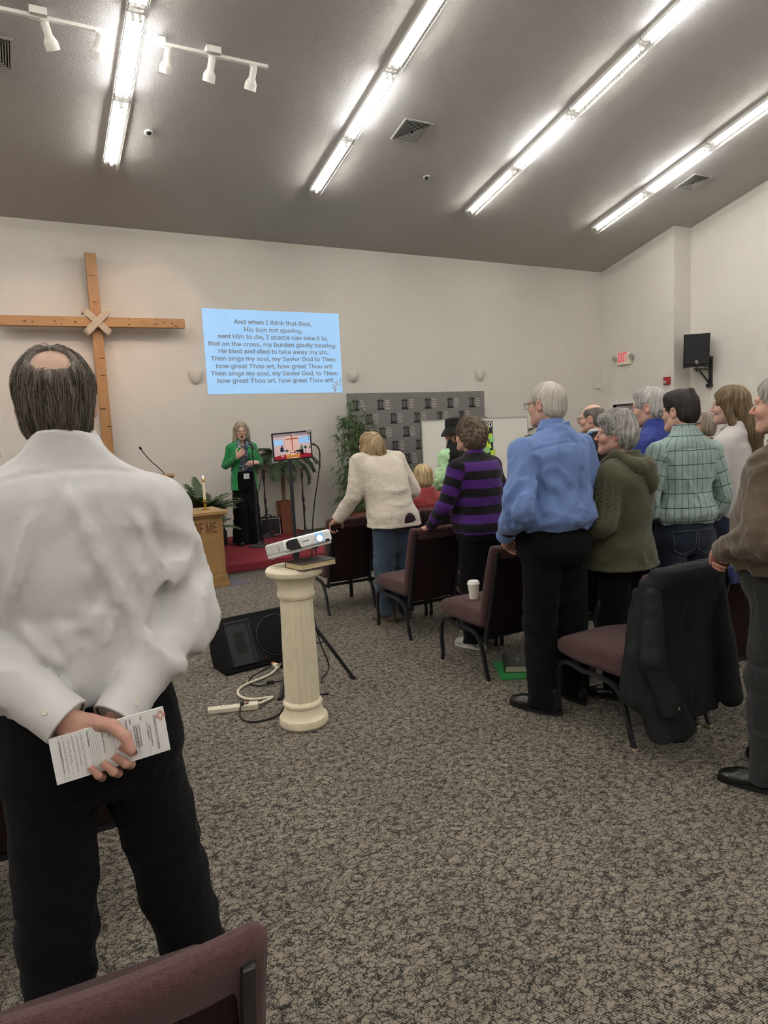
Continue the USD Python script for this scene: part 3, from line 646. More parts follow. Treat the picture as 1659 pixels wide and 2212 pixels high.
for k in range(5): m.box((-.124, -.1215, -.014 + .0095 * k), (-.062, -.1195, -.0129 + .0095 * k))
obj("grille_bars", m, mat("grille_bar", (.03, .03, .034), .4), pj)
obj("lens_opening", MB().rbox((.046, -.1195, -.014), (.094, -.112, .033), .004), mat("lens_recess", (.02, .05, .12), .3, emit=((.12, .42, 1.0), 1.2 * EM)), pj)
lens = MB().lathe([(0, .007), (.012, .005), (.0175, 0), (.0195, -.002), (.0195, -.006)], 28).T(rx(90), (.068, -.120, .005))
obj("lens", lens, emis("projector_lens", (.45, .78, 1.0), 13 * EM), pj)
obj("lens_ring", MB().lathe([(.0197, .002), (.0235, .002), (.0235, -.004), (.0197, -.004)], 28).T(rx(90), (.068, -.119, .006)), M_PJG, pj)
obj("lettering", MB().text("EPSON", .0085, FACE_S, (-.035, -.1172, .004), .0008, bold=True, width=.038).text("HD", .005, FACE_S, (.112, -.1172, .014), .0008).box((.109, -.1178, .009), (.124, -.117, .010)), mat("print_grey", (.16, .16, .17), .6), pj, smooth=False)
obj("side_port", MB().rbox((.103, -.1185, -.022), (.128, -.114, -.008), .003), M_BLKPL, pj)
obj("foot", MB().tube([(.04, -.095, -.036), (.04, -.095, -.072)], .005, 8).rbox((.024, -.108, -.045), (.056, -.085, -.034), .003), M_BLACK, pj)
for x in (-.13, .13): obj("rear_foot", MB().lathe([(0, -.046), (.008, -.046), (.009, -.036), (0, -.036)], 10, (x, .09, 0)), M_PJG, pj)
obj("side_vent", MB().box((-.1512, -.06, -.015), (-.149, -.045, .02)), M_PJG, pj)

# floor monitor (wedge loudspeaker)
def monitor():
    t = thing("floor_monitor", "black carpeted wedge loudspeaker lying on the floor behind the pedestal", "loudspeaker", (1.16, 4.51, 0), 7.0)
    M_RUG = mat("speaker_rug", (.012, .012, .0125), .95, spec=.1, bump=(300, .004))
    pr = [(0, .015), (.015, 0), (.235, 0), (.285, .10), (.275, .26), (.19, .355), (.165, .355)]
    L = .66
    ax = V([[0, 0, 1.0], [1, 0, 0], [0, 1, 0]])
    obj("cabinet", MB().poly(pr, L, ax), M_RUG, t)
    # baffle frame: u along x, w up the slope, n outwards
    a = math.atan2(.34, .165); R = V([[1.0, 0, 0], [0, math.cos(a), -math.sin(a)], [0, math.sin(a), math.cos(a)]]); o = V([0, .0, .015]); R2 = R
    B = lambda m, name, mt, **k: obj(name, m.T(R2, o), mt, t, **k)
    B(MB().rbox((.03, .03, -.004), (.63, .35, .006), .003), "baffle", mat("baffle_black", (.008, .008, .009), .8, spec=.2))
    hx0, hx1, hy0, hy1 = .075, .225, .05, .33
    fr = MB()
    for lo, hi in (((hx0 - .02, hy0 - .02, .004), (hx1 + .02, hy0, .014)), ((hx0 - .02, hy1, .004), (hx1 + .02, hy1 + .02, .014)), ((hx0 - .02, hy0, .004), (hx0, hy1, .014)), ((hx1, hy0, .004), (hx1 + .02, hy1, .014))): fr.rbox(lo, hi, .003, 8)
    B(fr, "horn_frame", M_BLKPL)
    th_ = V([(hx0 + .055, hy0 + .10), (hx0 + .085, hy0 + .10), (hx0 + .085, hy1 - .10), (hx0 + .055, hy1 - .10)]); mo = V([(hx0, hy0), (hx1, hy0), (hx1, hy1), (hx0, hy1)])
    v = [(x, y, .0075) for x, y in mo] + [(x * .35 + a * .65, y * .35 + b * .65, .0068) for (x, y), (a, b) in zip(mo, th_)]
    B(MB().add(v, [[0, 1, 5, 4], [1, 2, 6, 5], [2, 3, 7, 6], [3, 0, 4, 7]]), "horn", mat("horn_grey", (.022, .022, .024), .6, spec=.3))
    B(MB().add([(x * .35 + a * .65, y * .35 + b * .65, .0078) for (x, y), (a, b) in zip(mo, th_)], [[0, 1, 2, 3]]), "throat", M_DKHOLE, smooth=False)
    cx, cy = .42, .19
    B(MB().lathe([(0, .018), (.08, .017), (.135, .012), (.142, .006)], 48, (cx, cy, 0)), "woofer_grille", mat("woofer_mesh", (.006, .006, .006), .85, spec=.2, bump=(700, .003)))
    B(MB().tube([(cx + .146 * math.cos(q), cy + .146 * math.sin(q), .009) for q in np.linspace(0, 6.2832, 49)[:-1]], .005, 6, closed=True), "woofer_ring", M_BLACK)
    for q in range(8): B(MB().lathe([(0, .017), (.005, .016), (.006, .012), (0, .012)], 8, (cx + .147 * math.cos(q * .785), cy + .147 * math.sin(q * .785), 0)), "screw", M_BLACK)
    bg = MB().lathe([(0, .006), (.016, .005), (.017, 0)], 20); bg.v[0] *= V([1.0, 2.4, 1.0]); bg.T(np.eye(3), (cx + .118, cy + .03, .012))
    B(bg, "badge", mat("badge_cream", (.5, .48, .38), .4))
    lg = MB()
    for k in range(5): lg.box((cx + .112, cy + .004 + .012 * k, .018), (cx + .124, cy + .0115 + .012 * k, .0195))
    B(lg, "badge_mark", M_BLKPL)
    obj("corner", MB().rbox((-.006, .15, .32), (.02, .22, .362), .008), M_BLKPL, t)
monitor()

# power strip and leads
ps = thing("power_strip", "ivory power strip lying on the carpet left of the pedestal", "power strip", (1.03, 3.905, 0), -19)
M_IV = mat("ivory_plastic", (.58, .54, .42), .45)
obj("housing", MB().rbox((-.15, -.026, 0), (.055, .026, .032), .006).rbox((.05, -.031, 0), (.145, .031, .036), .006), M_IV, ps)
for k in range(6):
    x = -.132 + k * .031; obj("socket", MB().box((x - .008, -.012, .0315), (x - .006, -.002, .0326)).box((x + .002, -.012, .0315), (x + .004, -.002, .0326)).box((x - .003, .004, .0315), (x + .001, .009, .0326)), M_DKHOLE, ps)
obj("switch", MB().rbox((.068, -.014, .035), (.088, .014, .041), .002), mat("switch_dark", (.03, .01, .012), .4), ps)
obj("switch_light", MB().box((.072, -.006, .041), (.084, .010, .0416)), mat("switch_red", (.35, .03, .04), .4, emit=((1, .1, .1), .25 * EM)), ps)
def lead(name, label, cat, pts, r, mt, ends=()):
    t = thing(name, label, cat)
    obj("cable", MB().tube(spline(pts, 60), r, 8), mt, t)
    for i, (p, d, a, b, m) in enumerate(ends): obj("plug", MB().tube([V(p), V(p) + V(d) * .5, V(p) + V(d)], [a, a, b], 10), m, t)
    return t
z = .012
lead("extension_cable", "white extension lead curling from the power strip to a plug by the wedge loudspeaker", "cable", [(1.17, 3.885, .016), (1.25, 3.918, z), (1.285, 3.94, z), (1.205, 3.965, z), (1.128, 4.045, z), (1.134, 4.168, z), (1.209, 4.252, z), (1.355, 4.312, z), (1.455, 4.375, .02), (1.49, 4.42, .03)], .0085, M_IV,
     [((1.49, 4.42, .03), (-.01, .045, .004), .019, .012, M_IV)])
lead("power_cable", "black cable plugged into the power strip, looping round the pedestal's foot", "cable", [(1.074, 3.872, .048), (1.062, 3.85, .05), (1.035, 3.80, .02), (1.03, 3.745, .006), (1.05, 3.685, .006), (1.158, 3.651, .006), (1.238, 3.689, .006), (1.301, 3.78, .006), (1.40, 3.83, .006), (1.6, 3.8, .006)], .0055, M_BLKPL,
     [((1.074, 3.878, .036), (0, -.012, .02), .014, .010, M_BLKPL)])
lead("speaker_cable", "thin black cable with an orange-ended plug on the carpet under the wedge loudspeaker", "cable", [(1.478, 4.475, .03), (1.40, 4.465, .006), (1.274, 4.36, .006), (1.252, 4.24, .006), (1.30, 4.185, .008), (1.37, 4.17, .02), (1.446, 4.15, .012), (1.56, 4.11, .008)], .005, M_BLKPL,
     [((1.476, 4.482, .035), (.012, -.03, 0), .012, .015, mat("plug_orange", (.45, .10, .02), .5)), ((1.33, 4.185, .02), (.05, -.012, 0), .013, .013, M_BLKPL), ((1.42, 4.16, .018), (.035, -.01, 0), .01, .01, M_BLKPL)])

# tablet on its tripod
tr = thing("tripod_stand", "black tripod stand behind the pedestal, holding up the tablet", "tripod", (1.565, 4.12, 0))
obj("pole", MB().tube([(0, 0, .22), (0, 0, .85)], .016, 12).tube([(0, 0, .85), (0, 0, 1.47)], .0125, 12), M_BLACK, tr)
for a in (222, 330, 95):
    d = V([math.cos(math.radians(a)), math.sin(math.radians(a)), 0]); l = obj("leg", MB().tube([d * .02 + V([0, 0, .47]), d * .32 + V([0, 0, .02])], .011, prof=SQ * 1.1), M_BLACK, tr)
    obj("foot", MB().tube([d * .305 + V([0, 0, .03]), d * .335 + V([0, 0, .004])], .014, 8), M_BLKPL, l)
    obj("brace", MB().tube([d * .02 + V([0, 0, .24]), d * .155 + V([0, 0, .265])], .006, 6), M_BLACK, tr)
obj("collar", MB().lathe([(.012, .83), (.024, .83), (.024, .87), (.012, .87)], 14).lathe([(.012, .45), (.026, .45), (.026, .50), (.012, .50)], 14), M_BLKPL, tr)
obj("clamp", MB().rbox((-.03, -.0, 1.45), (.03, .03, 1.52), .006), M_BLKPL, tr)
tl = UsdGeom.Xform.Define(stage, uniq("/World", "tablet")).GetPrim()
data(tl, label="tablet filming the platform, on a tripod right of the singer", category="tablet")
Rt = rz(-8) @ rx(5) @ ry(-2.5)
UsdGeom.Xformable(tl).AddTransformOp().Set(Gf.Matrix4d(*[*Rt[:, 0], 0, *Rt[:, 1], 0, *Rt[:, 2], 0, 1.578, 4.098, 1.545, 1]))
w, h = .128, .089
obj("case", MB().rbox((-w, -.002, -h), (w, .008, h), .0045), mat("tablet_silver", (.5, .5, .5), .3, metal=.8), tl)
obj("bezel", MB().rbox((-w + .001, -.0045, -h + .001), (w - .001, 0, h - .001), .002), M_BLACK, tl)
obj("clip", MB().rbox((w - .032, -.006, h - .014), (w + .008, .016, h + .010), .006), M_GREYM, tl)
obj("holder", MB().rbox((-.06, .008, -h - .01), (.0, .02, -.02), .004).rbox((-w - .008, .004, -h - .012), (-w + .035, .016, -h + .02), .005), mat("holder_grey", (.45, .45, .44), .5), tl)
pw, ph = w - .010, h - .010
COLS = []
def scr(polys):
    v, f, c = [], [], []
    from shapely.geometry import Polygon
    for i, (pts, col) in enumerate(polys):
        m = trimesh.creation.triangulate_polygon(Polygon([(x * 2 * pw - pw, y * 2 * ph - ph) for x, y in pts]), engine="earcut")
        f.append(np.asarray(m[1]) + sum(map(len, v))); v.append(np.c_[m[0][:, 0], np.full(len(m[0]), -.0047 - .00003 * i), m[0][:, 1]]); c.append(np.tile(lin(col), (len(m[0]), 1)))
    return (np.vstack(v), np.vstack(f)), np.vstack(c)
Q = lambda x0, y0, x1, y1: [(x0, y0), (x1, y0), (x1, y1), (x0, y1)]
el = lambda cx, cy, a, b, n=12: [(cx + a * math.cos(t), cy + b * math.sin(t)) for t in np.linspace(0, 6.2832, n + 1)[:-1]]
fern = lambda cx, cy, r: [(cx + r * (1 if i % 2 else .4) * math.cos(i * .524) * .8, cy + r * (1 if i % 2 else .4) * math.sin(i * .524)) for i in range(12)]
polys = [(Q(0, 0, 1, 1), (205, 176, 172)), (Q(.3, .2, .75, 1), (222, 182, 168)), (Q(0, .9, 1, 1), (150, 134, 138)), ([(0, 0), (1, 0), (1, .13), (.78, .19), (.15, .17), (0, .11)], (152, 36, 52)), (Q(0, .55, .26, .79), (166, 205, 240)), (Q(.69, .57, 1, .84), (160, 198, 240)),
         (Q(.49, .3, .515, .98), (176, 88, 62)), (Q(.335, .765, .665, .80), (150, 72, 52)), (Q(.46, .93, .50, .985), (120, 105, 100)), (Q(.51, .94, .58, .965), (225, 220, 218)), ([(.31, .13), (.69, .13), (.685, .0), (.32, .0)], (190, 124, 66)), (Q(.31, .12, .69, .165), (214, 160, 96)),
         (fern(.34, .32, .09), (62, 84, 62)), (fern(.62, .28, .08), (52, 66, 50)), (fern(.68, .27, .10), (48, 52, 44)), (fern(.85, .40, .09), (60, 60, 54)), (Q(.845, .18, .86, .40), (84, 66, 58)), (fern(.985, .38, .07), (60, 76, 60)), (Q(.43, .2, .57, .31), (150, 64, 60)), (el(.50, .28, .035, .035), (240, 214, 206)), (el(.46, .26, .02, .03), (230, 190, 180)),
         ([(.435, .165), (.56, .165), (.53, .2), (.47, .2)], (240, 232, 214)), (Q(.71, .14, .79, .34), (22, 22, 26)), (el(.745, .40, .04, .08), (92, 120, 98)), (el(.745, .49, .022, .035), (130, 112, 104)), ([(.16, .3), (.27, .3), (.255, .45), (.21, .49), (.17, .45)], (40, 46, 70)), (el(.215, .5, .02, .03), (90, 70, 66)), ([(.21, .5), (.225, .62), (.235, .5)], (52, 46, 60)),
         (Q(.175, .08, .205, .29), (196, 180, 172)), (Q(.225, .08, .255, .29), (196, 180, 172)), (Q(.03, .14, .035, .3), (120, 110, 112)), (Q(.08, .12, .085, .3), (120, 110, 112)), (el(.955, .96, .02, .025), (70, 66, 70)), (el(.957, .90, .016, .02), (60, 66, 90)), (el(.958, .82, .012, .018), (40, 48, 66)), (el(.96, .755, .012, .018), (40, 48, 66)), (el(.96, .70, .012, .018), (40, 48, 66)), (Q(.38, .02, .64, .032), (236, 222, 214))]
g, c = scr(polys)
_mats["screen_glow"] = usdkit.material(stage, "/World/Looks/screen_glow", {"a": ("attribute", {"attribute": "col"}), "e": ("emission", {"strength": .9 * EM})}, [("a.color", "e.color")], surface="e.emission")
obj("screen_picture", g, _mats["screen_glow"], tl, smooth=False, col=c)
lead("tablet_cable", "thin black cable hanging from the right side of the tablet", "cable", [(1.71, 4.10, 1.548), (1.735, 4.12, 1.545), (1.773, 4.14, 1.526), (1.785, 4.15, 1.455), (1.752, 4.15, 1.273), (1.711, 4.15, 1.063), (1.69, 4.14, .9), (1.66, 4.13, .6), (1.72, 4.16, .2), (1.80, 4.24, .006), (1.73, 4.14, .006), (1.64, 4.0, .006)], .0045, M_BLKPL,
     [((1.703, 4.085, 1.548), (.03, .012, 0), .007, .005, M_BLKPL)])

# microphone stands on the platform
def mic_stand(label, x, y, htop, dirv, r=.14, clip=True):
    t = thing("microphone_stand", label, "microphone stand", (x, y, SH))
    obj("base", MB().lathe([(0, 0), (r, 0), (r, .012), (r * .75, .028), (.03, .036), (.02, .06), (0, .06)], 32), mat("cast_iron", (.03, .03, .032), .6), t)
    obj("pole", MB().tube([(0, 0, .05), (0, 0, htop * .62)], .014, 12).tube([(0, 0, htop * .62), (0, 0, htop)], .009, 12), M_BLACK, t)
    obj("grip", MB().tube([(0, 0, htop * .58), (0, 0, htop * .66)], .019, 14), M_BLKPL, t)
    d = V(dirv, float) / np.linalg.norm(dirv); c = V([0, 0, htop])
    obj("clip", MB().tube([c - V([0, 0, .03]), c + V([0, 0, .015])], .012, 8).tube([c - d * .02 + V([0, 0, .012]), c + d * .05 + V([0, 0, .012])], .017, 10), M_BLKPL, t)
    mc = thing("microphone", label.replace("microphone stand", "handheld microphone on the stand"), "microphone", (x, y, SH))
    p = lambda k: c + d * k + V([0, 0, .03])
    obj("handle", MB().tube([p(-.12), p(-.04), p(.06)], [.010, .0125, .0155], 14), mat("mic_grey", (.04, .04, .042), .45), mc)
    obj("grille_ball", MB().tube([p(.06), p(.068), p(.085), p(.105), p(.118), p(.122)], [.017, .0235, .0265, .0245, .014, .003], 18), mat("mic_mesh", (.07, .07, .072), .5, metal=.5, bump=(900, .003)), mc)
    q = p(-.12); cp = [q, q - d * .05 + V([0, 0, -.03]), q - d * .08 + V([0, 0, -.2]), V([.03, .03, htop * .5]), V([-.02, -.03, .25]), V([.05, -.1, .03]), V([.14, -.18, .006])]
    obj("cable", MB().tube(spline([np.asarray(a) for a in cp], 50), .0045, 6), M_BLKPL, mc)
mic_stand("round-based microphone stand in front of the singing woman", 2.90, 9.02, 1.36, (-.42, .35, .80))
mic_stand("slim microphone stand right of the singing woman", 3.30, 9.82, .86, (0, -.1, 1.0), .12)
mic_stand("microphone stand with a wide base beside the potted palm", 3.80, 9.55, .87, (0, -.1, 1.0), .15)

am = thing("guitar_amplifier", "black guitar amplifier with white piping on the platform, behind the singer's legs", "amplifier", (3.38, 10.0, SH))
obj("cabinet", MB().rbox((-.16, -.12, 0), (.16, .12, .27), .012), M_BLKPL, am)
m = MB(); q = V([(-.147, .012), (.147, .012), (.147, .258), (-.147, .258)]); m.tube([(a, -.122, b) for a, b in q], .005, 6, closed=True)
obj("piping", m, mat("piping_white", (.6, .58, .55), .5), am)
obj("speaker_cloth", MB().box((-.135, -.123, .10), (.135, -.119, .245)), mat("amp_cloth", (.02, .02, .021), .9, bump=(300, .002)), am)
obj("control_panel", MB().box((-.135, -.1235, .03), (.135, -.119, .09)), M_BLACK, am)
for k in range(5): obj("knob", MB().lathe([(.009, 0), (.009, .012), (0, .012)], 12).T(rx(90), (-.05 + .035 * k, -.123, .06)), M_CHROME, am)
obj("handle", MB().tube(spline([(-.07, 0, .27), (-.05, 0, .295), (.05, 0, .295), (.07, 0, .27)], 14), .008, 8), M_BLKPL, am)
ec = thing("equipment_bag", "soft black equipment bag on the platform between the table and the singer", "bag", (2.42, 9.55, SH), 10)
obj("bag_body", MB().rbox((-.16, -.14, 0), (.16, .14, .24), .05, 16), mat("bag_nylon", (.014, .014, .016), .7, bump=(30, .02)), ec)
obj("strap", MB().tube(spline([(-.12, -.1, .22), (-.06, -.13, .32), (.06, -.13, .32), (.12, -.1, .22)], 20), .011, 6), M_BLKPL, ec)
obj("zip", MB().box((-.13, -.003, .2395), (.13, .003, .2425)), M_GREYM, ec)

# ------------------------------------------------------------------ plants
def leafmat(name, c, tr=.25):
    return usdkit.material(stage, f"/World/Looks/{name}", {"tc": ("texture_coordinate", {}), "n": ("noise_texture", {"scale": 9.0, "detail": 2.0}), "r": ("map_range", {"from_min": .3, "from_max": .7, "to_min": .6, "to_max": 1.45}),
        "m": ("mix_color", {"blend_type": "multiply", "fac": 1.0, "a": c, "use_clamp": False}), "p": ("principled_bsdf", {"roughness": .5, "specular_ior_level": .4}), "t": ("translucent_bsdf", {}), "x": ("mix_closure", {"fac": tr})},
        [("tc.object", "n.vector"), ("n.fac", "r.value"), ("r.result", "m.b"), ("m.result", "p.base_color"), ("m.result", "t.color"), ("p.BSDF", "x.closure1"), ("t.BSDF", "x.closure2")], surface="x.closure")
M_FERN, M_PALM, M_BAMB = leafmat("fern_leaf", (.058, .095, .04)), leafmat("palm_leaf", (.045, .075, .035)), leafmat("bamboo_leaf", (.075, .14, .04))
M_STEM, M_BARK, M_TERRA, M_SOIL = mat("palm_stem", (.12, .13, .05), .6), mat("palm_bark", (.19, .125, .065), .9, bump=(60, .01), vary=(40, .3)), mat("rust_pot", (.17, .055, .025), .7, bump=(70, .008), vary=(25, .35)), mat("pot_moss", (.05, .04, .025), .95)
def blade(m, base, d, up, L, w, droop):
    d = V(d) / np.linalg.norm(d); s = np.cross(d, up); s /= max(np.linalg.norm(s), 1e-6); n = np.cross(s, d)
    ts = (0, .25, .6, 1.0); ws = (.35, 1.0, .75, 0.02); v = []
    for t, q in zip(ts, ws):
        c = V(base) + d * L * t - V([0, 0, 1]) * droop * L * t * t
        v += [c + s * w * q, c - s * w * q + n * .0]
    m.add(v, [[0, 1, 3, 2], [2, 3, 5, 4], [4, 5, 7, 6]])
def frond(base, az, el0, L, arch, nleaf, ll, w, rng, droop=.25):
    """an arched rib with rows of leaflets"""
    m = MB(); a = math.radians(az); hd = V([math.cos(a), math.sin(a), 0]); P = [V(base, float)]; e = math.radians(el0); n = 16
    for i in range(n): P.append(P[-1] + (hd * math.cos(e) + V([0, 0, math.sin(e)])) * L / n); e -= math.radians(arch) / n
    P = V(P); m.tube(P, np.linspace(.006, .0015, len(P)), 4, cap=False)
    T = np.gradient(P, axis=0); side = V([-hd[1], hd[0], 0])
    for i in range(nleaf):
        t = .18 + .82 * i / nleaf; k = t * n; j = int(k); p = P[j] * (1 - k + j) + P[min(j + 1, n)] * (k - j); tg = T[min(j, n)] / np.linalg.norm(T[min(j, n)])
        sc = math.sin(math.pi * (.15 + .8 * t)) ** .7
        for s in (-1, 1):
            d = side * s * .85 + tg * .65 + V([0, 0, .12]) + rng.normal(0, .07, 3); up = np.cross(side, tg) * (1 if True else -1)
            blade(m, p, d, up, ll * sc * rng.uniform(.85, 1.1), w, droop)
    return m
def fern_plant(label, loc, n, L, el_, seed, pot_r=.14, pot_h=.26, ll=.16, fr=None):
    t = thing("potted_fern_palm", label, "plant", loc); rng = np.random.default_rng(seed)
    obj("pot", MB().lathe([(0, 0), (pot_r * .75, 0), (pot_r, pot_h), (pot_r * .93, pot_h), (pot_r * .9, pot_h - .03), (0, pot_h - .03)], 28), M_BLKPL, t)
    for i in range(n):
        az = 360 * i / n + rng.uniform(-20, 20); e = el_ + rng.uniform(-14, 16)
        obj("frond", frond((rng.uniform(-.03, .03), rng.uniform(-.03, .03), pot_h - .04), az, e, L * rng.uniform(.8, 1.12), rng.uniform(50, 100), 34, ll, .012, rng), M_FERN, t, smooth=False)
fern_plant("bushy fern palm behind the communion table, left of the singer", (2.17, 8.95, SH), 24, .74, 83, 3, .14, .30, .15)
fern_plant("small dark fern at the right end of the communion table", (2.02, 8.25, SH), 22, .42, 62, 5, .11, .34, .12)
fern_plant("tall fern palm whose fronds show above the whiteboard", (7.55, 9.45, 0), 15, .95, 78, 9, .15, 1.05, .17)

tp = thing("potted_palm_tree", "small palm tree with a shaggy trunk in a square rust-coloured pot, on the platform", "plant", (3.66, 10.0, SH))
pot = V([(-.078, -.078), (.078, -.078), (.078, .078), (-.078, .078)])
m = MB(); zz = (0, .5); v = [(x * (1 + .28 * k), y * (1 + .28 * k), zz[k]) for k in (0, 1) for x, y in pot] + [(x * 1.12, y * 1.12, .5) for x, y in pot] + [(x * 1.1, y * 1.1, .46) for x, y in pot]
m.add(v, [[0, 3, 2, 1]] + [[i, (i + 1) % 4, 4 + (i + 1) % 4, 4 + i] for i in range(4)] + [[4 + i, 4 + (i + 1) % 4, 8 + (i + 1) % 4, 8 + i] for i in range(4)] + [[8 + i, 8 + (i + 1) % 4, 12 + (i + 1) % 4, 12 + i] for i in range(4)] + [[12, 13, 14, 15]])
obj("pot", m, M_TERRA, tp, smooth=False)
rng = np.random.default_rng(21)
m = MB()
for k in range(15):
    z0 = .47 + k * .032; m.lathe([(.026, z0), (.031 + .004 * (k % 2), z0 + .024), (.026, z0 + .034)], 12)
obj("trunk", m, M_BARK, tp)
m = MB()
for k in range(60):
    a = rng.uniform(0, 6.283); z0 = .90 + rng.uniform(0, .12); d = V([math.cos(a), math.sin(a), rng.uniform(-.6, .5)]); blade(m, V([math.cos(a) * .035, math.sin(a) * .035, z0]), d, V([0, 0, 1.0]), rng.uniform(.05, .1), .008, .5)
m.lathe([(.03, .9), (.046, .97), (.042, 1.06), (.025, 1.1)], 12)
obj("fibre_collar", m, mat("palm_fibre", (.09, .05, .025), .95), tp, smooth=False)
for i in range(20):
    obj("frond", frond((0, 0, 1.07), 360 * i / 20 * 3.05 + rng.uniform(-12, 12), 62 + rng.uniform(-34, 18), .72 * rng.uniform(.85, 1.1), rng.uniform(105, 150), 44, .16, .009, rng, .3), M_PALM, tp, smooth=False)

bt = thing("bamboo_plant", "tall leafy artificial bamboo in a woven basket at the left end of the banner", "plant", (4.62, 9.35, 0))
obj("basket", MB().lathe([(0, 0), (.15, 0), (.19, .2), (.185, .42), (.17, .42), (.16, .36), (0, .36)], 28), M_TERRA, bt)
rng = np.random.default_rng(33); lv = [MB() for _ in range(7)]; k = 0
for i in range(7):
    a = i * .9; top = V([.30 * math.cos(a) * rng.uniform(.4, 1), .16 * math.sin(a), rng.uniform(1.6, 1.98)]); b0 = V([.05 * math.cos(a), .05 * math.sin(a), .34])
    if i == 3: top = V([.03, 0, 2.16])
    st_ = spline([b0, b0 * .5 + top * .5 + V([0, 0, .08]), top], 20); c = obj("cane", MB().tube(st_, np.linspace(.011, .003, 20), 6), M_STEM, bt)
    for q in range(62):
        t = rng.uniform(.12, 1.0); p = st_[int(t * 19)]; az = rng.uniform(0, 6.283); br = V([math.cos(az), math.sin(az) * .7, rng.uniform(-.1, .5)]); L = rng.uniform(.08, .30) * (1.0 if t < .85 else .5)
        e = p + br * L + V([0, 0, -.05 * L]); lv[i].tube([p, (p + e) / 2 + V([0, 0, .02]), e], .0015, 3, cap=False)
        for w_ in range(5):
            d = br * .6 + V([rng.normal(0, .7), rng.normal(0, .6), rng.normal(-.25, .45)]); blade(lv[i], e, d, V([0, 0, 1.0]) + rng.normal(0, .3, 3), rng.uniform(.09, .16), rng.uniform(.007, .011), .35)
for i in range(7): obj("foliage", lv[i], M_BAMB, bt, smooth=False, kind="stuff")

# ------------------------------------------------------------------ small things among the chairs
cp = thing("paper_cup", "white paper coffee cup with a lid, on a burgundy seat", "cup", (2.625, 3.66, .474))
obj("cup", MB().lathe([(0, 0), (.027, 0), (.028, .003), (.0385, .10), (.036, .10), (0, .095)], 32), mat("paper_white", (.66, .63, .57), .6), cp)
obj("lid", MB().lathe([(.036, .098), (.042, .098), (.042, .104), (.039, .108), (.037, .118), (.034, .122), (.031, .116), (0, .116)], 32), mat("lid_white", (.70, .69, .66), .4), cp)
fo = thing("green_folder", "bright green folder on the carpet under the cup chair", "folder", (2.80, 3.46, 0), 62)
obj("folder_sheet", MB().box((-.17, -.125, .001), (.17, .125, .006)).box((-.168, -.123, .006), (.172, .124, .010)), mat("folder_green", (.03, .26, .07), .5), fo)
bb = thing("dark_green_book", "thick dark green book with white pages lying on the green folder", "book", (2.84, 3.50, .0105), 55)
obj("page_block", MB().box((-.125, -.085, .003), (.12, .08, .042)), mat("page_cream", (.42, .38, .28), .8, stretch=(1, 1, 60), vary=(9, .2)), bb)
obj("cover", MB().rbox((-.13, -.09, 0), (.124, .086, .0035), .001, 6).rbox((-.13, -.09, .0415), (.124, .086, .045), .001, 6).rbox((-.13, .08, .001), (.124, .088, .044), .003, 6), mat("cover_green", (.012, .03, .02), .4), bb)
obj("lettering", MB().box((-.03, -.012, .0449), (.03, -.008, .0455)).box((-.02, .0, .0449), (.02, .003, .0455)), M_WINK, bb, smooth=False)
bl = thing("blue_booklet", "blue and white booklet on the seat behind the striped jumper", "booklet", (3.20, 4.64, .478), 20)
obj("booklet_cover", MB().box((-.07, -.1, 0), (.07, .1, .004)), mat("booklet_blue", (.04, .16, .5), .5), bl)
obj("printed_band", MB().box((-.07, .05, .004), (.07, .085, .0046)), mat("booklet_band", (.6, .45, .3), .5), bl)
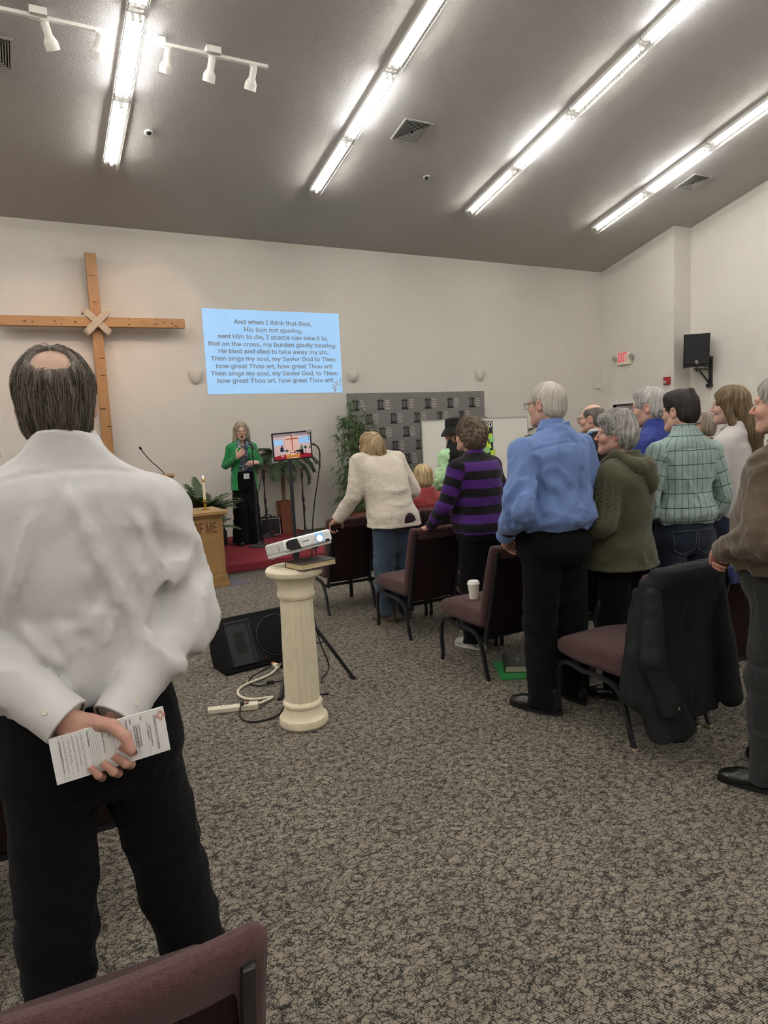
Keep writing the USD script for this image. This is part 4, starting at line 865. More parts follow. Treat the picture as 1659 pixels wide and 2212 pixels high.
# ------------------------------------------------------------------ smooth bodies: distance fields meshed by surface nets
class Fld:
    def __init__(s, lo, hi, h):
        s.lo, s.h = V(lo, float), h; s.n = np.ceil((V(hi, float) - s.lo) / h).astype(int) + 1
        s.ax = [(s.lo[i] + h * np.arange(s.n[i])).astype(np.float32) for i in range(3)]; s.D = np.full(s.n, .25, np.float32)
    def op(s, prim, k=0.0, mode=0, pad=.025):
        fn, lo, hi = prim; p = pad + k
        a = np.clip(np.floor((V(lo) - p - s.lo) / s.h).astype(int), 0, s.n); b = np.clip(np.ceil((V(hi) + p - s.lo) / s.h).astype(int) + 1, 0, s.n)
        if (b <= a).any(): return s
        sl = tuple(slice(i, j) for i, j in zip(a, b))
        d = fn(s.ax[0][sl[0]][:, None, None], s.ax[1][sl[1]][None, :, None], s.ax[2][sl[2]][None, None, :]).astype(np.float32); A = s.D[sl]
        if mode: d = -d
        if k > 0:
            q = .5 + .5 * (A - d) / k if not mode else .5 - .5 * (A - d) / k
            np.clip(q, 0, 1, out=q); s.D[sl] = A * (1 - q) + d * q + (-1 if not mode else 1) * k * q * (1 - q)
        else: s.D[sl] = np.minimum(A, d) if not mode else np.maximum(A, d)
        return s
    def add(s, prim, k=0.0): return s.op(prim, k)
    def sub(s, prim, k=0.0): return s.op(prim, k, 1)
    def cut(s, p, n, k=0.0):
        """keep the side where n.(x-p) < 0"""
        n = V(n, float) / np.linalg.norm(n); d = (n[0] * (s.ax[0][:, None, None] - p[0]) + n[1] * (s.ax[1][None, :, None] - p[1]) + n[2] * (s.ax[2][None, None, :] - p[2])).astype(np.float32)
        if k > 0: q = np.clip(.5 - .5 * (s.D - d) / k, 0, 1); s.D = s.D * (1 - q) + d * q + k * q * (1 - q)
        else: s.D = np.maximum(s.D, d)
        return s
    def near(s, w=.03):
        i = np.nonzero(np.abs(s.D) < w); return i, np.stack([s.ax[k][i[k]] for k in range(3)], 1).astype(float)
    def wrinkle(s, amp, freq, seed=0, mask=None, ridge=True, warp=.35, R=None):
        i, P = s.near(.028)
        if not len(P): return s
        q = (P if R is None else P @ V(R).T) * V(freq)
        w = meshkit.noise(P * 6.0 + 3, seed + 50) - .5
        n = meshkit.noise(q + warp * 6 * w[:, None] * V([1, 1, .5]), seed); n2 = meshkit.noise(q * 2.1 + 9 + warp * 4 * w[:, None], seed + 1)
        if ridge: n, n2 = 1 - np.abs(2 * n - 1) * 1.0, 1 - np.abs(2 * n2 - 1)
        g = (n - .5) * .72 + (n2 - .5) * .28
        s.D[i] -= (amp * g * (1 if mask is None else mask(P))).astype(np.float32); return s
    def carve(s, fn):
        i, P = s.near(.02); s.D[i] += fn(P).astype(np.float32); return s
    def sample(s, P): return map_coordinates(s.D, ((P - s.lo) / s.h).T, order=1, mode="nearest")
    def grad(s, P):
        e = s.h; g = np.stack([s.sample(P + e * a) - s.sample(P - e * a) for a in np.eye(3)], 1); return g / np.maximum(np.linalg.norm(g, axis=1, keepdims=True), 1e-9)
    def mesh(s):
        D = s.D; D[0], D[-1], D[:, 0], D[:, -1], D[:, :, 0], D[:, :, -1] = (.05,) * 6
        I = D < 0; c = np.zeros(s.n - 1, np.int8)
        O = [(a, b, d) for a in (0, 1) for b in (0, 1) for d in (0, 1)]
        for a, b, d in O: c += I[a:I.shape[0] - 1 + a, b:I.shape[1] - 1 + b, d:I.shape[2] - 1 + d]
        ids = np.argwhere((c > 0) & (c < 8)); idx = np.full(c.shape, -1, np.int32); idx[tuple(ids.T)] = np.arange(len(ids))
        val = np.stack([D[ids[:, 0] + a, ids[:, 1] + b, ids[:, 2] + d] for a, b, d in O], 1)
        acc, cnt = np.zeros((len(ids), 3)), np.zeros(len(ids))
        for i in range(8):
            for j in range(i + 1, 8):
                if sum(x != y for x, y in zip(O[i], O[j])) != 1: continue
                x = (val[:, i] < 0) != (val[:, j] < 0); t = val[x, i] / (val[x, i] - val[x, j]); acc[x] += V(O[i]) + t[:, None] * (V(O[j]) - V(O[i])); cnt[x] += 1
        v = s.lo + s.h * (ids + acc / cnt[:, None]); F = []
        for ax in range(3):
            u, w = (ax + 1) % 3, (ax + 2) % 3; A = [slice(None)] * 3; B = [slice(None)] * 3
            A[ax], B[ax] = slice(0, -1), slice(1, None)
            for q in (u, w): A[q] = B[q] = slice(1, -1)
            e = np.argwhere(I[tuple(A)] != I[tuple(B)]); e[:, u] += 1; e[:, w] += 1
            du, dw = np.eye(3, dtype=int)[u], np.eye(3, dtype=int)[w]; g = lambda o: idx[tuple((e - o).T)]
            f = np.stack([g(du + dw), g(dw), g(0 * du), g(du)], 1); flip = ~I[tuple(e.T)]; f[flip] = f[flip][:, ::-1]; F.append(f)
        f = np.vstack(F); return v, f[(f >= 0).all(1)]

def bb(pts, r): pts = V(pts, float); return pts.min(0) - r, pts.max(0) + r
def cone(a, b, ra, rb, cut=False, flat=None):
    a, b = V(a, float), V(b, float); S = np.eye(3)
    if flat is not None: n = V(flat[0], float) / np.linalg.norm(flat[0]); S = np.eye(3) + np.outer(n, n) * (flat[1] - 1)
    a2, b2 = S @ a, S @ b; u = b2 - a2; L2 = max(u @ u, 1e-12)
    def fn(X, Y, Z):
        if flat is None: x, y, z = X - a2[0], Y - a2[1], Z - a2[2]
        else:
            x, y, z = (S[i, 0] * X + S[i, 1] * Y + S[i, 2] * Z - a2[i] for i in range(3))
        t0 = (x * u[0] + y * u[1] + z * u[2]) / L2; t = np.clip(t0, 0, 1)
        d = np.sqrt((x - t * u[0]) ** 2 + (y - t * u[1]) ** 2 + (z - t * u[2]) ** 2) - (ra + (rb - ra) * t)
        if cut: d = np.maximum(d, (t0 - 1) * math.sqrt(L2))
        return d
    return (fn,) + bb([a, b], max(ra, rb))
def ell(c, r, R=None):
    c, r = V(c, float), V(r, float)
    def fn(X, Y, Z):
        x, y, z = X - c[0], Y - c[1], Z - c[2]
        if R is not None: x, y, z = (R[0][i] * x + R[1][i] * y + R[2][i] * z for i in range(3))
        k0 = np.sqrt((x / r[0]) ** 2 + (y / r[1]) ** 2 + (z / r[2]) ** 2); k1 = np.sqrt((x / r[0] ** 2) ** 2 + (y / r[1] ** 2) ** 2 + (z / r[2] ** 2) ** 2)
        return k0 * (k0 - 1) / np.maximum(k1, 1e-6)
    return (fn,) + bb([c], r if R is None else max(r))
def loft(lev, n=2.4, sh=None):
    """levels (z, half width, half depth, centre y[, centre x]); flat ends"""
    L = V([tuple(l) + (0.0,) * (5 - len(l)) for l in sorted(lev)], float); z0, z1 = L[0, 0], L[-1, 0]
    P = PchipInterpolator(L[:, 0], L[:, 1:])
    def fn(X, Y, Z):
        q = P(np.clip(Z.ravel(), z0, z1)); a, b, cy, cx = (q[:, i][None, None, :] for i in range(4))
        if sh is not None: o = V([sh(float(t)) for t in Z.ravel()]); cx = cx + o[:, 0][None, None, :]; cy = cy + o[:, 1][None, None, :]
        x, y = X - cx, Y - cy; R = np.sqrt(x * x + y * y) + 1e-6
        k = (np.abs(x / a) ** n + np.abs(y / b) ** n) ** (1 / n) + 1e-6
        return np.maximum(R - R / k, np.maximum(z0 - Z, Z - z1))
    lo = V([-(L[:, 1] + np.abs(L[:, 4])).max(), (L[:, 3] - L[:, 2]).min(), z0]); hi = V([-lo[0], (L[:, 3] + L[:, 2]).max(), z1])
    if sh is not None: o = V([sh(t) for t in np.linspace(z0, z1, 9)]); lo[:2] += o.min(0); hi[:2] += o.max(0)
    return fn, lo, hi
def join(parts):
    try:
        ms = []
        for v, f in parts:
            f = np.vstack([f[:, [0, 1, 2]], f[:, [0, 2, 3]]]) if f.shape[1] == 4 else f
            m = m3.Manifold(m3.Mesh(np.asarray(v, np.float32), np.asarray(f, np.uint32)))
            if m.status() != m3.Error.NoError: raise ValueError
            ms.append(m)
        m = m3.Manifold.batch_boolean(ms, m3.OpType.Add).to_mesh(); return np.array(m.vert_properties[:, :3], float), np.array(m.tri_verts)
    except Exception:
        b = MB()
        for v, f in parts: b.add(v, f)
        return b.mesh()
def seg_t(P, pts):
    """distance to a polyline and length along it"""
    best, al, base = np.full(len(P), 9.0), np.zeros(len(P)), 0.0
    for a, b in zip(pts[:-1], pts[1:]):
        a, b = V(a), V(b); u = b - a; L = np.linalg.norm(u); t = np.clip((P - a) @ u / L ** 2, 0, 1); d = np.linalg.norm(P - a - t[:, None] * u, axis=1); m = d < best; best[m], al[m] = d[m], base + t[m] * L; base += L
    return best, al

# ------------------------------------------------------------------ people's materials
M_SKIN = usdkit.material(stage, "/World/Looks/skin", {"a": ("attribute", {"attribute": "col"}), "tc": ("texture_coordinate", {}), "n": ("noise_texture", {"scale": 220.0, "detail": 2.0}), "b": ("bump", {"strength": .5, "distance": .0012}),
    "p": ("principled_bsdf", {"roughness": .48, "specular_ior_level": .4, "subsurface_weight": .0})}, [("a.color", "p.base_color"), ("tc.object", "n.vector"), ("n.fac", "b.height"), ("b.normal", "p.normal")], surface="p.BSDF")
M_HAIR = usdkit.material(stage, "/World/Looks/hair", {"a": ("attribute", {"attribute": "col"}), "p": ("principled_bsdf", {"roughness": .55, "specular_ior_level": .35, "sheen_weight": .05})}, [("a.color", "p.base_color")], surface="p.BSDF")
M_EYE, M_IRIS = mat("eye_white", (.62, .58, .55), .2), mat("eye_iris", (.03, .025, .02), .15)
M_NAIL = mat("finger_nail", (.50, .27, .20), .3)
M_LENS = usdkit.material(stage, "/World/Looks/spectacle_lens", {"t": ("transparent_bsdf", {"color": (.93, .95, .96)}), "g": ("glossy_bsdf", {"roughness": .05}), "x": ("mix_closure", {"fac": .05})},
    [("t.BSDF", "x.closure1"), ("g.BSDF", "x.closure2")], surface="x.closure")
def cloth(name, c, rough=.88, bump=(350, .002), sheen=.06, vary=(4, .07), spec=.2): return mat(name, c, rough, spec=spec, bump=bump, sheen=sheen, vary=vary)
def uvcloth(name, kind, c1, c2, pu, pv, wu, wv):
    """woven stripes that follow the garment: dark lines of width w every p metres along u and v"""
    n = {"uv": ("uvmap", {"attribute": "st"}), "s": ("separate_xyz", {}), "c": ("mix_color", {"a": c1, "b": c2}), "p": ("principled_bsdf", {"roughness": .9, "specular_ior_level": .15, "sheen_weight": .1}),
         "tc": ("texture_coordinate", {}), "n": ("noise_texture", {"scale": 300.0}), "b": ("bump", {"distance": .002})}
    L = [("uv.UV", "s.vector"), ("tc.object", "n.vector"), ("n.fac", "b.height"), ("b.normal", "p.normal"), ("c.result", "p.base_color")]; fs = []
    for ax, p, w in (("x", pu, wu), ("y", pv, wv)):
        if not p: continue
        n["m" + ax] = ("math", {"math_type": "divide", "value2": p}); n["f" + ax] = ("math", {"math_type": "fraction"}); n["l" + ax] = ("math", {"math_type": "less_than", "value2": w / p})
        L += [("s." + ax, f"m{ax}.value1"), (f"m{ax}.value", f"f{ax}.value1"), (f"f{ax}.value", f"l{ax}.value1")]; fs.append(f"l{ax}.value")
    if len(fs) == 2: n["both"] = ("math", {"math_type": "maximum"}); L += [(fs[0], "both.value1"), (fs[1], "both.value2"), ("both.value", "c.fac")]
    else: L.append((fs[0], "c.fac"))
    return usdkit.material(stage, f"/World/Looks/{name}", n, L, surface="p.BSDF")

# ------------------------------------------------------------------ heads, hair, hands, shoes
CR = ((0, -.012, .03), (.077, .099, .088))
def head_mesh(h=.004, fem=False, mouth=0.0, fat=0.0, tone=(.42, .21, .14), red=.25):
    f = Fld((-.12, -.14, -.18), (.12, .16, .14), h); j = .92 if fem else 1.0
    f.add(ell(*CR)); f.add(ell((0, .03, -.03), (.060 * j + fat * .4, .064, .088)), .03); f.add(cone((0, .02, -.062), (0, .072, -.100), .046 * j, .024), .03)
    for s in (-1, 1):
        f.add(cone((s * .048 * j, -.005, -.055), (s * .018, .07, -.10), .022 + fat, .018), .025); f.add(ell((s * .036, .062, -.030), (.028 + fat * .6, .028, .028)), .02)
        f.add(cone((s * .012, .092, .024), (s * .048, .076, .020), .0095 if not fem else .007, .008), .014)
    nz = .0085 if fem else .0098; f.add(cone((0, .089, .012), (0, .1135 if fem else .116, -.029), .0065, nz), .008); f.add(ell((0, .103, -.034), (.0150, .012, .008)), .006)
    for s in (-1, 1):
        f.sub(ell((s * .033, .100, .001), (.018, .014, .0115)), .012)
        f.add(ell((s * .033, .0845, .007), (.018, .012, .006)), .005)
        f.add(ell((s * .079, -.008, -.006), (.010, .020, .032), rz(s * -22) @ rx(-10)), .006); f.sub(ell((s * .088, -.004, -.002), (.007, .010, .016), rz(s * -22)), .004); f.add(ell((s * .077, .002, -.032), (.008, .009, .009)), .006)
    f.add(cone((-.018, .089, -.060), (.018, .089, -.060), .0075, .0075), .008); f.add(cone((-.014, .086, -.074 - mouth * .012), (.014, .086, -.074 - mouth * .012), .008, .008), .008)
    if mouth: f.sub(ell((0, .098, -.067 - mouth * .006), (.019, .022, .0105 * mouth)), .004)
    f.add(cone((0, -.018, -.05), (0, -.035, -.16), .054 if not fem else .046, .056 if not fem else .047), .03)
    v, q = f.mesh(); return v, q
def skin_cols(v, tone, red=.25, mouth=0.0):
    c = np.tile(V(tone, float), (len(v), 1)); g = lambda p, r: np.exp(-(((v - V(p)) / V(r)) ** 2).sum(1))
    w = g((0, .11, -.035), (.022, .025, .022)) * .9 + sum(g((s * .045, .065, -.03), (.025, .03, .025)) * .55 + g((s * .083, -.005, -.01), (.014, .03, .04)) * .9 for s in (-1, 1))
    c *= 1 + red * np.clip(w, 0, 1)[:, None] * V([.35, -.35, -.35])
    l = np.clip(g((0, .097, -.062), (.024, .014, .006)) + g((0, .095, -.076 - mouth * .012), (.022, .014, .007)), 0, 1)[:, None]; c = c * (1 - .75 * l) + .75 * l * V([.33, .09, .08])
    if mouth: m = np.clip(g((0, .08, -.067 - mouth * .006), (.018, .018, .010 * mouth)) * 1.6, 0, 1)[:, None]; c = c * (1 - m) + m * V([.06, .012, .012])
    n = meshkit.noise(v * 60, 3)[:, None]; return c * (.93 + .14 * n)
def hair_shade(v, c1, c2, fr=46, crown=(0, -.05, .13)):
    p = v - V(crown); az = np.arctan2(p[:, 0], -p[:, 1]); r = np.linalg.norm(p, axis=1)
    n = meshkit.noise(np.stack([az * fr / 6, r * 14, 0 * r], 1), 5) * .5 + meshkit.noise(np.stack([az * fr / 2.2, r * 20, 0 * r + 4], 1), 6) * .5
    n = np.clip((n - .25) / .5, 0, 1)[:, None]; return V(c1) * (1 - n) + V(c2) * n
def strands(parent, f, mesh, R, t, n, steps, step, c1, c2, w=.0007, seed=1, grav=.7, crown=(0, -.045, .13), lift=.0015, keep=None, curl=0.0, sc=1.0):
    rng = np.random.default_rng(seed); tm = trimesh.Trimesh(mesh[0], np.vstack([mesh[1][:, [0, 1, 2]], mesh[1][:, [0, 2, 3]]]), process=False)
    a = np.cumsum(tm.area_faces); fi = np.searchsorted(a, rng.uniform(0, a[-1], n)); b = rng.dirichlet((1, 1, 1), n); P = (tm.triangles[fi] * b[:, :, None]).sum(1)
    if keep is not None: P = P[keep(P)]
    n = len(P); path = [P]; o = rng.uniform(.2, 1.6, n) * lift; jit = rng.normal(0, .16, (n, 3))
    for k in range(steps):
        g = f.grad(P); d = P - V(crown); d /= np.maximum(np.linalg.norm(d, axis=1, keepdims=True), 1e-6); d = d + V([0, 0, -grav]) + jit + curl * rng.normal(0, 1, (n, 3))
        d -= g * (d * g).sum(1, keepdims=True); d /= np.maximum(np.linalg.norm(d, axis=1, keepdims=True), 1e-6); P = P + d * step
        P = P - f.grad(P) * np.clip(f.sample(P) - o * (1 + .5 * k / steps), -.01, .01)[:, None]; path.append(P)
    Q = np.stack(path, 1) @ V(R).T * sc + V(t)
    for i, c in enumerate((c1, c2)):
        q = Q[i::2]; bc = UsdGeom.BasisCurves.Define(stage, uniq(pth(parent), "hair_strands")); bc.CreateTypeAttr("linear")
        bc.CreatePointsAttr(Vt.Vec3fArray.FromNumpy(q.reshape(-1, 3).astype(np.float32))); bc.CreateCurveVertexCountsAttr(Vt.IntArray.FromNumpy(np.full(len(q), steps + 1, np.int32)))
        bc.CreateWidthsAttr(Vt.FloatArray.FromNumpy(np.tile(np.linspace(2 * w, .5 * w, steps + 1), len(q)).astype(np.float32))); bc.SetWidthsInterpolation("vertex")
        m = mat("strand_" + "_".join(str(int(255 * x)) for x in c), c, .5, spec=.3); UsdShade.MaterialBindingAPI.Apply(bc.GetPrim()).Bind(m); data(bc.GetPrim(), kind="stuff")
def hand_mesh(wrist, fwd, dors, side, curl=(20, 25, 15), spread=4.0, thumb=(.55, .8, -.25), tcurl=25, h=.0035, sc=1.0, fingers=(1, 1, 1, 1), nails=None):
    """side -1 = left; dors = direction of the back of the hand; curl: bend of the three finger joints in degrees, one triple or four"""
    F = V(fwd, float) / np.linalg.norm(fwd); N = V(dors, float); N -= F * (N @ F); N /= np.linalg.norm(N); T = np.cross(N, F) * (1 if side > 0 else -1); W = V(wrist, float)
    rot = lambda v, ax, d: v * math.cos(d) + np.cross(ax, v) * math.sin(d) + ax * (ax @ v) * (1 - math.cos(d))
    f = Fld(W - .21 * sc, W + .21 * sc, h); C = curl if np.ndim(curl) == 2 else [curl] * 4
    kn = [W + sc * (F * y + T * x + N * z) for x, y, z in ((.030, .088, .0), (.010, .094, .003), (-.011, .090, .002), (-.030, .080, -.002))]
    f.add(cone(W - F * .03 * sc, W + F * .01 * sc, .027 * sc, .027 * sc, flat=(N, 1.3)))
    for k in kn: f.add(cone(W + F * .012 * sc + (k - W - F * ((k - W) @ F)) * .45, k, .018 * sc, .0125 * sc), .014)
    f.add(ell(W + sc * (F * .04 + T * .024 - N * .004), (.019 * sc,) * 3), .015); f.add(ell(W + sc * (F * .045 - T * .024 - N * .003), (.017 * sc,) * 3), .015)
    tips = []
    for i, k in enumerate(kn):
        L = V([.046, .027, .021]) * (.97, 1.06, .99, .80)[i] * sc * fingers[i]; r = (.0092, .0094, .009, .0080)[i] * sc; a = math.radians((1.5 - i) * spread); d, nd, p, r0 = F * math.cos(a) + T * math.sin(a), N, k, r * 1.08
        for j in range(3):
            a = math.radians(C[i][j]); d, nd = d * math.cos(a) - nd * math.sin(a), nd * math.cos(a) + d * math.sin(a); e = p + d * L[j]; q = r * (.96, .9, .80)[j]; f.add(cone(p, e, r0, q), .004 if j else .008); r0, p = q, e
        tips.append((p, d, nd, r))
    p = W + sc * (F * .022 + T * .026 - N * .008); d = F * thumb[0] + T * thumb[1] + N * thumb[2]; d /= np.linalg.norm(d); ax = np.cross(d, F - N * .6); ax /= np.linalg.norm(ax)
    for j, (l, ra, rb) in enumerate(((.044, .0155, .0125), (.034, .0122, .0108), (.028, .0108, .0088))):
        e = p + d * l * sc; f.add(cone(p, e, ra * sc, rb * sc), .010 if j == 0 else .004); p = e; d = rot(d, ax, math.radians(tcurl) * (0 if j == 2 else 1))
    tn = -np.cross(d, np.cross(d, N + T * .6)); tips.append((p, d, tn / np.linalg.norm(tn), .0105 * sc))
    if nails is not None:
        for p, d, nd, r in tips: nails.append((p, d, nd, r))
    return f.mesh()
def nail_mesh(p, d, nd, r):
    s = np.cross(d, nd); c = p + nd * r * .62 + d * r * .15; v = []
    for u in (-.9, -.2, .5, 1.05):
        for w, z in ((-.72, -.28), (-.36, 0), (0, .09), (.36, 0), (.72, -.28)): v.append(c + d * r * u * .95 + s * r * w + nd * r * (z + .16))
    return (V(v), V([[i * 5 + j, i * 5 + j + 1, i * 5 + j + 6, i * 5 + j + 5] for i in range(3) for j in range(4)]))
_shoe = {}
def shoe_mesh(kind):
    if kind not in _shoe:
        f = Fld((-.07, -.13, -.01), (.07, .22, .15), .0045)
        f.add(ell((0, -.055, .045), (.037, .052, .052))); f.add(cone((0, -.03, .045), (0, .10, .036), .040, .038), .03); f.add(ell((-.004, .125, .030), (.046, .070, .034 if kind != "sneaker" else .038)), .03); f.add(cone((0, -.045, .06), (0, -.055, .13), .044, .047), .025)
        if kind == "sneaker": f.add(cone((0, .01, .075), (0, .085, .055), .026, .022), .02)
        f.cut((0, 0, .016), (0, 0, -1)); up = f.mesh(); t = np.linspace(0, 6.2832, 29)[:-1]
        o = [(.047 * math.cos(a) * (1 - .22 * max(0, -math.sin(a))) - .004 * max(0, math.sin(a)), .042 + .158 * math.sin(a)) for a in t]
        _shoe[kind] = (up, MB().poly(o, .022 if kind != "sneaker" else .034, t=(0, 0, 0)).mesh())
    return _shoe[kind]

def glasses(parent, R, t, m, sc=1.0, wide=.024, high=.019, y=.112, lens=True):
    T = lambda p: V(p) @ V(R).T * sc + V(t); g = MB()
    for s in (-1, 1):
        rim = [(s * .034 + wide * math.copysign(abs(math.cos(a)) ** .6, math.cos(a)), y - .10 * abs(abs(s * .034 + wide * math.cos(a)) - .01) ** 1.3, -.004 + high * math.copysign(abs(math.sin(a)) ** .6, math.sin(a))) for a in np.linspace(0, 6.2832, 21)[:-1]]
        g.tube(T(rim), .0017 * sc, 6, closed=True); g.tube(T(spline([(s * .058, y - .004, .006), (s * .078, .06, .006), (s * .0825, .0, .010), (s * .081, -.018, .002), (s * .079, -.028, -.018)], 16)), .0019 * sc, 6)
        if lens: obj("lens", (T(rim), V([[0, i + 1, i] for i in range(1, 19)])), M_LENS, parent)
    g.tube(T(spline([(-.011, y, .002), (0, y + .003, .007), (.011, y, .002)], 8)), .0018 * sc, 6)
    return g
# ------------------------------------------------------------------ people
def levels(w=1.0, d=1.0, belly=0.0, chest=0.0, sh=.19):
    """trunk of a 1.75 m figure, neck to seat: (z, half width, half depth, centre y)"""
    return [(.80, .150 * w, .105 * d, -.005), (.88, .170 * w, .120 * d + belly * .4, -.012 + belly * .3), (.96, .165 * w, .116 * d + belly * .8, -.006 + belly * .7), (1.06, .150 * w, .108 * d + belly, .004 + belly),
            (1.18, .155 * w, .112 * d + belly * .7 + chest * .5, .004 + belly * .6), (1.30, .170 * w, .116 * d + chest, .004 + chest * .5), (1.37, .176 * w, .108 * d + chest * .3, -.004), (1.42, sh * .92, .088 * d, -.015), (1.46, sh * .68, .074, -.022), (1.495, sh * .48, .064, -.026), (1.53, .068, .058, -.024)]
def person(label, loc, rot, H, arms, legs=None, h=.008, lv=None, grow=.012, top=None, bottom=None, shoes="dress", head=None, hair=None, hands=((), ()), skin=(.45, .28, .205), sh=.19, lean=None, spec=None, hem_fold=None, seated=False, category="person"):
    """arms: per side (elbow, wrist), legs: per side (knee, ankle, toe-out degrees); everything in metres of a 1.75 m figure, x right, y ahead"""
    t = thing("person", label, category, loc, rot, "people in the room"); s = H / 1.75; S = lambda p: V(p, float) * s
    sf = (lambda z: V([0, 0.0])) if lean is None else (lambda z: V([lean[0], lean[1]]) * max(0, z / s - .95) ** 1.25 / .55 ** 1.25 * s)
    LV = [tuple(q * s for q in l) for l in (lv or levels())]
    hd = dict(yaw=0, pitch=0, roll=0, at=None, fem=False, mouth=0.0, fat=0.0, red=.25, sc=1.0, h=.0045); hd.update(head or {})
    o = sf(1.5 * s); hc = S((0, .03, 1.635)) + V([o[0], o[1], 0]) if hd["at"] is None else S(hd["at"])
    R = rz(hd["yaw"]) @ rx(-hd["pitch"]) @ ry(hd["roll"]); hs = hd["sc"] * (s * .5 + .5) * .96
    sho = [S((sd * sh, -.012, 1.388)) + V([*sf(1.388 * s), 0]) for sd in (-1, 1)]
    A = [[sho[i], S(arms[i][0]), S(arms[i][1])] for i in (0, 1)]
    legs = legs or (((-.10, .01, .49), (-.115, -.02, .08), 8), ((.10, .01, .49), (.115, -.02, .08), -8))
    G = [[S((sd * .088, 0, .90)), S(legs[i][0]), S(legs[i][1])] for i, sd in ((0, -1), (1, 1))]
    allp = V([p for a in A for p in a] + [p for g in G for p in g] + [hc]); lo, hi = allp.min(0) - .26, allp.max(0) + .26
    for l in LV: lo[:2] = np.minimum(lo[:2], [-l[1] - .1, l[3] - l[2] - .1]); hi[:2] = np.maximum(hi[:2], [l[1] + .1, l[3] + l[2] + .1])
    # --- body: one skin surface; trunk and limbs sit inside the clothes
    b = Fld(lo, hi, max(h * 1.5, .011)); b.add(loft([(l[0], l[1] - .028, l[2] - .028, l[3]) for l in LV], sh=sf))
    ms = hd["fem"]
    for i in (0, 1):
        b.add(cone(A[i][0], A[i][1], .042 * s, .036 * s), .03); b.add(cone(A[i][1], A[i][2], .036 * s, .025 * s), .01)
        b.add(cone(G[i][0], G[i][1], .066 * s, .046 * s), .02); b.add(cone(G[i][1], G[i][2], .045 * s, .030 * s), .01)
    nb = S((0, -.03, 1.44)) + V([*sf(1.44 * s), 0]); b.add(cone(nb, hc + R @ V([0, -.022, -.07]) * hs, (.056 if not ms else .047) * s, (.052 if not ms else .044) * s), .02)
    v, q = head_mesh(hd["h"], ms, hd["mouth"], hd["fat"]); hv = v @ R.T * hs + hc; parts = [b.mesh(), (hv, q)]
    nails = []
    for i, hk in enumerate(hands):
        if hk: hk = dict(hk); wr = S(hk.pop("at")) if "at" in hk else A[i][2]; parts.append(hand_mesh(wr, side=(-1, 1)[i], sc=hk.pop("sc", s), nails=nails if hk.pop("nails", False) else None, **hk))
    bv, bf = join(parts); loc_ = ((bv - hc) / hs) @ R; dist = np.linalg.norm(loc_, axis=1)
    col = skin_cols(np.where(dist[:, None] < .2, loc_, 9.0), skin, hd["red"], hd["mouth"])
    hand_d = np.min([np.linalg.norm(bv - a[2], axis=1) for a in A], axis=0); hm = (np.clip((.22 - hand_d) / .1, 0, 1) * np.clip((dist - .15) / .05, 0, 1))[:, None]
    col = col * (1 + hm * V([.06, -.08, -.07])); body = obj("body", (bv, bf), M_SKIN, t, smooth=True, col=col)
    for nl in nails: obj("nail", nail_mesh(*nl), M_NAIL, body, smooth=True)
    for sd in (-1, 1):
        e = V([sd * .033, .0835, .0]) @ R.T * hs + hc; i_ = trimesh.creation.icosphere(2, .0122 * hs); ey = obj("eye", (np.array(i_.vertices) + e, i_.faces), M_EYE, t, smooth=True)
        g = R @ V([0, 1.0, 0]); obj("iris", (MB().lathe([(0, .0127 * hs), (.004 * hs, .0123 * hs), (.0058 * hs, .0112 * hs)], 12).T(R @ rx(-90), e)).mesh(), M_IRIS, ey)
    P = dict(t=t, s=s, S=S, A=A, G=G, hc=hc, R=R, hs=hs, LV=LV, sf=sf, lo=lo, hi=hi, h=h)
    if bottom: make_bottom(P, **bottom)
    if top: make_top(P, **top)
    if hair: make_hair(P, **hair)
    if spec is not None: obj("glasses", glasses(t, R, hc, None, hs, lens=True), spec, t)
    if shoes:
        for i in (0, 1):
            a, r = G[i][2], legs[i][2]; up, so = shoe_mesh("sneaker" if shoes == "sneaker" else "dress"); f = 1.0 * s * (.92 if ms else 1.0)
            z0 = 0 if len(legs[i]) < 4 else legs[i][3]; M = MB().add(up[0] * f, up[1]).T(rz(r), (a[0], a[1] + .01, z0)); M2 = MB().add(so[0] * f, so[1]).T(rz(r), (a[0], a[1] + .01, z0))
            sm = {"dress": mat("shoe_leather", (.010, .0095, .0095), .25, bump=(60, .002)), "sneaker": mat("sneaker_grey", (.30, .30, .29), .8, bump=(200, .003)), "brown": mat("shoe_suede", (.085, .062, .05), .85)}[shoes]
            so_m = {"dress": M_BLKPL, "sneaker": mat("sneaker_sole", (.55, .53, .50), .7), "brown": mat("sole_tan", (.14, .10, .075), .8)}[shoes]
            sh_ = obj("shoe", M, sm, t, smooth=True); obj("sole", M2, so_m, sh_)
    return P
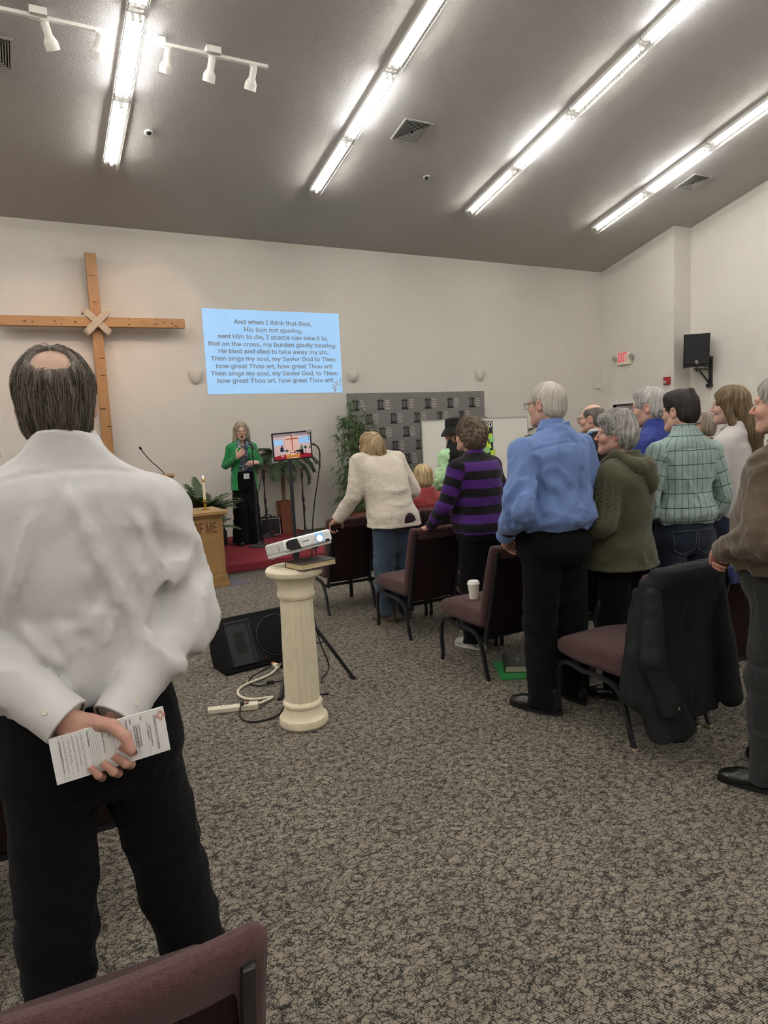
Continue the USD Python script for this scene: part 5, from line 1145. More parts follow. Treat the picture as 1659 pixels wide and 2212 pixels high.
def make_bottom(P, m, waist=1.03, thigh=.092, knee=.073, hem=.066, hem_z=.075, wr=.016, belt=None, seat=1.0, name="trousers", hip_w=None, back=0.0):
    s, G, LV = P["s"], P["G"], P["LV"]; f = Fld(P["lo"], V([P["hi"][0], P["hi"][1], waist * s + .05]), P["h"])
    L = [(l[0], l[1] + .006, l[2] + .006, l[3]) for l in LV if l[0] < (waist + .05) * s] ; L = [l for l in L if l[0] < waist * s - .01]
    z1 = waist * s; ip = PchipInterpolator([l[0] for l in LV], V([l[1:] for l in LV])); w = ip(z1); L.append((z1, w[0] + .004, w[1] + .004, w[2]))
    L = [(l[0], (l[1] * .86 if l[0] < .82 * s else l[1] if hip_w is None or l[0] > .97 * s else hip_w * s), l[2] * (.84 if l[0] < .82 * s else 1) + (back if l[0] < .97 * s else 0), l[3]) for l in L]
    f.add(loft(L, sh=P["sf"]))
    for i in (0, 1):
        a, k, e = G[i]; e2 = V([e[0], e[1] - .0, hem_z * s]); f.add(cone(a + V([0, -.012, -.03]), k, thigh * s, knee * s), .035); f.add(cone(k, e2, knee * s, hem * s, cut=True), .03)
    if wr: f.wrinkle(wr, (5, 5, 13), 11, lambda p: np.clip((.80 * s - p[:, 2]) / .2, .25, 1)); f.wrinkle(wr * .7, (16, 16, 6), 14)
    tr = obj(name, f.mesh(), m, P["t"], smooth=True)
    if belt is not None:
        w = ip(z1); o = P["sf"](z1); pr = [(o[0] + (w[0] + .008) * math.copysign(abs(math.cos(a)) ** .83, math.cos(a)), o[1] + w[2] + (w[1] + .008) * math.copysign(abs(math.sin(a)) ** .83, math.sin(a)), z1 - .018) for a in np.linspace(0, 6.2832, 49)[:-1]]
        obj("belt", MB().tube(pr, .016, prof=V([(-.3, -1), (.3, -1), (.3, 1), (-.3, 1)]), closed=True), belt, tr)
def S_(p, s): return V(p, float) * s
def make_top(P, m, hem=1.0, lv=None, grow=.012, arm=(.062, .052, .044), wr=.02, collar=None, cuff=None, uv=False, name="shirt", seam=None, fold=(9, 9, 4), arm_wr=1.0, end=0.0, pocket=None, neck=.062, seed=1, hemflare=0.0, blouse=None, armend=(0, 0), rest=None, ksh=.03, creases=(), fill=()):
    s, A = P["s"], P["A"]; LV = [tuple(q * s for q in l) for l in lv] if lv else P["LV"]
    ip = PchipInterpolator([l[0] for l in LV], V([l[1:] for l in LV])); z0 = hem * s
    hi_ = lambda z: np.clip((z / s - 1.45) / .06, 0, 1) * (collar in ('shirt', 'crew'))
    L = [(l[0], l[1] + grow * (1 - hi_(l[0])) - .010 * hi_(l[0]), l[2] + grow * (1 - hi_(l[0])) - .004 * hi_(l[0]), l[3]) for l in LV if l[0] > z0 + .02]; w = ip(z0); L.append((z0, w[0] + grow + hemflare, w[1] + grow + hemflare, w[2]))
    if blouse: L = [l for l in L if abs(l[0] - (z0 + .05 * s)) > .04 * s]; w = ip(z0 + .05 * s); L.append((z0 + .05 * s, w[0] + grow + blouse, w[1] + grow + blouse, w[2]))
    f = Fld(V([P["lo"][0], P["lo"][1], z0 - .03 if not rest else rest]), P["hi"], P["h"]); f.add(loft(L, sh=P["sf"])); cuts = []
    # shoulders and sleeves
    for i in (0, 1):
        a, e, w_ = A[i]; u = (w_ - e) / np.linalg.norm(w_ - e); w2 = w_ - u * (armend[i] + .0); f.add(cone(a, e, arm[0] * s, arm[1] * s), ksh * s)
        nb = V([*P["sf"](1.45 * s), 0]) + V([math.copysign(.055, a[0] - P["sf"](1.42 * s)[0]) * s, -.022 * s, 1.452 * s]); f.add(cone(nb, a + V([0, 0, .008]), .050 * s, arm[0] * s * .96), .03)
    for i in (0, 1):
        a, e, w_ = A[i]; u = (w_ - e) / np.linalg.norm(w_ - e); w2 = w_ - u * armend[i]
        f.add(cone(e, w2, arm[1] * s, arm[2] * s, cut=True), .004)
    nk = V([*P["sf"](1.5 * s), 0]) + V([0, -.018, 1.525]) * V([1, 1, s]); f.sub(cone(nk + V([0, .02, -.015]), nk + V([0, .06, .2]), neck * s, neck * 1.3 * s), .01)
    for q in fill: f.add(cone(S_(q[0], s), S_(q[1], s), q[2] * s, q[3] * s), .03)
    if wr:
        def msk(p):
            d = np.min([seg_t(p, a[1:])[0] for a in A], axis=0); el = np.min([np.linalg.norm(p - a[1], axis=1) for a in A], axis=0)
            wd = np.min([np.linalg.norm(p - a[2], axis=1) for a in A], axis=0)
            return np.clip((wd - .05) / .12, .08, 1) * (.55 + .9 * np.exp(-(el / .14) ** 2) * arm_wr + .5 * np.clip((z0 + .22 * s - p[:, 2]) / .2, 0, 1) * np.clip((p[:, 2] - z0) / .05, 0, 1))
        f.wrinkle(wr, fold, seed, msk, R=ry(18)); f.wrinkle(wr * .5, V(fold) * 1.9, seed + 7, msk, R=ry(-30))
    for pts, am, wd in creases:
        i, p = f.near(.03); q = p[:, [0, 2]]; o = V(pts, float) * s; dd = seg_t(np.c_[q, np.zeros(len(q))], [V([*t_, 0]) for t_ in o]); tt = dd[1] / max(dd[1].max(), 1e-6)
        f.D[i] -= (am * np.exp(-(dd[0] / wd) ** 2) * np.clip(np.sin(np.pi * np.clip(tt, .02, .98)) * 1.6, 0, 1) * (p[:, 1] < .03)).astype(np.float32)
    if seam:
        for z_, dz, dep, wd in seam:
            f.carve(lambda p: dep * np.exp(-(((p[:, 2] - z_ * s - dz * (np.abs(p[:, 0]) / .2) ** 2 * s)) / wd) ** 2) * (p[:, 1] < 0.02) * (np.abs(p[:, 0]) < .2 * s))
    v, q = f.mesh(); kw = {}
    if uv:
        da = [seg_t(v, a) for a in A]; dt = np.min([d[0] - .055 * s for d in da], axis=0); o = V([P["sf"](z) for z in v[:, 2]]); x, y = v[:, 0] - o[:, 0], v[:, 1] - o[:, 1]
        k = np.sqrt((x / .17) ** 2 + (y / .115) ** 2); trunk = (k - 1) * .11 < dt; U = np.arctan2(x, -y) * .155; Vv = v[:, 2].copy()
        for i in (0, 1):
            mk = ~trunk & (da[i][0] <= da[1 - i][0]); p = v[mk]; best = np.full(len(p), 9.0); ang = np.zeros(len(p))
            for a0, a1 in zip(A[i][:-1], A[i][1:]):
                u_ = a1 - a0; Ln = np.linalg.norm(u_); u_ = u_ / Ln; r = p - a0; tt = np.clip(r @ u_, 0, Ln); r = r - tt[:, None] * u_; bk = V([0, -1.0, 0]) - u_ * -u_[1]; bk /= np.linalg.norm(bk); sd_ = np.cross(bk, u_); dd = np.linalg.norm(r, axis=1); m_ = dd < best; best[m_] = dd[m_]; ang[m_] = np.arctan2(r @ sd_, r @ bk)[m_]
            U[mk] = ang * .056; Vv[mk] = 1.45 * s - da[i][1][mk]
        kw["uv"] = np.stack([U + 5, Vv], 1)
    g = obj(name, (v, q), m, P["t"], smooth=True, **kw); P["top"] = g; P["topf"] = f
    if collar == "shirt":
        nc = V([*P["sf"](1.5 * s), 0]) + V([0, -.014 * s, 1.508 * s]); rows = []
        n = 44; t = np.linspace(math.radians(-250), math.radians(70), n)
        for r_, z_, dz in ((.060, .000, .0), (.0605, .022, .0), (.058, .046, .0), (.0605, .050, .0), (.069, .030, .0), (.080, .000, .0), (.077, -.003, 0), (.066, .02, 0)):
            fr = np.clip(np.sin(t), -1, 1); rows.append(np.stack([r_ * s * np.cos(t) * (1 + .0), r_ * s * np.sin(t) * .98 + .012 * s, z_ * s - .030 * s * np.clip(fr, 0, 1) + .004 * s * np.clip(-fr, 0, 1) + 0 * t], 1))
        vv = np.vstack(rows) + nc; obj("collar", (vv, V([[i * n + j, i * n + j + 1, (i + 1) * n + j + 1, (i + 1) * n + j] for i in range(len(rows) - 1) for j in range(n - 1)])), m, g, smooth=50, uv=None if not uv else np.stack([np.tile(t * .06 + 5, len(rows)), vv[:, 2] + .02], 1))
    elif collar in ("crew", "mock", "cowl"):
        R_, r_, zo = {"crew": (.064, .009, .0), "mock": (.060, .016, .012), "cowl": (.078, .024, .01)}[collar]
        nc = V([*P["sf"](1.5 * s), 0]) + V([0, .002, 1.512 + zo]) * V([1, 1, s]); pts = [nc + V([R_ * s * math.cos(a), R_ * 1.02 * s * math.sin(a), -.030 * s * max(0, math.sin(a)) + .006 * max(0, -math.sin(a))]) for a in np.linspace(0, 6.2832, 37)[:-1]]
        obj("neckband", MB().tube(pts, r_ * s, 8, closed=True), m, g, smooth=True)
    if cuff:
        for i in (0, 1):
            a, e, w_ = A[i]; u = (w_ - e) / np.linalg.norm(w_ - e); w2 = w_ - u * armend[i]; r = (arm[2] + .0035) * s; ln = .060 * s
            k = MB().lathe([(r - .006, ln), (r - .002, ln + .002), (r, ln), (r, .002), (r - .002, 0), (r - .007, .002)], 26); z = -u; x = np.cross([.3, .2, 1.0], z); x /= np.linalg.norm(x); k.T(np.stack([x, np.cross(z, x), z], 1), w2 + u * .006)
            c = obj("cuff", k, m if cuff is True else cuff, g, smooth=40)
            if cuff is True:
                # button on the side that faces out behind
                bd = V([0, -1.0, 0]) - u * (-u[1]); bd /= np.linalg.norm(bd); B_ = w2 - u * .028 + bd * r; xx = np.cross(bd, u)
                obj("button", MB().lathe([(0, .002), (.0045, .0025), (.0058, .001), (.0058, -.002)], 14).T(np.stack([u, xx, bd], 1), B_), mat("shirt_button", (.60, .56, .46), .35), c)
    return f
def make_hair(P, ops, c1, c2, h=.0045, groove=(.006, 40, 8), curl=0.0, n=0, steps=7, step=.011, grav=.7, crown=(0, -.045, .13), lo=(-.15, -.19, -.2), hi=(.15, .16, .17), sw=.0008, lift=.002, keep=None, seed=1, scurl=0.0):
    f = Fld(lo, hi, h)
    for o in ops:
        k = o[0]
        if k == "e": f.add(ell(o[1], o[2], o[4] if len(o) > 4 else None), o[3] if len(o) > 3 else .01)
        elif k == "c": f.add(cone(o[1], o[2], o[3], o[4], flat=o[6] if len(o) > 6 else None), o[5] if len(o) > 5 else .02)
        elif k == "-e": f.sub(ell(o[1], o[2], o[4] if len(o) > 4 else None), o[3] if len(o) > 3 else .006)
        elif k == "p": f.cut(o[1], o[2], o[3] if len(o) > 3 else .006)
    if groove[0]:
        i, p = f.near(.02); q = p - V(crown); az, r = np.arctan2(q[:, 0], -q[:, 1]), np.linalg.norm(q, axis=1); w = meshkit.noise(p * 18, seed) - .5
        g = meshkit.noise(np.stack([(az + w * .5) * groove[1] / 6.28 * 1.0, r * groove[2], 0 * r], 1), seed + 2) - .5; g2 = meshkit.noise(np.stack([(az + w * .3) * groove[1] / 2.4, r * groove[2] * 1.5, 0 * r], 1), seed + 3) - .5
        f.D[i] -= (groove[0] * (1.3 * g + .7 * g2)).astype(np.float32)
    if curl: f.wrinkle(curl, (38, 38, 30), seed + 5, ridge=True, warp=.5); f.wrinkle(curl * .5, (80, 80, 70), seed + 6)
    v, q = f.mesh(); col = hair_shade(v, c1, c2); R, hc, hs = P["R"], P["hc"], P["hs"]
    g = obj("hair", (v @ R.T * hs + hc, q), M_HAIR, P["t"], smooth=True, col=col)
    if n: strands(g, f, (v, q), R, hc, n, steps, step, tuple(c1), tuple(c2), sw, seed, grav, crown, lift, keep, scurl, hs)
    return g
def shell(t, **k): (c, r) = CR; return ("e", c, tuple(x + t for x in r), .01)
FACE = ("-e", (0, .112, -.040), (.084, .075, .118), .008)
EARS = [("-e", (s * .088, .004, -.012), (.026, .026, .036), .006) for s in (-1, 1)]
# --- the man in the white shirt, nearest, hands behind him
M_BELT = mat("belt_leather", (.008, .007, .007), .4)
M_BLKTR = cloth("black_trousers", (.0042, .0042, .0048), .92, (300, .0015), .02, spec=.12)
M_WSHIRT = cloth("white_shirting", (.53, .52, .52), .75, (900, .0004), .1, (3, .02))
HX = V([.02, -.20, .985])
P = person("person in a white shirt and black trousers, seen from behind, papers in hand", (.105, 1.645, 0), 2, 1.82, (((-.205, -.062, 1.165), (-.054, -.196, 1.020)), ((.202, -.062, 1.155), (.036, -.175, 1.012))),
    legs=(((-.105, .0, .50), (-.13, -.03, .08), 10), ((.15, .02, .50), (.225, .0, .08), -12)), h=.0065, lv=[l for l in levels(1.0, 1.05, .012) if l[0] < 1.35] + [(1.39, .176, .105, -.004), (1.44, .168, .092, -.012), (1.48, .142, .080, -.018), (1.51, .112, .070, -.022), (1.54, .084, .062, -.024), (1.565, .066, .058, -.024)], sh=.178,
    top=dict(m=M_WSHIRT, hem=1.02, grow=.016, arm=(.061, .055, .045), wr=.042, ksh=.012, creases=[([(0.097, 1.416), (0.125, 1.368), (0.141, 1.293), (0.143, 1.21)], 0.014, 0.015), ([(-0.002, 1.448), (0.021, 1.345), (0.059, 1.251), (0.093, 1.175)], 0.015, 0.016), ([(-0.068, 1.432), (-0.104, 1.341), (-0.129, 1.25)], 0.015, 0.016), ([(0.005, 1.318), (-0.009, 1.244), (-0.009, 1.17)], 0.010, 0.014), ([(0.07, 1.269), (0.022, 1.206), (0.025, 1.132)], 0.012, 0.016), ([(0.154, 1.441), (0.167, 1.375), (0.166, 1.311)], 0.012, 0.012), ([(-0.057, 1.256), (-0.054, 1.182), (-0.032, 1.116)], 0.010, 0.014), ([(0.113, 1.294), (0.124, 1.211), (0.112, 1.128)], 0.010, 0.013), ([(-0.124, 1.222), (-0.093, 1.156), (-0.042, 1.107)], 0.014, 0.014)], collar="shirt", cuff=True, seam=((1.495, -.035, .006, .004),), fold=(9, 9, 2.6), blouse=.014, name="white_shirt", armend=(.012, -.01), seed=4),
    bottom=dict(m=M_BLKTR, waist=1.035, thigh=.094, knee=.072, hem=.066, belt=M_BELT, wr=.014, hip_w=.182),
    head=dict(yaw=-8, pitch=2, h=.0035, sc=.95), skin=(.46, .29, .22), shoes="dress",
    hands=(dict(fwd=(.62, -.02, -.78), dors=(0, 1.0, 0), curl=[(12, 112, 52), (18, 110, 52), (22, 108, 52), (26, 106, 50)], thumb=(.60, .52, -.66), tcurl=30, h=.0026, spread=5, nails=True), dict(fwd=(-.15, .05, -.95), dors=(.1, 1.0, .1), curl=(60, 90, 60), fingers=(.6, .6, .6, .6), thumb=(.9, .2, -.2), sc=.85, h=.0045)),
    hair=dict(ops=[("e", (0, -.012, .03), (.083, .109, .098)), ("e", (0, -.050, -.035), (.071, .072, .085), .02), ("-e", (0, -.098, .100), (.054, .052, .040), .010), FACE, *EARS, ("p", (0, -.07, -.125), (.25, .35, -1), .012)],
              c1=(.045, .034, .028), c2=(.19, .155, .125), h=.0035, groove=(.005, 46, 7), n=4200, steps=9, step=.012, sw=.0004, lift=.004, keep=lambda p: ((p[:, 0] / .05) ** 2 + ((p[:, 2] - .095) / .034) ** 2 > 1) | (p[:, 1] > -.04), crown=(0, -.015, .135), grav=.9))

# the folded paper in his hand
M_PAPER = mat("paper_sheet", (.72, .71, .70), .7)
def paper():
    t = thing("folded_papers", "folded white church leaflets with handwriting, held behind the white-shirted man's back", "papers")
    c = V([.124, 1.411, 1.012]); U = V([.996, -.02, .075]); U /= np.linalg.norm(U); N = V([.02, -1.0, .02]); N -= U * (N @ U); N /= np.linalg.norm(N); W = np.cross(N, U) * -1
    R = np.stack([U, W if W[2] > 0 else -W, N], 1); R = R if np.linalg.det(R) > 0 else np.stack([U, np.cross(N, U), N], 1)
    w, h = .107, .047
    sh_ = obj("sheet", MB().rbox((-w, -h, -.004), (w, h, -.0012), .0012, 6).T(R, c), M_PAPER, t)
    obj("sheet", MB().add([(-w, -h, -.001), (w, -h, 0), (w, h, 0.0005), (-w, h, .0004), (-w, -h, -.0004), (w, -h, .0006), (w, h, .0011), (-w, h, .001)], [[0, 3, 2, 1], [4, 5, 6, 7], [0, 1, 5, 4], [1, 2, 6, 5], [2, 3, 7, 6], [3, 0, 4, 7]]).T(R, c), M_PAPER, t, smooth=False)
    ink, blue = mat("leaflet_ink", (.07, .07, .075), .7), mat("pen_ink", (.10, .10, .24), .7)
    D90 = V([[0, 1.0, 0], [-1.0, 0, 0], [0, 0, 1]])        # the print runs down the short side
    def tx(m, s, x, y, hh, wd=None): return m.text(s, hh, R @ D90, c + R @ V([x * .93, y * .92, .0013]), .0003, width=wd and wd * .93)
    m = MB(); tx(m, "LIVING FAITH CHURCH", .090, .038, .0045, .078); tx(m, "Information and Prayer Request Card", .080, .02, .0022, .05); tx(m, "Please Print", .0745, .010, .002)
    tx(m, "Date:", .064, .044, .0026); tx(m, "Name:", .042, .044, .0026); tx(m, "Phone Number:", .034, .044, .0026)
    for k in range(3): tx(m, "I would like to know more about Christ", .058 - k * .005, .028, .0021, .05)
    tx(m, "Home address:", -.002, .044, .0024); tx(m, "Family members with Prayer to the", -.016, .046, .0026, .058); tx(m, "Prayer Requests:", -.044, .044, .0028); tx(m, "This must be cut out and from the Pastoral Team", -.098, .040, .0022, .07)
    for x in (.070, .048, .030, .022, .013, .005, -.024, -.028, -.032, -.036, -.040, -.052, -.060, -.068, -.076, -.084, -.091):
        m.add([R @ V([x, y, .00135]) + c for y in (-.044,)] + [R @ V([x, .026 if x > 0 else .044, .00135]) + c, R @ V([x + .0003, .026 if x > 0 else .044, .00135]) + c, R @ V([x + .0003, -.044, .00135]) + c], [[0, 1, 2, 3]])
    obj("print", m, ink, t, smooth=False)
    b = MB(); rng = np.random.default_rng(8)
    def scrawl(x, y0, y1, a):
        n = 70; y = np.linspace(y0, y1, n); ph = rng.uniform(0, 6, 3); xx = x + a * (np.sin(y * 900 + ph[0]) + .6 * np.sin(y * 1500 + ph[1]) + .5 * np.sin(y * 380 + ph[2])); b.tube(np.stack([xx, y + .0012 * np.sin(y * 1300), np.full(n, .0013)], 1) @ R.T + c, .00022, 3)
    scrawl(.0715, .024, -.014, .0016); scrawl(.0495, .020, -.038, .0017)
    for x, y0, y1 in ((-.050, .040, -.030), (-.058, .036, -.024), (-.066, .040, -.034), (-.074, .034, -.010), (-.082, .036, -.030), (-.090, .030, -.008)): scrawl(x, y0, y1, .0013)
    obj("handwriting", b, blue, t, smooth=False)
    e_ = MB(); o = V([.0985, .031, .0014])
    for q in range(4):
        Q_ = rz(90 * q); L_ = [(.0016, .0105), (.0016, .0045), (.0045, .0016), (.0105, .0016)]
        for k in range(1): e_.tube((V([(x, y, 0) for x, y in L_]) @ Q_.T + o) @ R.T + c, .0008, 4); e_.tube((V([(x + .0022, y + .0022, 0) for x, y in L_[1:3]]) @ Q_.T + o) @ R.T + c, .0006, 4)
    obj("emblem", e_, mat("leaflet_coral", (.55, .16, .11), .7), t)
paper()
# --- the rest of the congregation
EARS2 = [("-e", (s * .090, .006, -.012), (.030, .030, .042), .006) for s in (-1, 1)]
NAPE = lambda z, k=.35: ("p", (0, -.08, z), (0, k, -1), .010)
BEL, JEANS = M_BELT, mat("denim", (.020, .030, .052), .85, spec=.2, bump=(500, .002), vary=(9, .22), sheen=.1)
JEANS2 = mat("denim_dark", (.012, .017, .034), .85, spec=.2, bump=(500, .002), vary=(9, .2), sheen=.1)
M_SPEC, M_SPEC2, M_SPECT = mat("spectacle_wire", (.10, .085, .075), .35, metal=.8), mat("spectacle_black", (.012, .012, .013), .3), mat("spectacle_tortoise", (.10, .065, .045), .35)
RELAX = dict(fwd=(0, .25, -1), dors=(-1, 0, 0), curl=(18, 28, 18), h=.0055)

# pale blue shirt
P = person("white-haired person with glasses in a pale blue shirt and black trousers", (2.60, 2.86, 0), 0, 1.83, (((-.285, -.075, 1.125), (-.225, .12, .955)), ((.275, -.05, 1.12), (.17, .16, 1.0))),
    legs=(((-.085, .02, .48), (-.095, -.01, .08), 22), ((.115, .0, .48), (.16, .03, .08), -8)), h=.008, lv=[(z, a * (1.06 if z < 1.3 else 1), b * 1.2, c) for z, a, b, c in levels(1.05, 1.05, .02)], sh=.185,
    top=dict(m=cloth("blue_shirting", (.125, .195, .405), .8, (700, .0006), .1, (3, .03)), hem=1.0, grow=.020, arm=(.070, .066, .044), wr=.048, collar="shirt", cuff=True, seam=((1.435, -.03, .006, .005),), fold=(8, 8, 3.2), blouse=.03, name="blue_shirt", ksh=.022, seed=9,
        creases=[([(.03, 1.43), (.035, 1.30), (.03, 1.1), (.03, 1.02)], -.010, .008), ([(-.13, 1.34), (-.06, 1.27), (-.02, 1.2)], .014, .018), ([(-.15, 1.26), (-.09, 1.2), (-.05, 1.08)], .014, .02), ([(.12, 1.36), (.07, 1.26), (.06, 1.15)], .012, .018), ([(.15, 1.2), (.08, 1.12), (-.02, 1.06)], .012, .02), ([(-.16, 1.1), (-.08, 1.07), (.02, 1.03)], .012, .018), ([(-.02, 1.3), (0, 1.2), (-.03, 1.1)], .010, .016)]),
    bottom=dict(m=M_BLKTR, waist=1.03, thigh=.102, knee=.083, hem=.078, belt=BEL, wr=.014, hem_z=.05), head=dict(yaw=14, pitch=0, sc=.98), skin=(.50, .30, .235), shoes="dress", spec=M_SPEC,
    hands=(dict(fwd=(.6, .5, -.5), dors=(-.5, .3, .4), curl=(30, 40, 20), h=.005), dict(fwd=(-.7, .5, -.3), dors=(.3, .6, .5), curl=(30, 40, 20), h=.006)),
    hair=dict(ops=[("e", (0, -.014, .032), (.081, .107, .095)), ("e", (0, -.05, -.02), (.074, .068, .075), .02), FACE, *EARS2, NAPE(-.085)], c1=(.42, .385, .33), c2=(.62, .58, .52), groove=(.003, 60, 5), n=1400, steps=5, step=.010, sw=.0005))
o = P["top"]

# olive hooded jumper
P = person("person in an olive green hooded jumper with short silver hair, in profile", (3.06, 2.80, 0), 18, 1.635, (((-.275, -.02, 1.115), (-.17, .22, 1.0)), ((.275, -.01, 1.115), (.15, .22, 1.0))),
    h=.008, lv=[(z, a, b, c) for z, a, b, c in levels(1.18, 1.32, .03, .03)], sh=.185,
    top=dict(m=cloth("olive_knit", (.062, .060, .032), .95, (260, .002), .2, (5, .10)), hem=.83, grow=.022, arm=(.072, .066, .052), wr=.022, fold=(7, 7, 5), name="hooded_jumper", hemflare=.028, ksh=.05, seed=21),
    bottom=dict(m=M_BLKTR, waist=1.0, thigh=.098, knee=.078, hem=.075), head=dict(yaw=24, pitch=-2, fem=True, fat=.006, red=.55, sc=1.02, h=.0038), skin=(.52, .30, .23), shoes="dress",
    hands=(dict(fwd=(.8, .5, .1), dors=(0, .4, .8), curl=(30, 40, 20), h=.006), dict(fwd=(-.8, .5, .1), dors=(0, .4, .8), curl=(30, 40, 20), h=.006)),
    hair=dict(ops=[("e", (0, -.018, .042), (.090, .108, .098)), ("e", (0, -.055, -.01), (.083, .072, .085), .025), ("e", (0, .045, .085), (.070, .05, .038), .02), ("e", (.0, -.03, .10), (.06, .07, .05), .02), FACE, *[("-e", (s * .092, .012, -.022), (.030, .034, .030), .008) for s in (-1, 1)], NAPE(-.085, .3)],
              c1=(.15, .14, .13), c2=(.50, .48, .45), groove=(.012, 26, 16), curl=.010, n=1500, steps=5, step=.010, sw=.0006, scurl=.25, lift=.004))
s, t = P["s"], P["t"]
# folded hood lying on the shoulders, cables knitted into the sleeve
f = Fld((-.22, -.26, 1.18 * s), (.22, .16, 1.60 * s), .007)
f.add(cone((-.085, -.02, 1.50 * s), (-.07, -.125, 1.44 * s), .036, .04)); f.add(cone((.085, -.02, 1.50 * s), (.07, -.125, 1.44 * s), .036, .04), .02); f.add(cone((-.07, -.125, 1.44 * s), (.0, -.165, 1.36 * s), .045, .042), .03); f.add(cone((.07, -.125, 1.44 * s), (0, -.165, 1.36 * s), .045, .042), .03); f.add(cone((0, -.15, 1.44 * s), (0, -.175, 1.31 * s), .05, .028), .03)
f.add(cone((-.085, -.01, 1.505 * s), (-.05, .085, 1.44 * s), .030, .026), .02); f.add(cone((.085, -.01, 1.505 * s), (.05, .085, 1.44 * s), .030, .026), .02); f.sub(ell((0, -.02, 1.56 * s), (.062, .09, .10)), .015); f.sub(ell((0, -.12, 1.505 * s), (.045, .035, .035)), .012); f.wrinkle(.014, (14, 14, 10), 3)
obj("hood", f.mesh(), _mats["olive_knit"], P["top"], smooth=True)
cb_ = MB(); A = P["A"][0]
for off in (-.9, -.35, .2, .75):
    for ph in (0, math.pi):
        pts = []
        for k in np.linspace(.05, .95, 34):
            p = A[0] + (A[1] - A[0]) * k; u = (A[1] - A[0]) / np.linalg.norm(A[1] - A[0]); sd_ = V([-1.0, -.35, 0]); sd_ -= u * (sd_ @ u); sd_ /= np.linalg.norm(sd_); q = np.cross(u, sd_); a = off + .16 * math.sin(k * 34 + ph); r = (.082 - .008 * k) * s; pts.append(p + (sd_ * math.cos(a) + q * math.sin(a)) * r)
        cb_.tube(pts, .0045, 5)
obj("knitted_cable", cb_, _mats["olive_knit"], P["top"], smooth=True, kind="stuff")
obj("earring", MB().tm(trimesh.creation.icosphere(2, .0035)).T(np.eye(3), P["hc"] + P["R"] @ V([-.086, .004, -.040]) * P["hs"]), mat("pearl", (.6, .58, .55), .2), t)

# checked shirt, jeans
M_CHECK = uvcloth("checked_shirting", "check", (.27, .35, .33), (.035, .06, .065), .036, .083, .0026, .0042)
P = person("young person in a pale green checked shirt and dark jeans with black glasses", (3.52, 2.74, 0), -16, 1.755, (((-.255, -.03, 1.13), (-.245, .05, .885)), ((.255, -.02, 1.13), (.23, .10, .90))),
    h=.0075, lv=levels(.95, .95), sh=.175, legs=(((-.10, .01, .49), (-.12, -.02, .08), 10), ((.10, .01, .49), (.12, -.02, .08), -10)),
    top=dict(m=M_CHECK, uv=True, hem=.985, grow=.016, arm=(.060, .054, .042), wr=.034, collar="shirt", seam=((1.42, -.03, .006, .005),), fold=(9, 9, 4), blouse=.030, name="checked_shirt", ksh=.025, seed=33, creases=[([(.0, 1.41), (.0, 1.25), (.0, 1.05)], -.008, .008), ([(-.1, 1.3), (-.03, 1.18), (.05, 1.1)], .010, .016), ([(.12, 1.25), (.06, 1.15), (.0, 1.08)], .010, .016)]),
    bottom=dict(m=JEANS2, waist=1.01, thigh=.094, knee=.072, hem=.068, belt=BEL, wr=.010), head=dict(yaw=22, pitch=1, sc=1.0), skin=(.52, .33, .265), shoes="dress", spec=M_SPEC2,
    hands=(dict(RELAX), dict(fwd=(0, .25, -1), dors=(1, 0, 0), curl=(18, 28, 18), h=.006)),
    hair=dict(ops=[("e", (0, -.012, .040), (.084, .108, .098)), ("e", (0, -.052, -.015), (.074, .066, .070), .02), ("e", (0, .05, .085), (.062, .048, .040), .02), ("e", (0, -.065, .11), (.03, .03, .03), .01), FACE, *EARS2, NAPE(-.078)], c1=(.012, .009, .008), c2=(.040, .028, .022), groove=(.003, 70, 5), n=1500, steps=4, step=.009, sw=.0005))
if True:      # back pockets stitched on the jeans
    s = P["s"]; tm = trimesh.Trimesh(*[np.asarray(x) for x in MB().add(*[np.array(stage.GetPrimAtPath(pth(P["t"]) + "/trousers").GetAttribute("points").Get()), np.array(stage.GetPrimAtPath(pth(P["t"]) + "/trousers").GetAttribute("faceVertexIndices").Get()).reshape(-1, 3)]).mesh()], process=False)
    tree_v = tm.vertices
    for sx in (-1, 1):
        pts = [(sx * .075 + a * .068, b) for a, b in ((-1, .94), (-.9, .83), (0, .80), (.9, .83), (1, .94), (0, .945), (-1, .94))]; path = []
        for (x0, z0), (x1, z1) in zip(pts[:-1], pts[1:]): path += [(x0 + (x1 - x0) * k, z0 + (z1 - z0) * k) for k in np.linspace(0, 1, 8)[:-1]]
        P3 = []
        for x, z in path:
            m_ = (np.abs(tree_v[:, 0] - x * s) < .014) & (np.abs(tree_v[:, 2] - z * s) < .014); y = tree_v[m_, 1].min() if m_.any() else -.14; P3.append((x * s, y - .0025, z * s))
        obj("pocket_stitching", MB().tube(V(P3), .0016, 5, closed=True), mat("stitch_thread", (.10, .11, .14), .8), stage.GetPrimAtPath(pth(P["t"]) + "/trousers"))

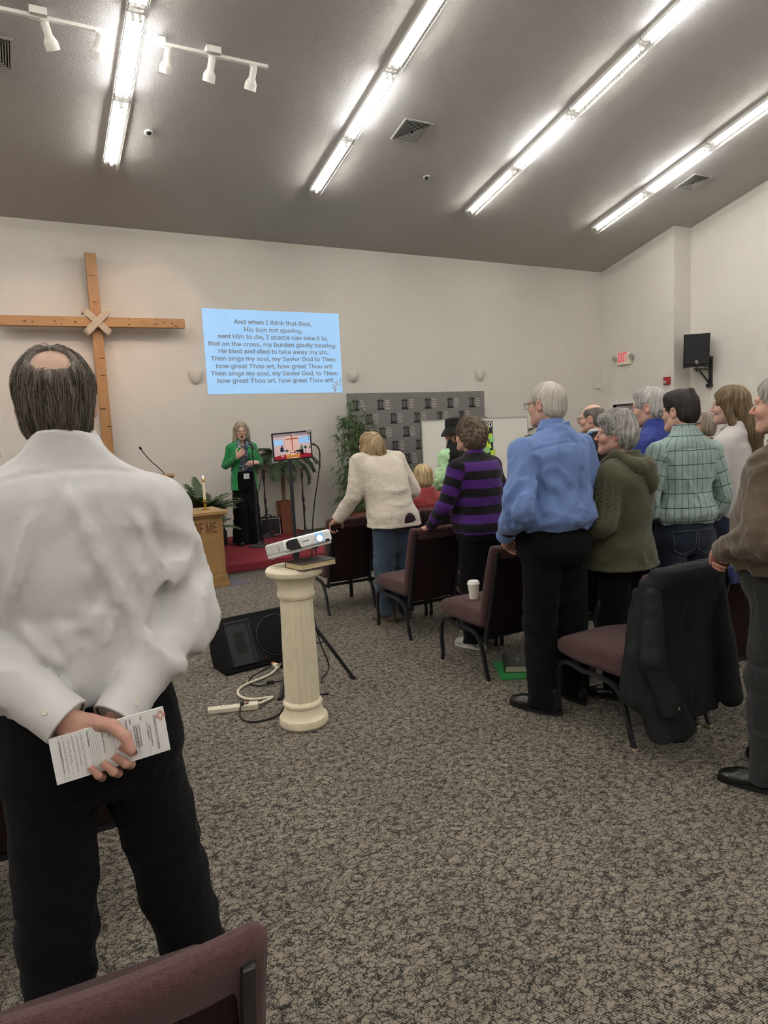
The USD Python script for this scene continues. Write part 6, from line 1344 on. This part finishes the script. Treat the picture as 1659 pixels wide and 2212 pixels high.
# long-haired girl in white
P = person("girl with very long light brown hair in a white long-sleeved top", (4.05, 2.78, 0), 4, 1.785, (((-.225, -.02, 1.13), (-.20, .16, .95)), ((.225, -.02, 1.13), (.17, .17, .97))), h=.008, lv=levels(.86, .86, 0, .01, .165), sh=.155,
    top=dict(m=cloth("white_jersey", (.50, .47, .465), .85, (500, .001), .15, (3, .03)), hem=.94, grow=.010, arm=(.050, .044, .036), wr=.016, collar="crew", fold=(8, 8, 7), name="white_top", seed=41), bottom=dict(m=JEANS, waist=1.0, thigh=.088, knee=.066, hem=.06), skin=(.54, .34, .27), shoes="dress",
    head=dict(yaw=24, pitch=0, fem=True, sc=.98, red=.35), hands=(dict(fwd=(.7, .6, 0), dors=(0, .3, .8), curl=(30, 35, 20), h=.006), dict(fwd=(-.7, .6, 0), dors=(0, .3, .8), curl=(30, 35, 20), h=.006)),
    hair=dict(ops=[("e", (0, -.016, .036), (.088, .112, .098)), ("c", (0, -.060, .02), (.015, -.145, -.18), .086, .105, .03, ((0, 1.0, 0), 1.7)), ("c", (.015, -.145, -.18), (.07, -.175, -.50), .105, .060, .03, ((0, 1.0, 0), 2.0)), ("c", (.05, -.165, -.36), (.12, -.175, -.58), .075, .022, .03, ((0, 1.0, 0), 2.0)), ("c", (-.066, .015, .03), (-.082, -.03, -.12), .026, .024, .02), ("c", (-.082, -.03, -.12), (-.075, -.09, -.33), .022, .010, .015), ("-e", (0, .118, -.035), (.080, .076, .115), .008)],
              c1=(.095, .062, .034), c2=(.26, .185, .105), groove=(.008, 44, 1.2), lo=(-.2, -.3, -.62), hi=(.22, .16, .17), n=2600, steps=16, step=.022, grav=2.2, sw=.0006, h=.006))

# royal blue shirt
P = person("person in a royal blue shirt with thick grey hair, half hidden behind the silver-haired one", (3.86, 3.24, 0), 8, 1.80, (((-.26, -.04, 1.13), (-.19, .15, .98)), ((.26, -.03, 1.13), (.18, .16, .99))), h=.010, lv=levels(1.08, 1.08, .02), sh=.19,
    top=dict(m=cloth("royal_shirting", (.028, .045, .22), .8, (700, .0006), .1, (3, .04)), hem=.99, grow=.018, arm=(.066, .060, .044), wr=.035, collar="shirt", seam=((1.435, -.03, .006, .006),), fold=(8, 8, 4), name="royal_blue_shirt", ksh=.025, seed=51),
    bottom=dict(m=M_BLKTR, waist=1.02), head=dict(yaw=20, pitch=2, sc=1.06), skin=(.50, .30, .235), hands=(dict(fwd=(.7, .5, 0), dors=(0, .3, .8), h=.007), dict(fwd=(-.7, .5, 0), dors=(0, .3, .8), h=.007)),
    hair=dict(ops=[("e", (0, -.014, .036), (.085, .112, .100)), ("e", (0, -.05, -.02), (.077, .068, .075), .02), ("e", (0, .045, .085), (.06, .05, .036), .02), FACE, *EARS2, NAPE(-.085)], c1=(.26, .25, .235), c2=(.50, .485, .46), groove=(.005, 50, 8), curl=.004, n=900, steps=4, step=.010, sw=.0006))

# black jumper, blue lanyard
P = person("balding person with glasses in a black jumper with a bright blue lanyard", (4.16, 4.06, 0), 6, 1.745, (((-.27, -.02, 1.12), (-.2, .15, .98)), ((.27, -.02, 1.12), (.2, .15, .98))), h=.010, lv=levels(1.12, 1.2, .04), sh=.19,
    top=dict(m=cloth("black_knit", (.008, .008, .0085), .95, (300, .003), .1), hem=.93, grow=.018, arm=(.068, .060, .046), wr=.016, fold=(8, 8, 6), name="black_jumper", collar="crew", ksh=.04, seed=61), bottom=dict(m=cloth("khaki_trousers", (.24, .175, .11)), waist=1.0),
    head=dict(yaw=26, pitch=0, sc=.97), spec=M_SPEC, skin=(.52, .31, .24), hands=(dict(fwd=(.7, .5, 0), dors=(0, .3, .8), h=.007), dict(fwd=(-.7, .5, 0), dors=(0, .3, .8), h=.007)),
    hair=dict(ops=[("e", (0, -.016, .028), (.082, .104, .088)), ("e", (0, -.05, -.02), (.075, .066, .075), .02), ("-e", (0, .01, .125), (.064, .095, .055), .012), FACE, *EARS2, NAPE(-.088)], c1=(.055, .045, .038), c2=(.15, .125, .105), groove=(.003, 60, 5)))
s = P["s"]; n_ = V([0, -.004, 1.525 * s]); ly = MB().tube([n_ + V([.064 * math.cos(a), .064 * math.sin(a), -.045 * max(0, math.sin(a))]) for a in np.linspace(math.radians(-240), math.radians(60), 30)], .011, prof=V([(-.35, -1), (.35, -1), (.35, 1), (-.35, 1)]))
obj("lanyard", ly, mat("lanyard_blue", (.03, .20, .55), .6), P["t"])
obj("shirt_collar", MB().tube([n_ + V([.056 * math.cos(a), .056 * math.sin(a), .014 - .035 * max(0, math.sin(a))]) for a in np.linspace(0, 6.28, 30)[:-1]], .013, 8, closed=True), mat("collar_white", (.55, .55, .55), .8), P["t"])

# purple and black striped jumper
M_STRIPE = uvcloth("striped_knit", "stripe", (.055, .014, .13), (.007, .006, .008), 0, .124, 0, .060)
P = person("person in a purple and black striped jumper with curly brown hair", (2.965, 4.02, 0), 6, 1.655, (((-.285, .075, 1.13), (-.265, .285, .945)), ((.27, .02, 1.12), (.20, .22, 1.0))), h=.008, lv=[(z, a, b, c) for z, a, b, c in levels(1.10, 1.22, .03, .02)], sh=.18, lean=(0, .07),
    legs=(((-.10, .02, .49), (-.11, -.02, .08), 12), ((.10, .02, .49), (.12, .05, .08), -6)), top=dict(m=M_STRIPE, uv=True, hem=.90, grow=.018, arm=(.068, .058, .044), wr=.016, fold=(7, 7, 5), name="striped_jumper", collar="crew", ksh=.04, seed=71, hemflare=-.005),
    bottom=dict(m=M_BLKTR, waist=1.0, thigh=.105, knee=.085, hem=.085, hem_z=.06), head=dict(yaw=12, pitch=-6, fem=True, sc=1.0, red=.4), skin=(.52, .31, .24), shoes="sneaker",
    hands=(dict(fwd=(-.1, .9, -.25), dors=(-.15, .2, .9), curl=(35, 45, 30), thumb=(.5, .8, -.35), h=.005), dict(fwd=(-.5, .8, 0), dors=(0, .3, .8), curl=(30, 40, 20), h=.007)),
    hair=dict(ops=[("e", (0, -.022, .040), (.096, .118, .104)), ("e", (0, -.060, -.015), (.094, .080, .092), .03), ("e", (-.03, -.03, .10), (.06, .07, .05), .02), FACE, ("-e", (0, .05, -.10), (.06, .09, .09), .01), NAPE(-.098, .2)], c1=(.045, .030, .020), c2=(.19, .135, .09), groove=(.008, 30, 18), curl=.018, n=1300, steps=5, step=.010, sw=.0006, scurl=.5, lift=.005))

# cream jumper
M_CREAM = mat("cream_boucle", (.56, .50, .42), .95, spec=.1, bump=(95, .010), sheen=.25, vary=(95, .12))
P = person("blonde person in a cream woollen jumper and blue jeans, leaning on a chair back", (2.80, 5.02, 0), 2, 1.70, (((-.285, .17, 1.10), (-.40, .295, .905)), ((.285, .12, 1.12), (.26, .33, .95))), h=.008, lv=[(z, a, b, c) for z, a, b, c in levels(1.20, 1.28, .03, .02)], sh=.19, lean=(-.03, .26),
    legs=(((-.105, .02, .49), (-.12, -.02, .08), 14), ((.10, .02, .49), (.10, .03, .08), -4)), top=dict(m=M_CREAM, hem=.845, grow=.020, arm=(.078, .066, .054), wr=.018, fold=(5, 5, 8), name="cream_jumper", ksh=.04, seed=81, hemflare=.018, collar="crew", creases=[([(-.16, 1.05), (0, 1.03), (.16, 1.06)], .012, .025), ([(-.15, 1.16), (0, 1.14), (.15, 1.17)], .010, .025)]),
    bottom=dict(m=mat("denim_blue", (.030, .052, .088), .85, bump=(500, .002), vary=(7, .3), sheen=.1), waist=1.0, thigh=.115, knee=.088, hem=.072, hem_z=.07), head=dict(yaw=2, pitch=-30, fem=True, at=(-.055, .255, 1.525), sc=1.06), skin=(.54, .33, .26), shoes="brown",
    hands=(dict(fwd=(-.05, .85, -.45), dors=(-.1, .3, .9), curl=(38, 45, 30), thumb=(.5, .8, -.35), h=.0045), dict(fwd=(0, .85, -.4), dors=(0, .3, .9), curl=(38, 45, 30), h=.0065)),
    hair=dict(ops=[("e", (0, -.020, .040), (.094, .114, .102)), ("c", (-.045, -.075, -.01), (-.052, -.115, -.15), .066, .058, .03), ("c", (.045, -.075, -.01), (.058, -.115, -.14), .066, .058, .03), ("c", (0, -.085, -.02), (.01, -.13, -.16), .075, .062, .03), ("-e", (0, .115, -.050), (.075, .075, .125), .008)],
              c1=(.17, .115, .06), c2=(.56, .42, .25), groove=(.012, 26, 7), curl=.006, lo=(-.16, -.26, -.27), n=1500, steps=9, step=.016, grav=1.4, sw=.0007, scurl=.12, lift=.004))
s = P["s"]
f = Fld((-.26, -.30, .74), (.30, .30, 1.2), .008); f.add(loft([(l[0], l[1] + .0235, l[2] + .0235, l[3]) for l in P["LV"]], sh=P["sf"])); f.wrinkle(.018, (5, 5, 8), 81, ridge=True); f.cut((0, -.02, 0), (0, 1, 0)); f.cut((0, 0, .80), (0, 0, -1)); f.cut((0, 0, .99), (0, 0, 1))
i_, p_ = f.near(.05); q_ = np.sqrt(((p_[:, 0] - .055 * s) / .072) ** 2 + ((p_[:, 2] - .825 * s) / .13) ** 2); f.D[i_] = np.maximum(f.D[i_], ((q_ - 1) * .06).astype(np.float32))
obj("plum_undershirt", f.mesh(), cloth("plum_cloth", (.022, .010, .016), .8), P["t"], smooth=True, label="plum shirt tail showing in the jumper's notch")
m_ = MB()
for k in range(17):
    z = (1.36 - k * .022) * s; y0 = -.128 * s + P["sf"](z)[1] - .022
    for sd in (-1, 1): m_.tube(spline([(.0 + sd * .036, y0 + .006, z + .012), (sd * .02, y0 - .006, z - .002), (0, y0 - .009, z - .010)], 8) + V([P["sf"](z)[0], 0, 0]), .0055, 5)
obj("knitted_braid", m_, M_CREAM, P["top"], smooth=True, kind="stuff")

# black bucket hat
P = person("person in a black bucket hat and black vest over pale green sleeves, before the whiteboard", (4.22, 6.12, 0), 8, 1.655, (((-.255, -.02, 1.13), (-.2, .15, .98)), ((.255, -.02, 1.13), (.2, .15, .98))), h=.010, lv=levels(1.05, 1.12, .01), sh=.18,
    top=dict(m=cloth("mint_padding", (.36, .56, .32), .8, (60, .006), .1), hem=.95, grow=.014, arm=(.068, .062, .048), wr=.03, fold=(9, 9, 12), name="pale_green_jacket", ksh=.03, seed=91), bottom=dict(m=M_BLKTR, waist=1.0), head=dict(yaw=8, fem=True), skin=(.5, .3, .23),
    hands=(dict(fwd=(.7, .5, 0), dors=(0, .3, .8), h=.008), dict(fwd=(-.7, .5, 0), dors=(0, .3, .8), h=.008)),
    hair=dict(ops=[("e", (0, -.020, .034), (.084, .106, .094)), ("c", (-.04, -.045, -.03), (-.045, -.055, -.105), .055, .046, .03), ("c", (.04, -.045, -.03), (.045, -.055, -.105), .055, .046, .03), ("e", (0, -.06, -.07), (.075, .055, .055), .03), FACE], c1=(.10, .045, .02), c2=(.27, .15, .075), groove=(.006, 40, 5), lo=(-.15, -.19, -.22)))
f = Fld(P["lo"], P["hi"], .010); f.add(loft([(l[0], l[1] + .028, l[2] + .03, l[3]) for l in P["LV"] if l[0] > .93 * P["s"]])); f.add(cone((0, -.015, 1.49), (0, 0, 1.455), .072, .08), .02)
for a in P["A"]: f.sub(cone(a[0] + V([0, 0, .02]), a[0] + (a[0] - V([0, 0, a[0][2]])) * V([1, 1, 0]) * .8 - V([0, 0, .03]), .072, .10), .01)
f.wrinkle(.02, (7, 7, 7), 95); obj("vest", f.mesh(), cloth("black_fleece", (.009, .009, .0095), .95, (200, .004)), P["t"], smooth=True)
hb = MB().lathe([(0, .150), (.06, .150), (.082, .143), (.090, .125), (.098, .055), (.102, .045), (.135, .0), (.150, -.030), (.149, -.034), (.130, -.008), (.099, .036), (.092, .04)], 44); hb.v[0] *= V([.92, 1.05, 1.0]); hb.T(P["R"] @ rx(-5), P["hc"] + P["R"] @ V([0, -.012, .025]))
obj("bucket_hat", hb, cloth("black_canvas", (.010, .010, .011), .9, (400, .002)), P["t"], smooth=50)

# red quilted jacket, seated
M_QUILT = mat("red_quilting", (.23, .018, .022), .75, bump=(42, .012), sheen=.1, vary=(20, .15))
P = person("seated person with a blonde bob in a quilted red jacket, in front of the whiteboard", (3.56, 5.74, -.405), 4, 1.66, (((-.25, .05, 1.14), (-.15, .28, 1.05)), ((.25, .05, 1.14), (.15, .28, 1.05))), h=.010, lv=levels(1.02, 1.1, .01), sh=.175,
    legs=(((-.10, .42, .90), (-.11, .40, .50), 0, .405), ((.10, .42, .90), (.11, .40, .50), 0, .405)), top=dict(m=M_QUILT, hem=.90, grow=.02, arm=(.068, .062, .048), wr=.02, fold=(14, 14, 14), name="quilted_jacket", ksh=.04, seed=101, collar=None), bottom=dict(m=M_BLKTR, waist=1.0, hem_z=.50, wr=0), head=dict(yaw=2, fem=True, sc=.98), skin=(.5, .3, .23), shoes="dress",
    hands=(dict(fwd=(.7, .5, -.2), dors=(0, .3, .8), h=.008), dict(fwd=(-.7, .5, -.2), dors=(0, .3, .8), h=.008)),
    hair=dict(ops=[("e", (0, -.020, .040), (.096, .114, .102)), ("e", (0, -.055, -.04), (.098, .078, .080), .03), ("-e", (0, .11, -.05), (.078, .080, .125), .008), ("-e", (0, .02, -.13), (.05, .08, .05), .01), NAPE(-.105, .1)], c1=(.28, .19, .09), c2=(.62, .48, .28), groove=(.007, 34, 4), n=900, steps=6, step=.014, grav=1.6, sw=.0007))
s = P["s"]; obj("neckband", MB().tube([V([.066 * math.cos(a), .066 * math.sin(a) - .008, 1.515 * s]) for a in np.linspace(0, 6.283, 31)[:-1]], .020, 8, closed=True), mat("collar_grey", (.05, .05, .05), .9), P["top"], smooth=True)

# singer
P = person("singing person in a green cardigan and black wide trousers at the microphone on the platform", (2.86, 9.36, SH), 176, 1.70, (((-.235, .0, 1.15), (-.15, .24, 1.18)), ((.245, -.02, 1.15), (.13, .24, 1.27))), h=.007, lv=levels(.92, .95, 0, .02, .17), sh=.165,
    legs=(((-.09, .01, .49), (-.105, -.01, .10), 10), ((.09, .01, .49), (.105, -.01, .10), -10)), top=dict(m=cloth("green_cardigan_knit", (.018, .21, .065), .9, (260, .003), .2), hem=.80, grow=.026, arm=(.056, .050, .042), wr=.016, name="green_cardigan", ksh=.03, seed=111, hemflare=.03, fold=(9, 9, 6), rest=.7),
    bottom=dict(m=M_BLKTR, waist=1.05, thigh=.090, knee=.092, hem=.118, hem_z=.035, wr=.012), head=dict(yaw=-10, pitch=8, fem=True, mouth=1.5, h=.003, red=.3, sc=1.04), skin=(.56, .36, .28), shoes="dress", spec=M_SPECT,
    hands=(dict(fwd=(.75, .45, .05), dors=(-.2, .4, .7), curl=(18, 30, 20), h=.0035), dict(fwd=(-.55, .25, .55), dors=(.2, .9, -.1), curl=(35, 50, 30), h=.0035)),
    hair=dict(ops=[("e", (0, -.020, .038), (.090, .110, .100)), ("c", (-.072, -.02, .02), (-.082, .0, -.13), .040, .040, .03), ("c", (.072, -.02, .02), (.082, .0, -.13), .040, .040, .03), ("e", (0, -.07, -.06), (.085, .05, .09), .03), ("-e", (0, .128, -.030), (.060, .10, .116), .008), ("-e", (0, .06, -.14), (.05, .10, .10), .01)], c1=(.20, .155, .105), c2=(.50, .42, .32), groove=(.006, 44, 4), lo=(-.16, -.19, -.22), n=1400, steps=9, step=.016, grav=1.8, sw=.0006, keep=lambda p: p[:, 1] < .085))
s, t, f = P["s"], P["t"], P["topf"]
# blouse inside, cardigan opened down the front
g_ = P["top"]; v_ = np.array(g_.GetAttribute("points").Get()); f_ = np.array(g_.GetAttribute("faceVertexIndices").Get()).reshape(-1, 3); ce = v_[f_].mean(1); wid = (.050 + .07 * np.clip((1.30 * s - ce[:, 2]) / .3, 0, 1)) * s
keep = ~((ce[:, 1] > .03) & (np.abs(ce[:, 0]) < wid)); g_.GetAttribute("faceVertexIndices").Set(Vt.IntArray.FromNumpy(f_[keep].astype(np.int32).ravel())); g_.GetAttribute("faceVertexCounts").Set(Vt.IntArray.FromNumpy(np.full(keep.sum(), 3, np.int32)))
bl_ = Fld((-.25, -.22, .95 * s), (.25, .25, 1.62 * s), .008); bl_.add(loft([(l[0], l[1] + .004, l[2] + .006, l[3]) for l in P["LV"] if l[0] > 1.0 * s])); bl_.sub(cone((0, .05, 1.46 * s), (0, .09, 1.62 * s), .05, .09), .01); bl_.wrinkle(.012, (10, 10, 6), 5)
n_ = {"tc": ("texture_coordinate", {}), "v": ("voronoi_texture", {"scale": 75.0}), "s": ("separate_color", {}), "r": ("rgb_ramp", {"ramp": [(0, (.03, .05, .11)), (.35, (.10, .13, .16)), (.5, (.34, .36, .33)), (.7, (.04, .07, .09)), (1, (.26, .27, .22))], "interpolate": False}), "p": ("principled_bsdf", {"roughness": .85})}
M_PRINT = usdkit.material(stage, "/World/Looks/printed_blouse", n_, [("tc.object", "v.vector"), ("v.color", "s.color"), ("s.r", "r.fac"), ("r.color", "p.base_color")], surface="p.BSDF")
obj("printed_blouse", bl_.mesh(), M_PRINT, t, smooth=True)
for sd in (-1, 1): obj("blouse_collar", MB().add([(sd * .045, .075, 1.50 * s), (sd * .075, .05, 1.49 * s), (sd * .095, .10, 1.40 * s), (sd * .03, .125, 1.39 * s), (sd * .045, .085, 1.505 * s), (sd * .075, .06, 1.496 * s), (sd * .095, .108, 1.405 * s), (sd * .03, .133, 1.395 * s)], [[0, 1, 2, 3], [7, 6, 5, 4], [0, 4, 5, 1], [1, 5, 6, 2], [2, 6, 7, 3], [3, 7, 4, 0]]), M_PRINT, t)
obj("necklace", MB().tube([(.066 * math.cos(a), .03 + .095 * max(0, math.sin(a)) + .05 * min(0, math.sin(a)), (1.495 - .085 * max(0, math.sin(a))) * s) for a in np.linspace(0, 6.283, 41)[:-1]], .0075, 8, closed=True), M_SPEC2, t)
bd = obj("name_badge", MB().rbox((-.04, .152, .955 * s), (.04, .158, 1.03 * s), .002, 6), mat("badge_card", (.58, .58, .60), .5), t); m_ = MB()
for k, w_ in ((0, .028), (1, .022), (2, .025)): m_.box((-w_, .1582, (1.008 - k * .017) * s), (w_, .1588, (1.012 - k * .017) * s))
obj("badge_print", m_, mat("badge_ink", (.10, .12, .20), .7), bd); obj("badge_strap", MB().tube([(.0, .150, 1.03 * s), (-.02, .135, 1.06 * s)], .004, 6), M_BLKPL, bd)
for sd in (-1, 1): obj("bracelet", MB().tube([P["A"][(sd + 1) // 2][2] + V([.030 * math.cos(a), .012 * math.cos(a), .030 * math.sin(a)]) for a in np.linspace(0, 6.283, 21)[:-1]], .004, 6, closed=True), M_SPEC2, t)
for sd in (-1, 1): obj("eyebrow", MB().tube(spline([V([sd * x, y, z]) @ P["R"].T * P["hs"] + P["hc"] for x, y, z in ((.016, .1005, .024), (.034, .0985, .030), (.052, .085, .024))], 8), [.001, .002, .0025, .0028, .0028, .0024, .002, .001], 6), mat("brow_grey", (.16, .12, .09), .8), t)
obj("teeth", MB().tube(spline([V([x, y, z]) @ P["R"].T * P["hs"] + P["hc"] for x, y, z in ((-.014, .086, -.064), (0, .092, -.063), (.014, .086, -.064))], 8), .0035, 6), M_EYE, t, smooth=True)

# brown wool shirt-jacket at the right edge
P = person("person in a brown wool overshirt and dark grey jeans, cut by the right edge", (2.83, 1.70, 0), 12, 1.755, (((-.285, -.03, 1.125), (-.095, .245, 1.0)), ((.275, .0, 1.12), (.04, .25, 1.0))), h=.007, lv=levels(1.08, 1.15, .025), sh=.185,
    legs=(((-.10, .02, .49), (-.115, .0, .08), 14), ((.10, .02, .49), (.12, .0, .08), -10)), top=dict(m=cloth("brown_wool", (.098, .070, .046), .95, (300, .0018), .25, (40, .14)), hem=.955, grow=.022, arm=(.074, .072, .05), wr=.045, fold=(7, 7, 4), name="wool_overshirt", ksh=.03, seed=121, collar="shirt", armend=(.045, .03), blouse=.02, seam=((1.42, -.03, .006, .005),), creases=[([(-.06, 1.35), (-.05, 1.15), (-.05, .98)], -.006, .007)]),
    bottom=dict(m=mat("grey_denim", (.0082, .008, .008), .85, bump=(500, .002), vary=(8, .25), sheen=.1), waist=1.02, thigh=.100, knee=.080, hem=.076, wr=.016, hem_z=.05), head=dict(yaw=8, pitch=2, h=.0035, red=.45), skin=(.52, .31, .24), shoes="dress",
    hands=(dict(fwd=(.75, .35, -.35), dors=(-.4, .6, .5), curl=(55, 80, 40), h=.0035, thumb=(.8, .4, -.2), nails=True), dict(fwd=(-.8, .25, -.3), dors=(.2, .8, .4), curl=(40, 50, 30), h=.0045)),
    hair=dict(ops=[("e", (0, -.014, .034), (.082, .108, .096)), ("e", (0, -.05, -.02), (.076, .068, .075), .02), FACE, *EARS2, NAPE(-.085)], c1=(.22, .20, .18), c2=(.46, .43, .39), groove=(.004, 60, 6), n=900, steps=4, step=.010, sw=.0005))
s = P["s"]; obj("jeans_pocket", MB().tube(spline([(-.185 * s, -.005, .985 * s), (-.165 * s, .06, .93 * s), (-.12 * s, .118, .91 * s)], 12), .003, 6), mat("stitch_grey", (.05, .05, .052), .8), P["t"])
obj("rivet", MB().tm(trimesh.creation.icosphere(1, .007)).T(np.eye(3), (-.192 * s, .0, .982 * s)), M_BRASS, P["t"])

# mostly hidden people
person("dark-haired person with glasses at the left edge, behind the white-shirted man", (-.125, 4.02, 0), 0, 1.69, (((-.26, -.02, 1.12), (-.2, .15, .98)), ((.26, -.02, 1.12), (.2, .15, .98))), h=.012, top=dict(m=cloth("charcoal_knit", (.03, .03, .033)), hem=.93, wr=.012, collar="crew", name="charcoal_jumper"), bottom=dict(m=M_BLKTR, waist=1.0, wr=0), head=dict(yaw=-20), spec=M_SPEC2,
    hair=dict(ops=[shell(.010), ("e", (0, -.05, -.02), (.076, .068, .075), .02), FACE, *EARS2, NAPE(-.085)], c1=(.02, .018, .017), c2=(.09, .085, .08), groove=(.004, 60, 6)))
person("grey-haired person whose head shows between the checked shirt and the long-haired girl", (5.02, 3.70, 0), 10, 1.63, (((-.26, -.02, 1.12), (-.2, .15, .98)), ((.26, -.02, 1.12), (.2, .15, .98))), h=.012, top=dict(m=cloth("navy_knit", (.015, .02, .04)), hem=.93, wr=.012, collar="crew", name="navy_jumper"), bottom=dict(m=M_BLKTR, waist=1.0, wr=0), head=dict(yaw=10),
    hair=dict(ops=[shell(.012), ("e", (0, -.05, -.02), (.08, .07, .08), .02), FACE, *EARS2, NAPE(-.09)], c1=(.09, .07, .05), c2=(.26, .21, .16), groove=(.004, 60, 6)))

# ------------------------------------------------------------------ jacket hung over the chair, blue jacket on the next one
M_JKT = mat("black_twill", (.0095, .011, .0125), .75, spec=.25, bump=(420, .0015), vary=(5, .12))
jt = thing("black_jacket", "black jacket hung over the back of a burgundy chair, one sleeve dangling", "jacket", (2.77, 2.25, 0))
f = Fld((-.42, -.42, .02), (.40, .22, .96), .0075)
tl_ = math.tan(math.radians(14)); yb_ = lambda z: .055 - (z - .315) * tl_        # the chair's back plane
f.add(loft([(.15, .23, .030, -.105, .01), (.35, .245, .030, -.095, 0), (.55, .25, .026, -.088, 0), (.75, .252, .028, -.112, 0), (.86, .245, .05, -.125, 0), (.895, .243, .05, -.12, 0), (.912, .236, .034, -.12, 0)], 3.0))
f.add(cone((-.235, -.085, .84), (-.265, -.06, .30), .036, .062, flat=((0, 1, 0), 1.1)), .03); f.add(cone((-.265, -.06, .50), (-.20, -.16, .10), .060, .085, cut=True, flat=((0, 1, 0), 1.5)), .03); f.add(cone((-.20, -.15, .34), (-.10, -.19, .10), .07, .075, cut=True, flat=((0, 1, 0), 2.2)), .03); f.add(cone((.24, -.10, .84), (.27, -.16, .22), .032, .055), .03)
f.add(cone((-.245, -.03, .80), (-.275, .0, .30), .018, .045, flat=((1, 0, 0), 1.4)), .03)
f.cut((0, -.2, .085), (-.12, .12, -1))
f.sub((lambda X, Y, Z: np.maximum(np.maximum(np.abs(X) - .246, np.abs(Y - (yb_(Z) + .006)) - .034), Z - .893), V([-.25, -.2, 0]), V([.25, .2, .9])), 0)
f.wrinkle(.016, (11, 11, 1.6), 7)
obj("jacket_body", f.mesh(), M_JKT, jt, smooth=True)
f = Fld((-.42, -.34, .2), (-.08, .1, .9), .006); f.add(cone((-.245, -.125, .80), (-.285, -.155, .52), .040, .052)); f.add(cone((-.285, -.155, .52), (-.225, -.205, .265), .050, .043, cut=True), .02); f.wrinkle(.014, (12, 12, 9), 12)
sl = obj("jacket_sleeve", f.mesh(), M_JKT, jt, smooth=True)
u_ = V([.06, -.05, -.255]); u_ /= np.linalg.norm(u_); x_ = np.cross(u_, [0, 1.0, 0]); x_ /= np.linalg.norm(x_); Rk = np.stack([x_, np.cross(-u_, x_), -u_], 1); k_ = MB().lathe([(.042, .0), (.0465, .001), (.047, .062), (.042, .064)], 24).T(Rk, V([-.225, -.205, .265]) - u_ * .0); obj("cuff", k_, M_JKT, sl, smooth=40)
obj("button", MB().tm(trimesh.creation.icosphere(1, .006)).T(np.eye(3), V([-.225, -.205, .265]) - u_ * .03 + V([.012, -.046, 0])), mat("button_metal", (.45, .40, .30), .35, metal=.8), sl)
obj("pocket_welt", MB().tube(spline([(-.14, -.238, .36), (-.07, -.232, .26), (-.10, -.245, .215), (-.16, -.25, .19)], 16), .004, 6), M_JKT, jt, smooth=True)
bj = thing("blue_garment", "crumpled blue and brown garment on the chair back next to the black jacket", "garment", (3.29, 2.22, 0))
f = Fld((-.27, -.22, .58), (.27, .14, .97), .008); f.add(cone((-.17, -.10, .885), (.08, -.10, .89), .034, .038)); f.add(loft([(.775, .15, .018, -.105, -.07), (.82, .17, .022, -.11, -.06), (.89, .17, .03, -.11, -.05)], 3), .02)
f.sub((lambda X, Y, Z: np.maximum(np.maximum(np.abs(X) - .246, np.abs(Y - (yb_(Z) + .006)) - .034), Z - .878), V([-.25, -.2, 0]), V([.25, .2, .9])), 0); f.wrinkle(.03, (12, 12, 12), 4)
obj("cloth_fold", f.mesh(), cloth("blue_fleece", (.075, .09, .26), .9), bj, smooth=True)
f = Fld((-.26, -.22, .76), (.12, .02, .96), .008); f.add(cone((-.19, -.115, .865), (-.03, -.135, .905), .026, .032)); f.wrinkle(.02, (14, 14, 14), 6); obj("sleeve", f.mesh(), mat("brown_print", (.085, .065, .06), .9, vary=(45, .45)), bj, smooth=True)

hb_ = thing("handbag", "black handbag with a silver ring on the floor behind the jacket chair", "handbag", (3.06, 3.16, 0), 15)
f = Fld((-.2, -.14, -.02), (.2, .14, .3), .008); f.add(loft([(.0, .14, .06, 0), (.02, .155, .075, 0), (.12, .15, .07, 0), (.21, .12, .035, 0), (.225, .11, .02, 0)], 3)); f.wrinkle(.02, (9, 9, 9), 3)
obj("bag_body", f.mesh(), mat("bag_leather", (.010, .0095, .009), .5), hb_, smooth=True)
obj("handle", MB().tube(spline([(-.09, 0, .21), (-.06, 0, .32), (.06, 0, .32), (.09, 0, .21)], 20), .007, 6), mat("bag_leather", (0, 0, 0)), hb_)
for x in (-.09, .09): obj("ring", MB().tube([(x + .016 * math.cos(a), -.03, .205 + .018 * math.sin(a)) for a in np.linspace(0, 6.283, 17)[:-1]], .0028, 6, closed=True), M_CHROME, hb_)
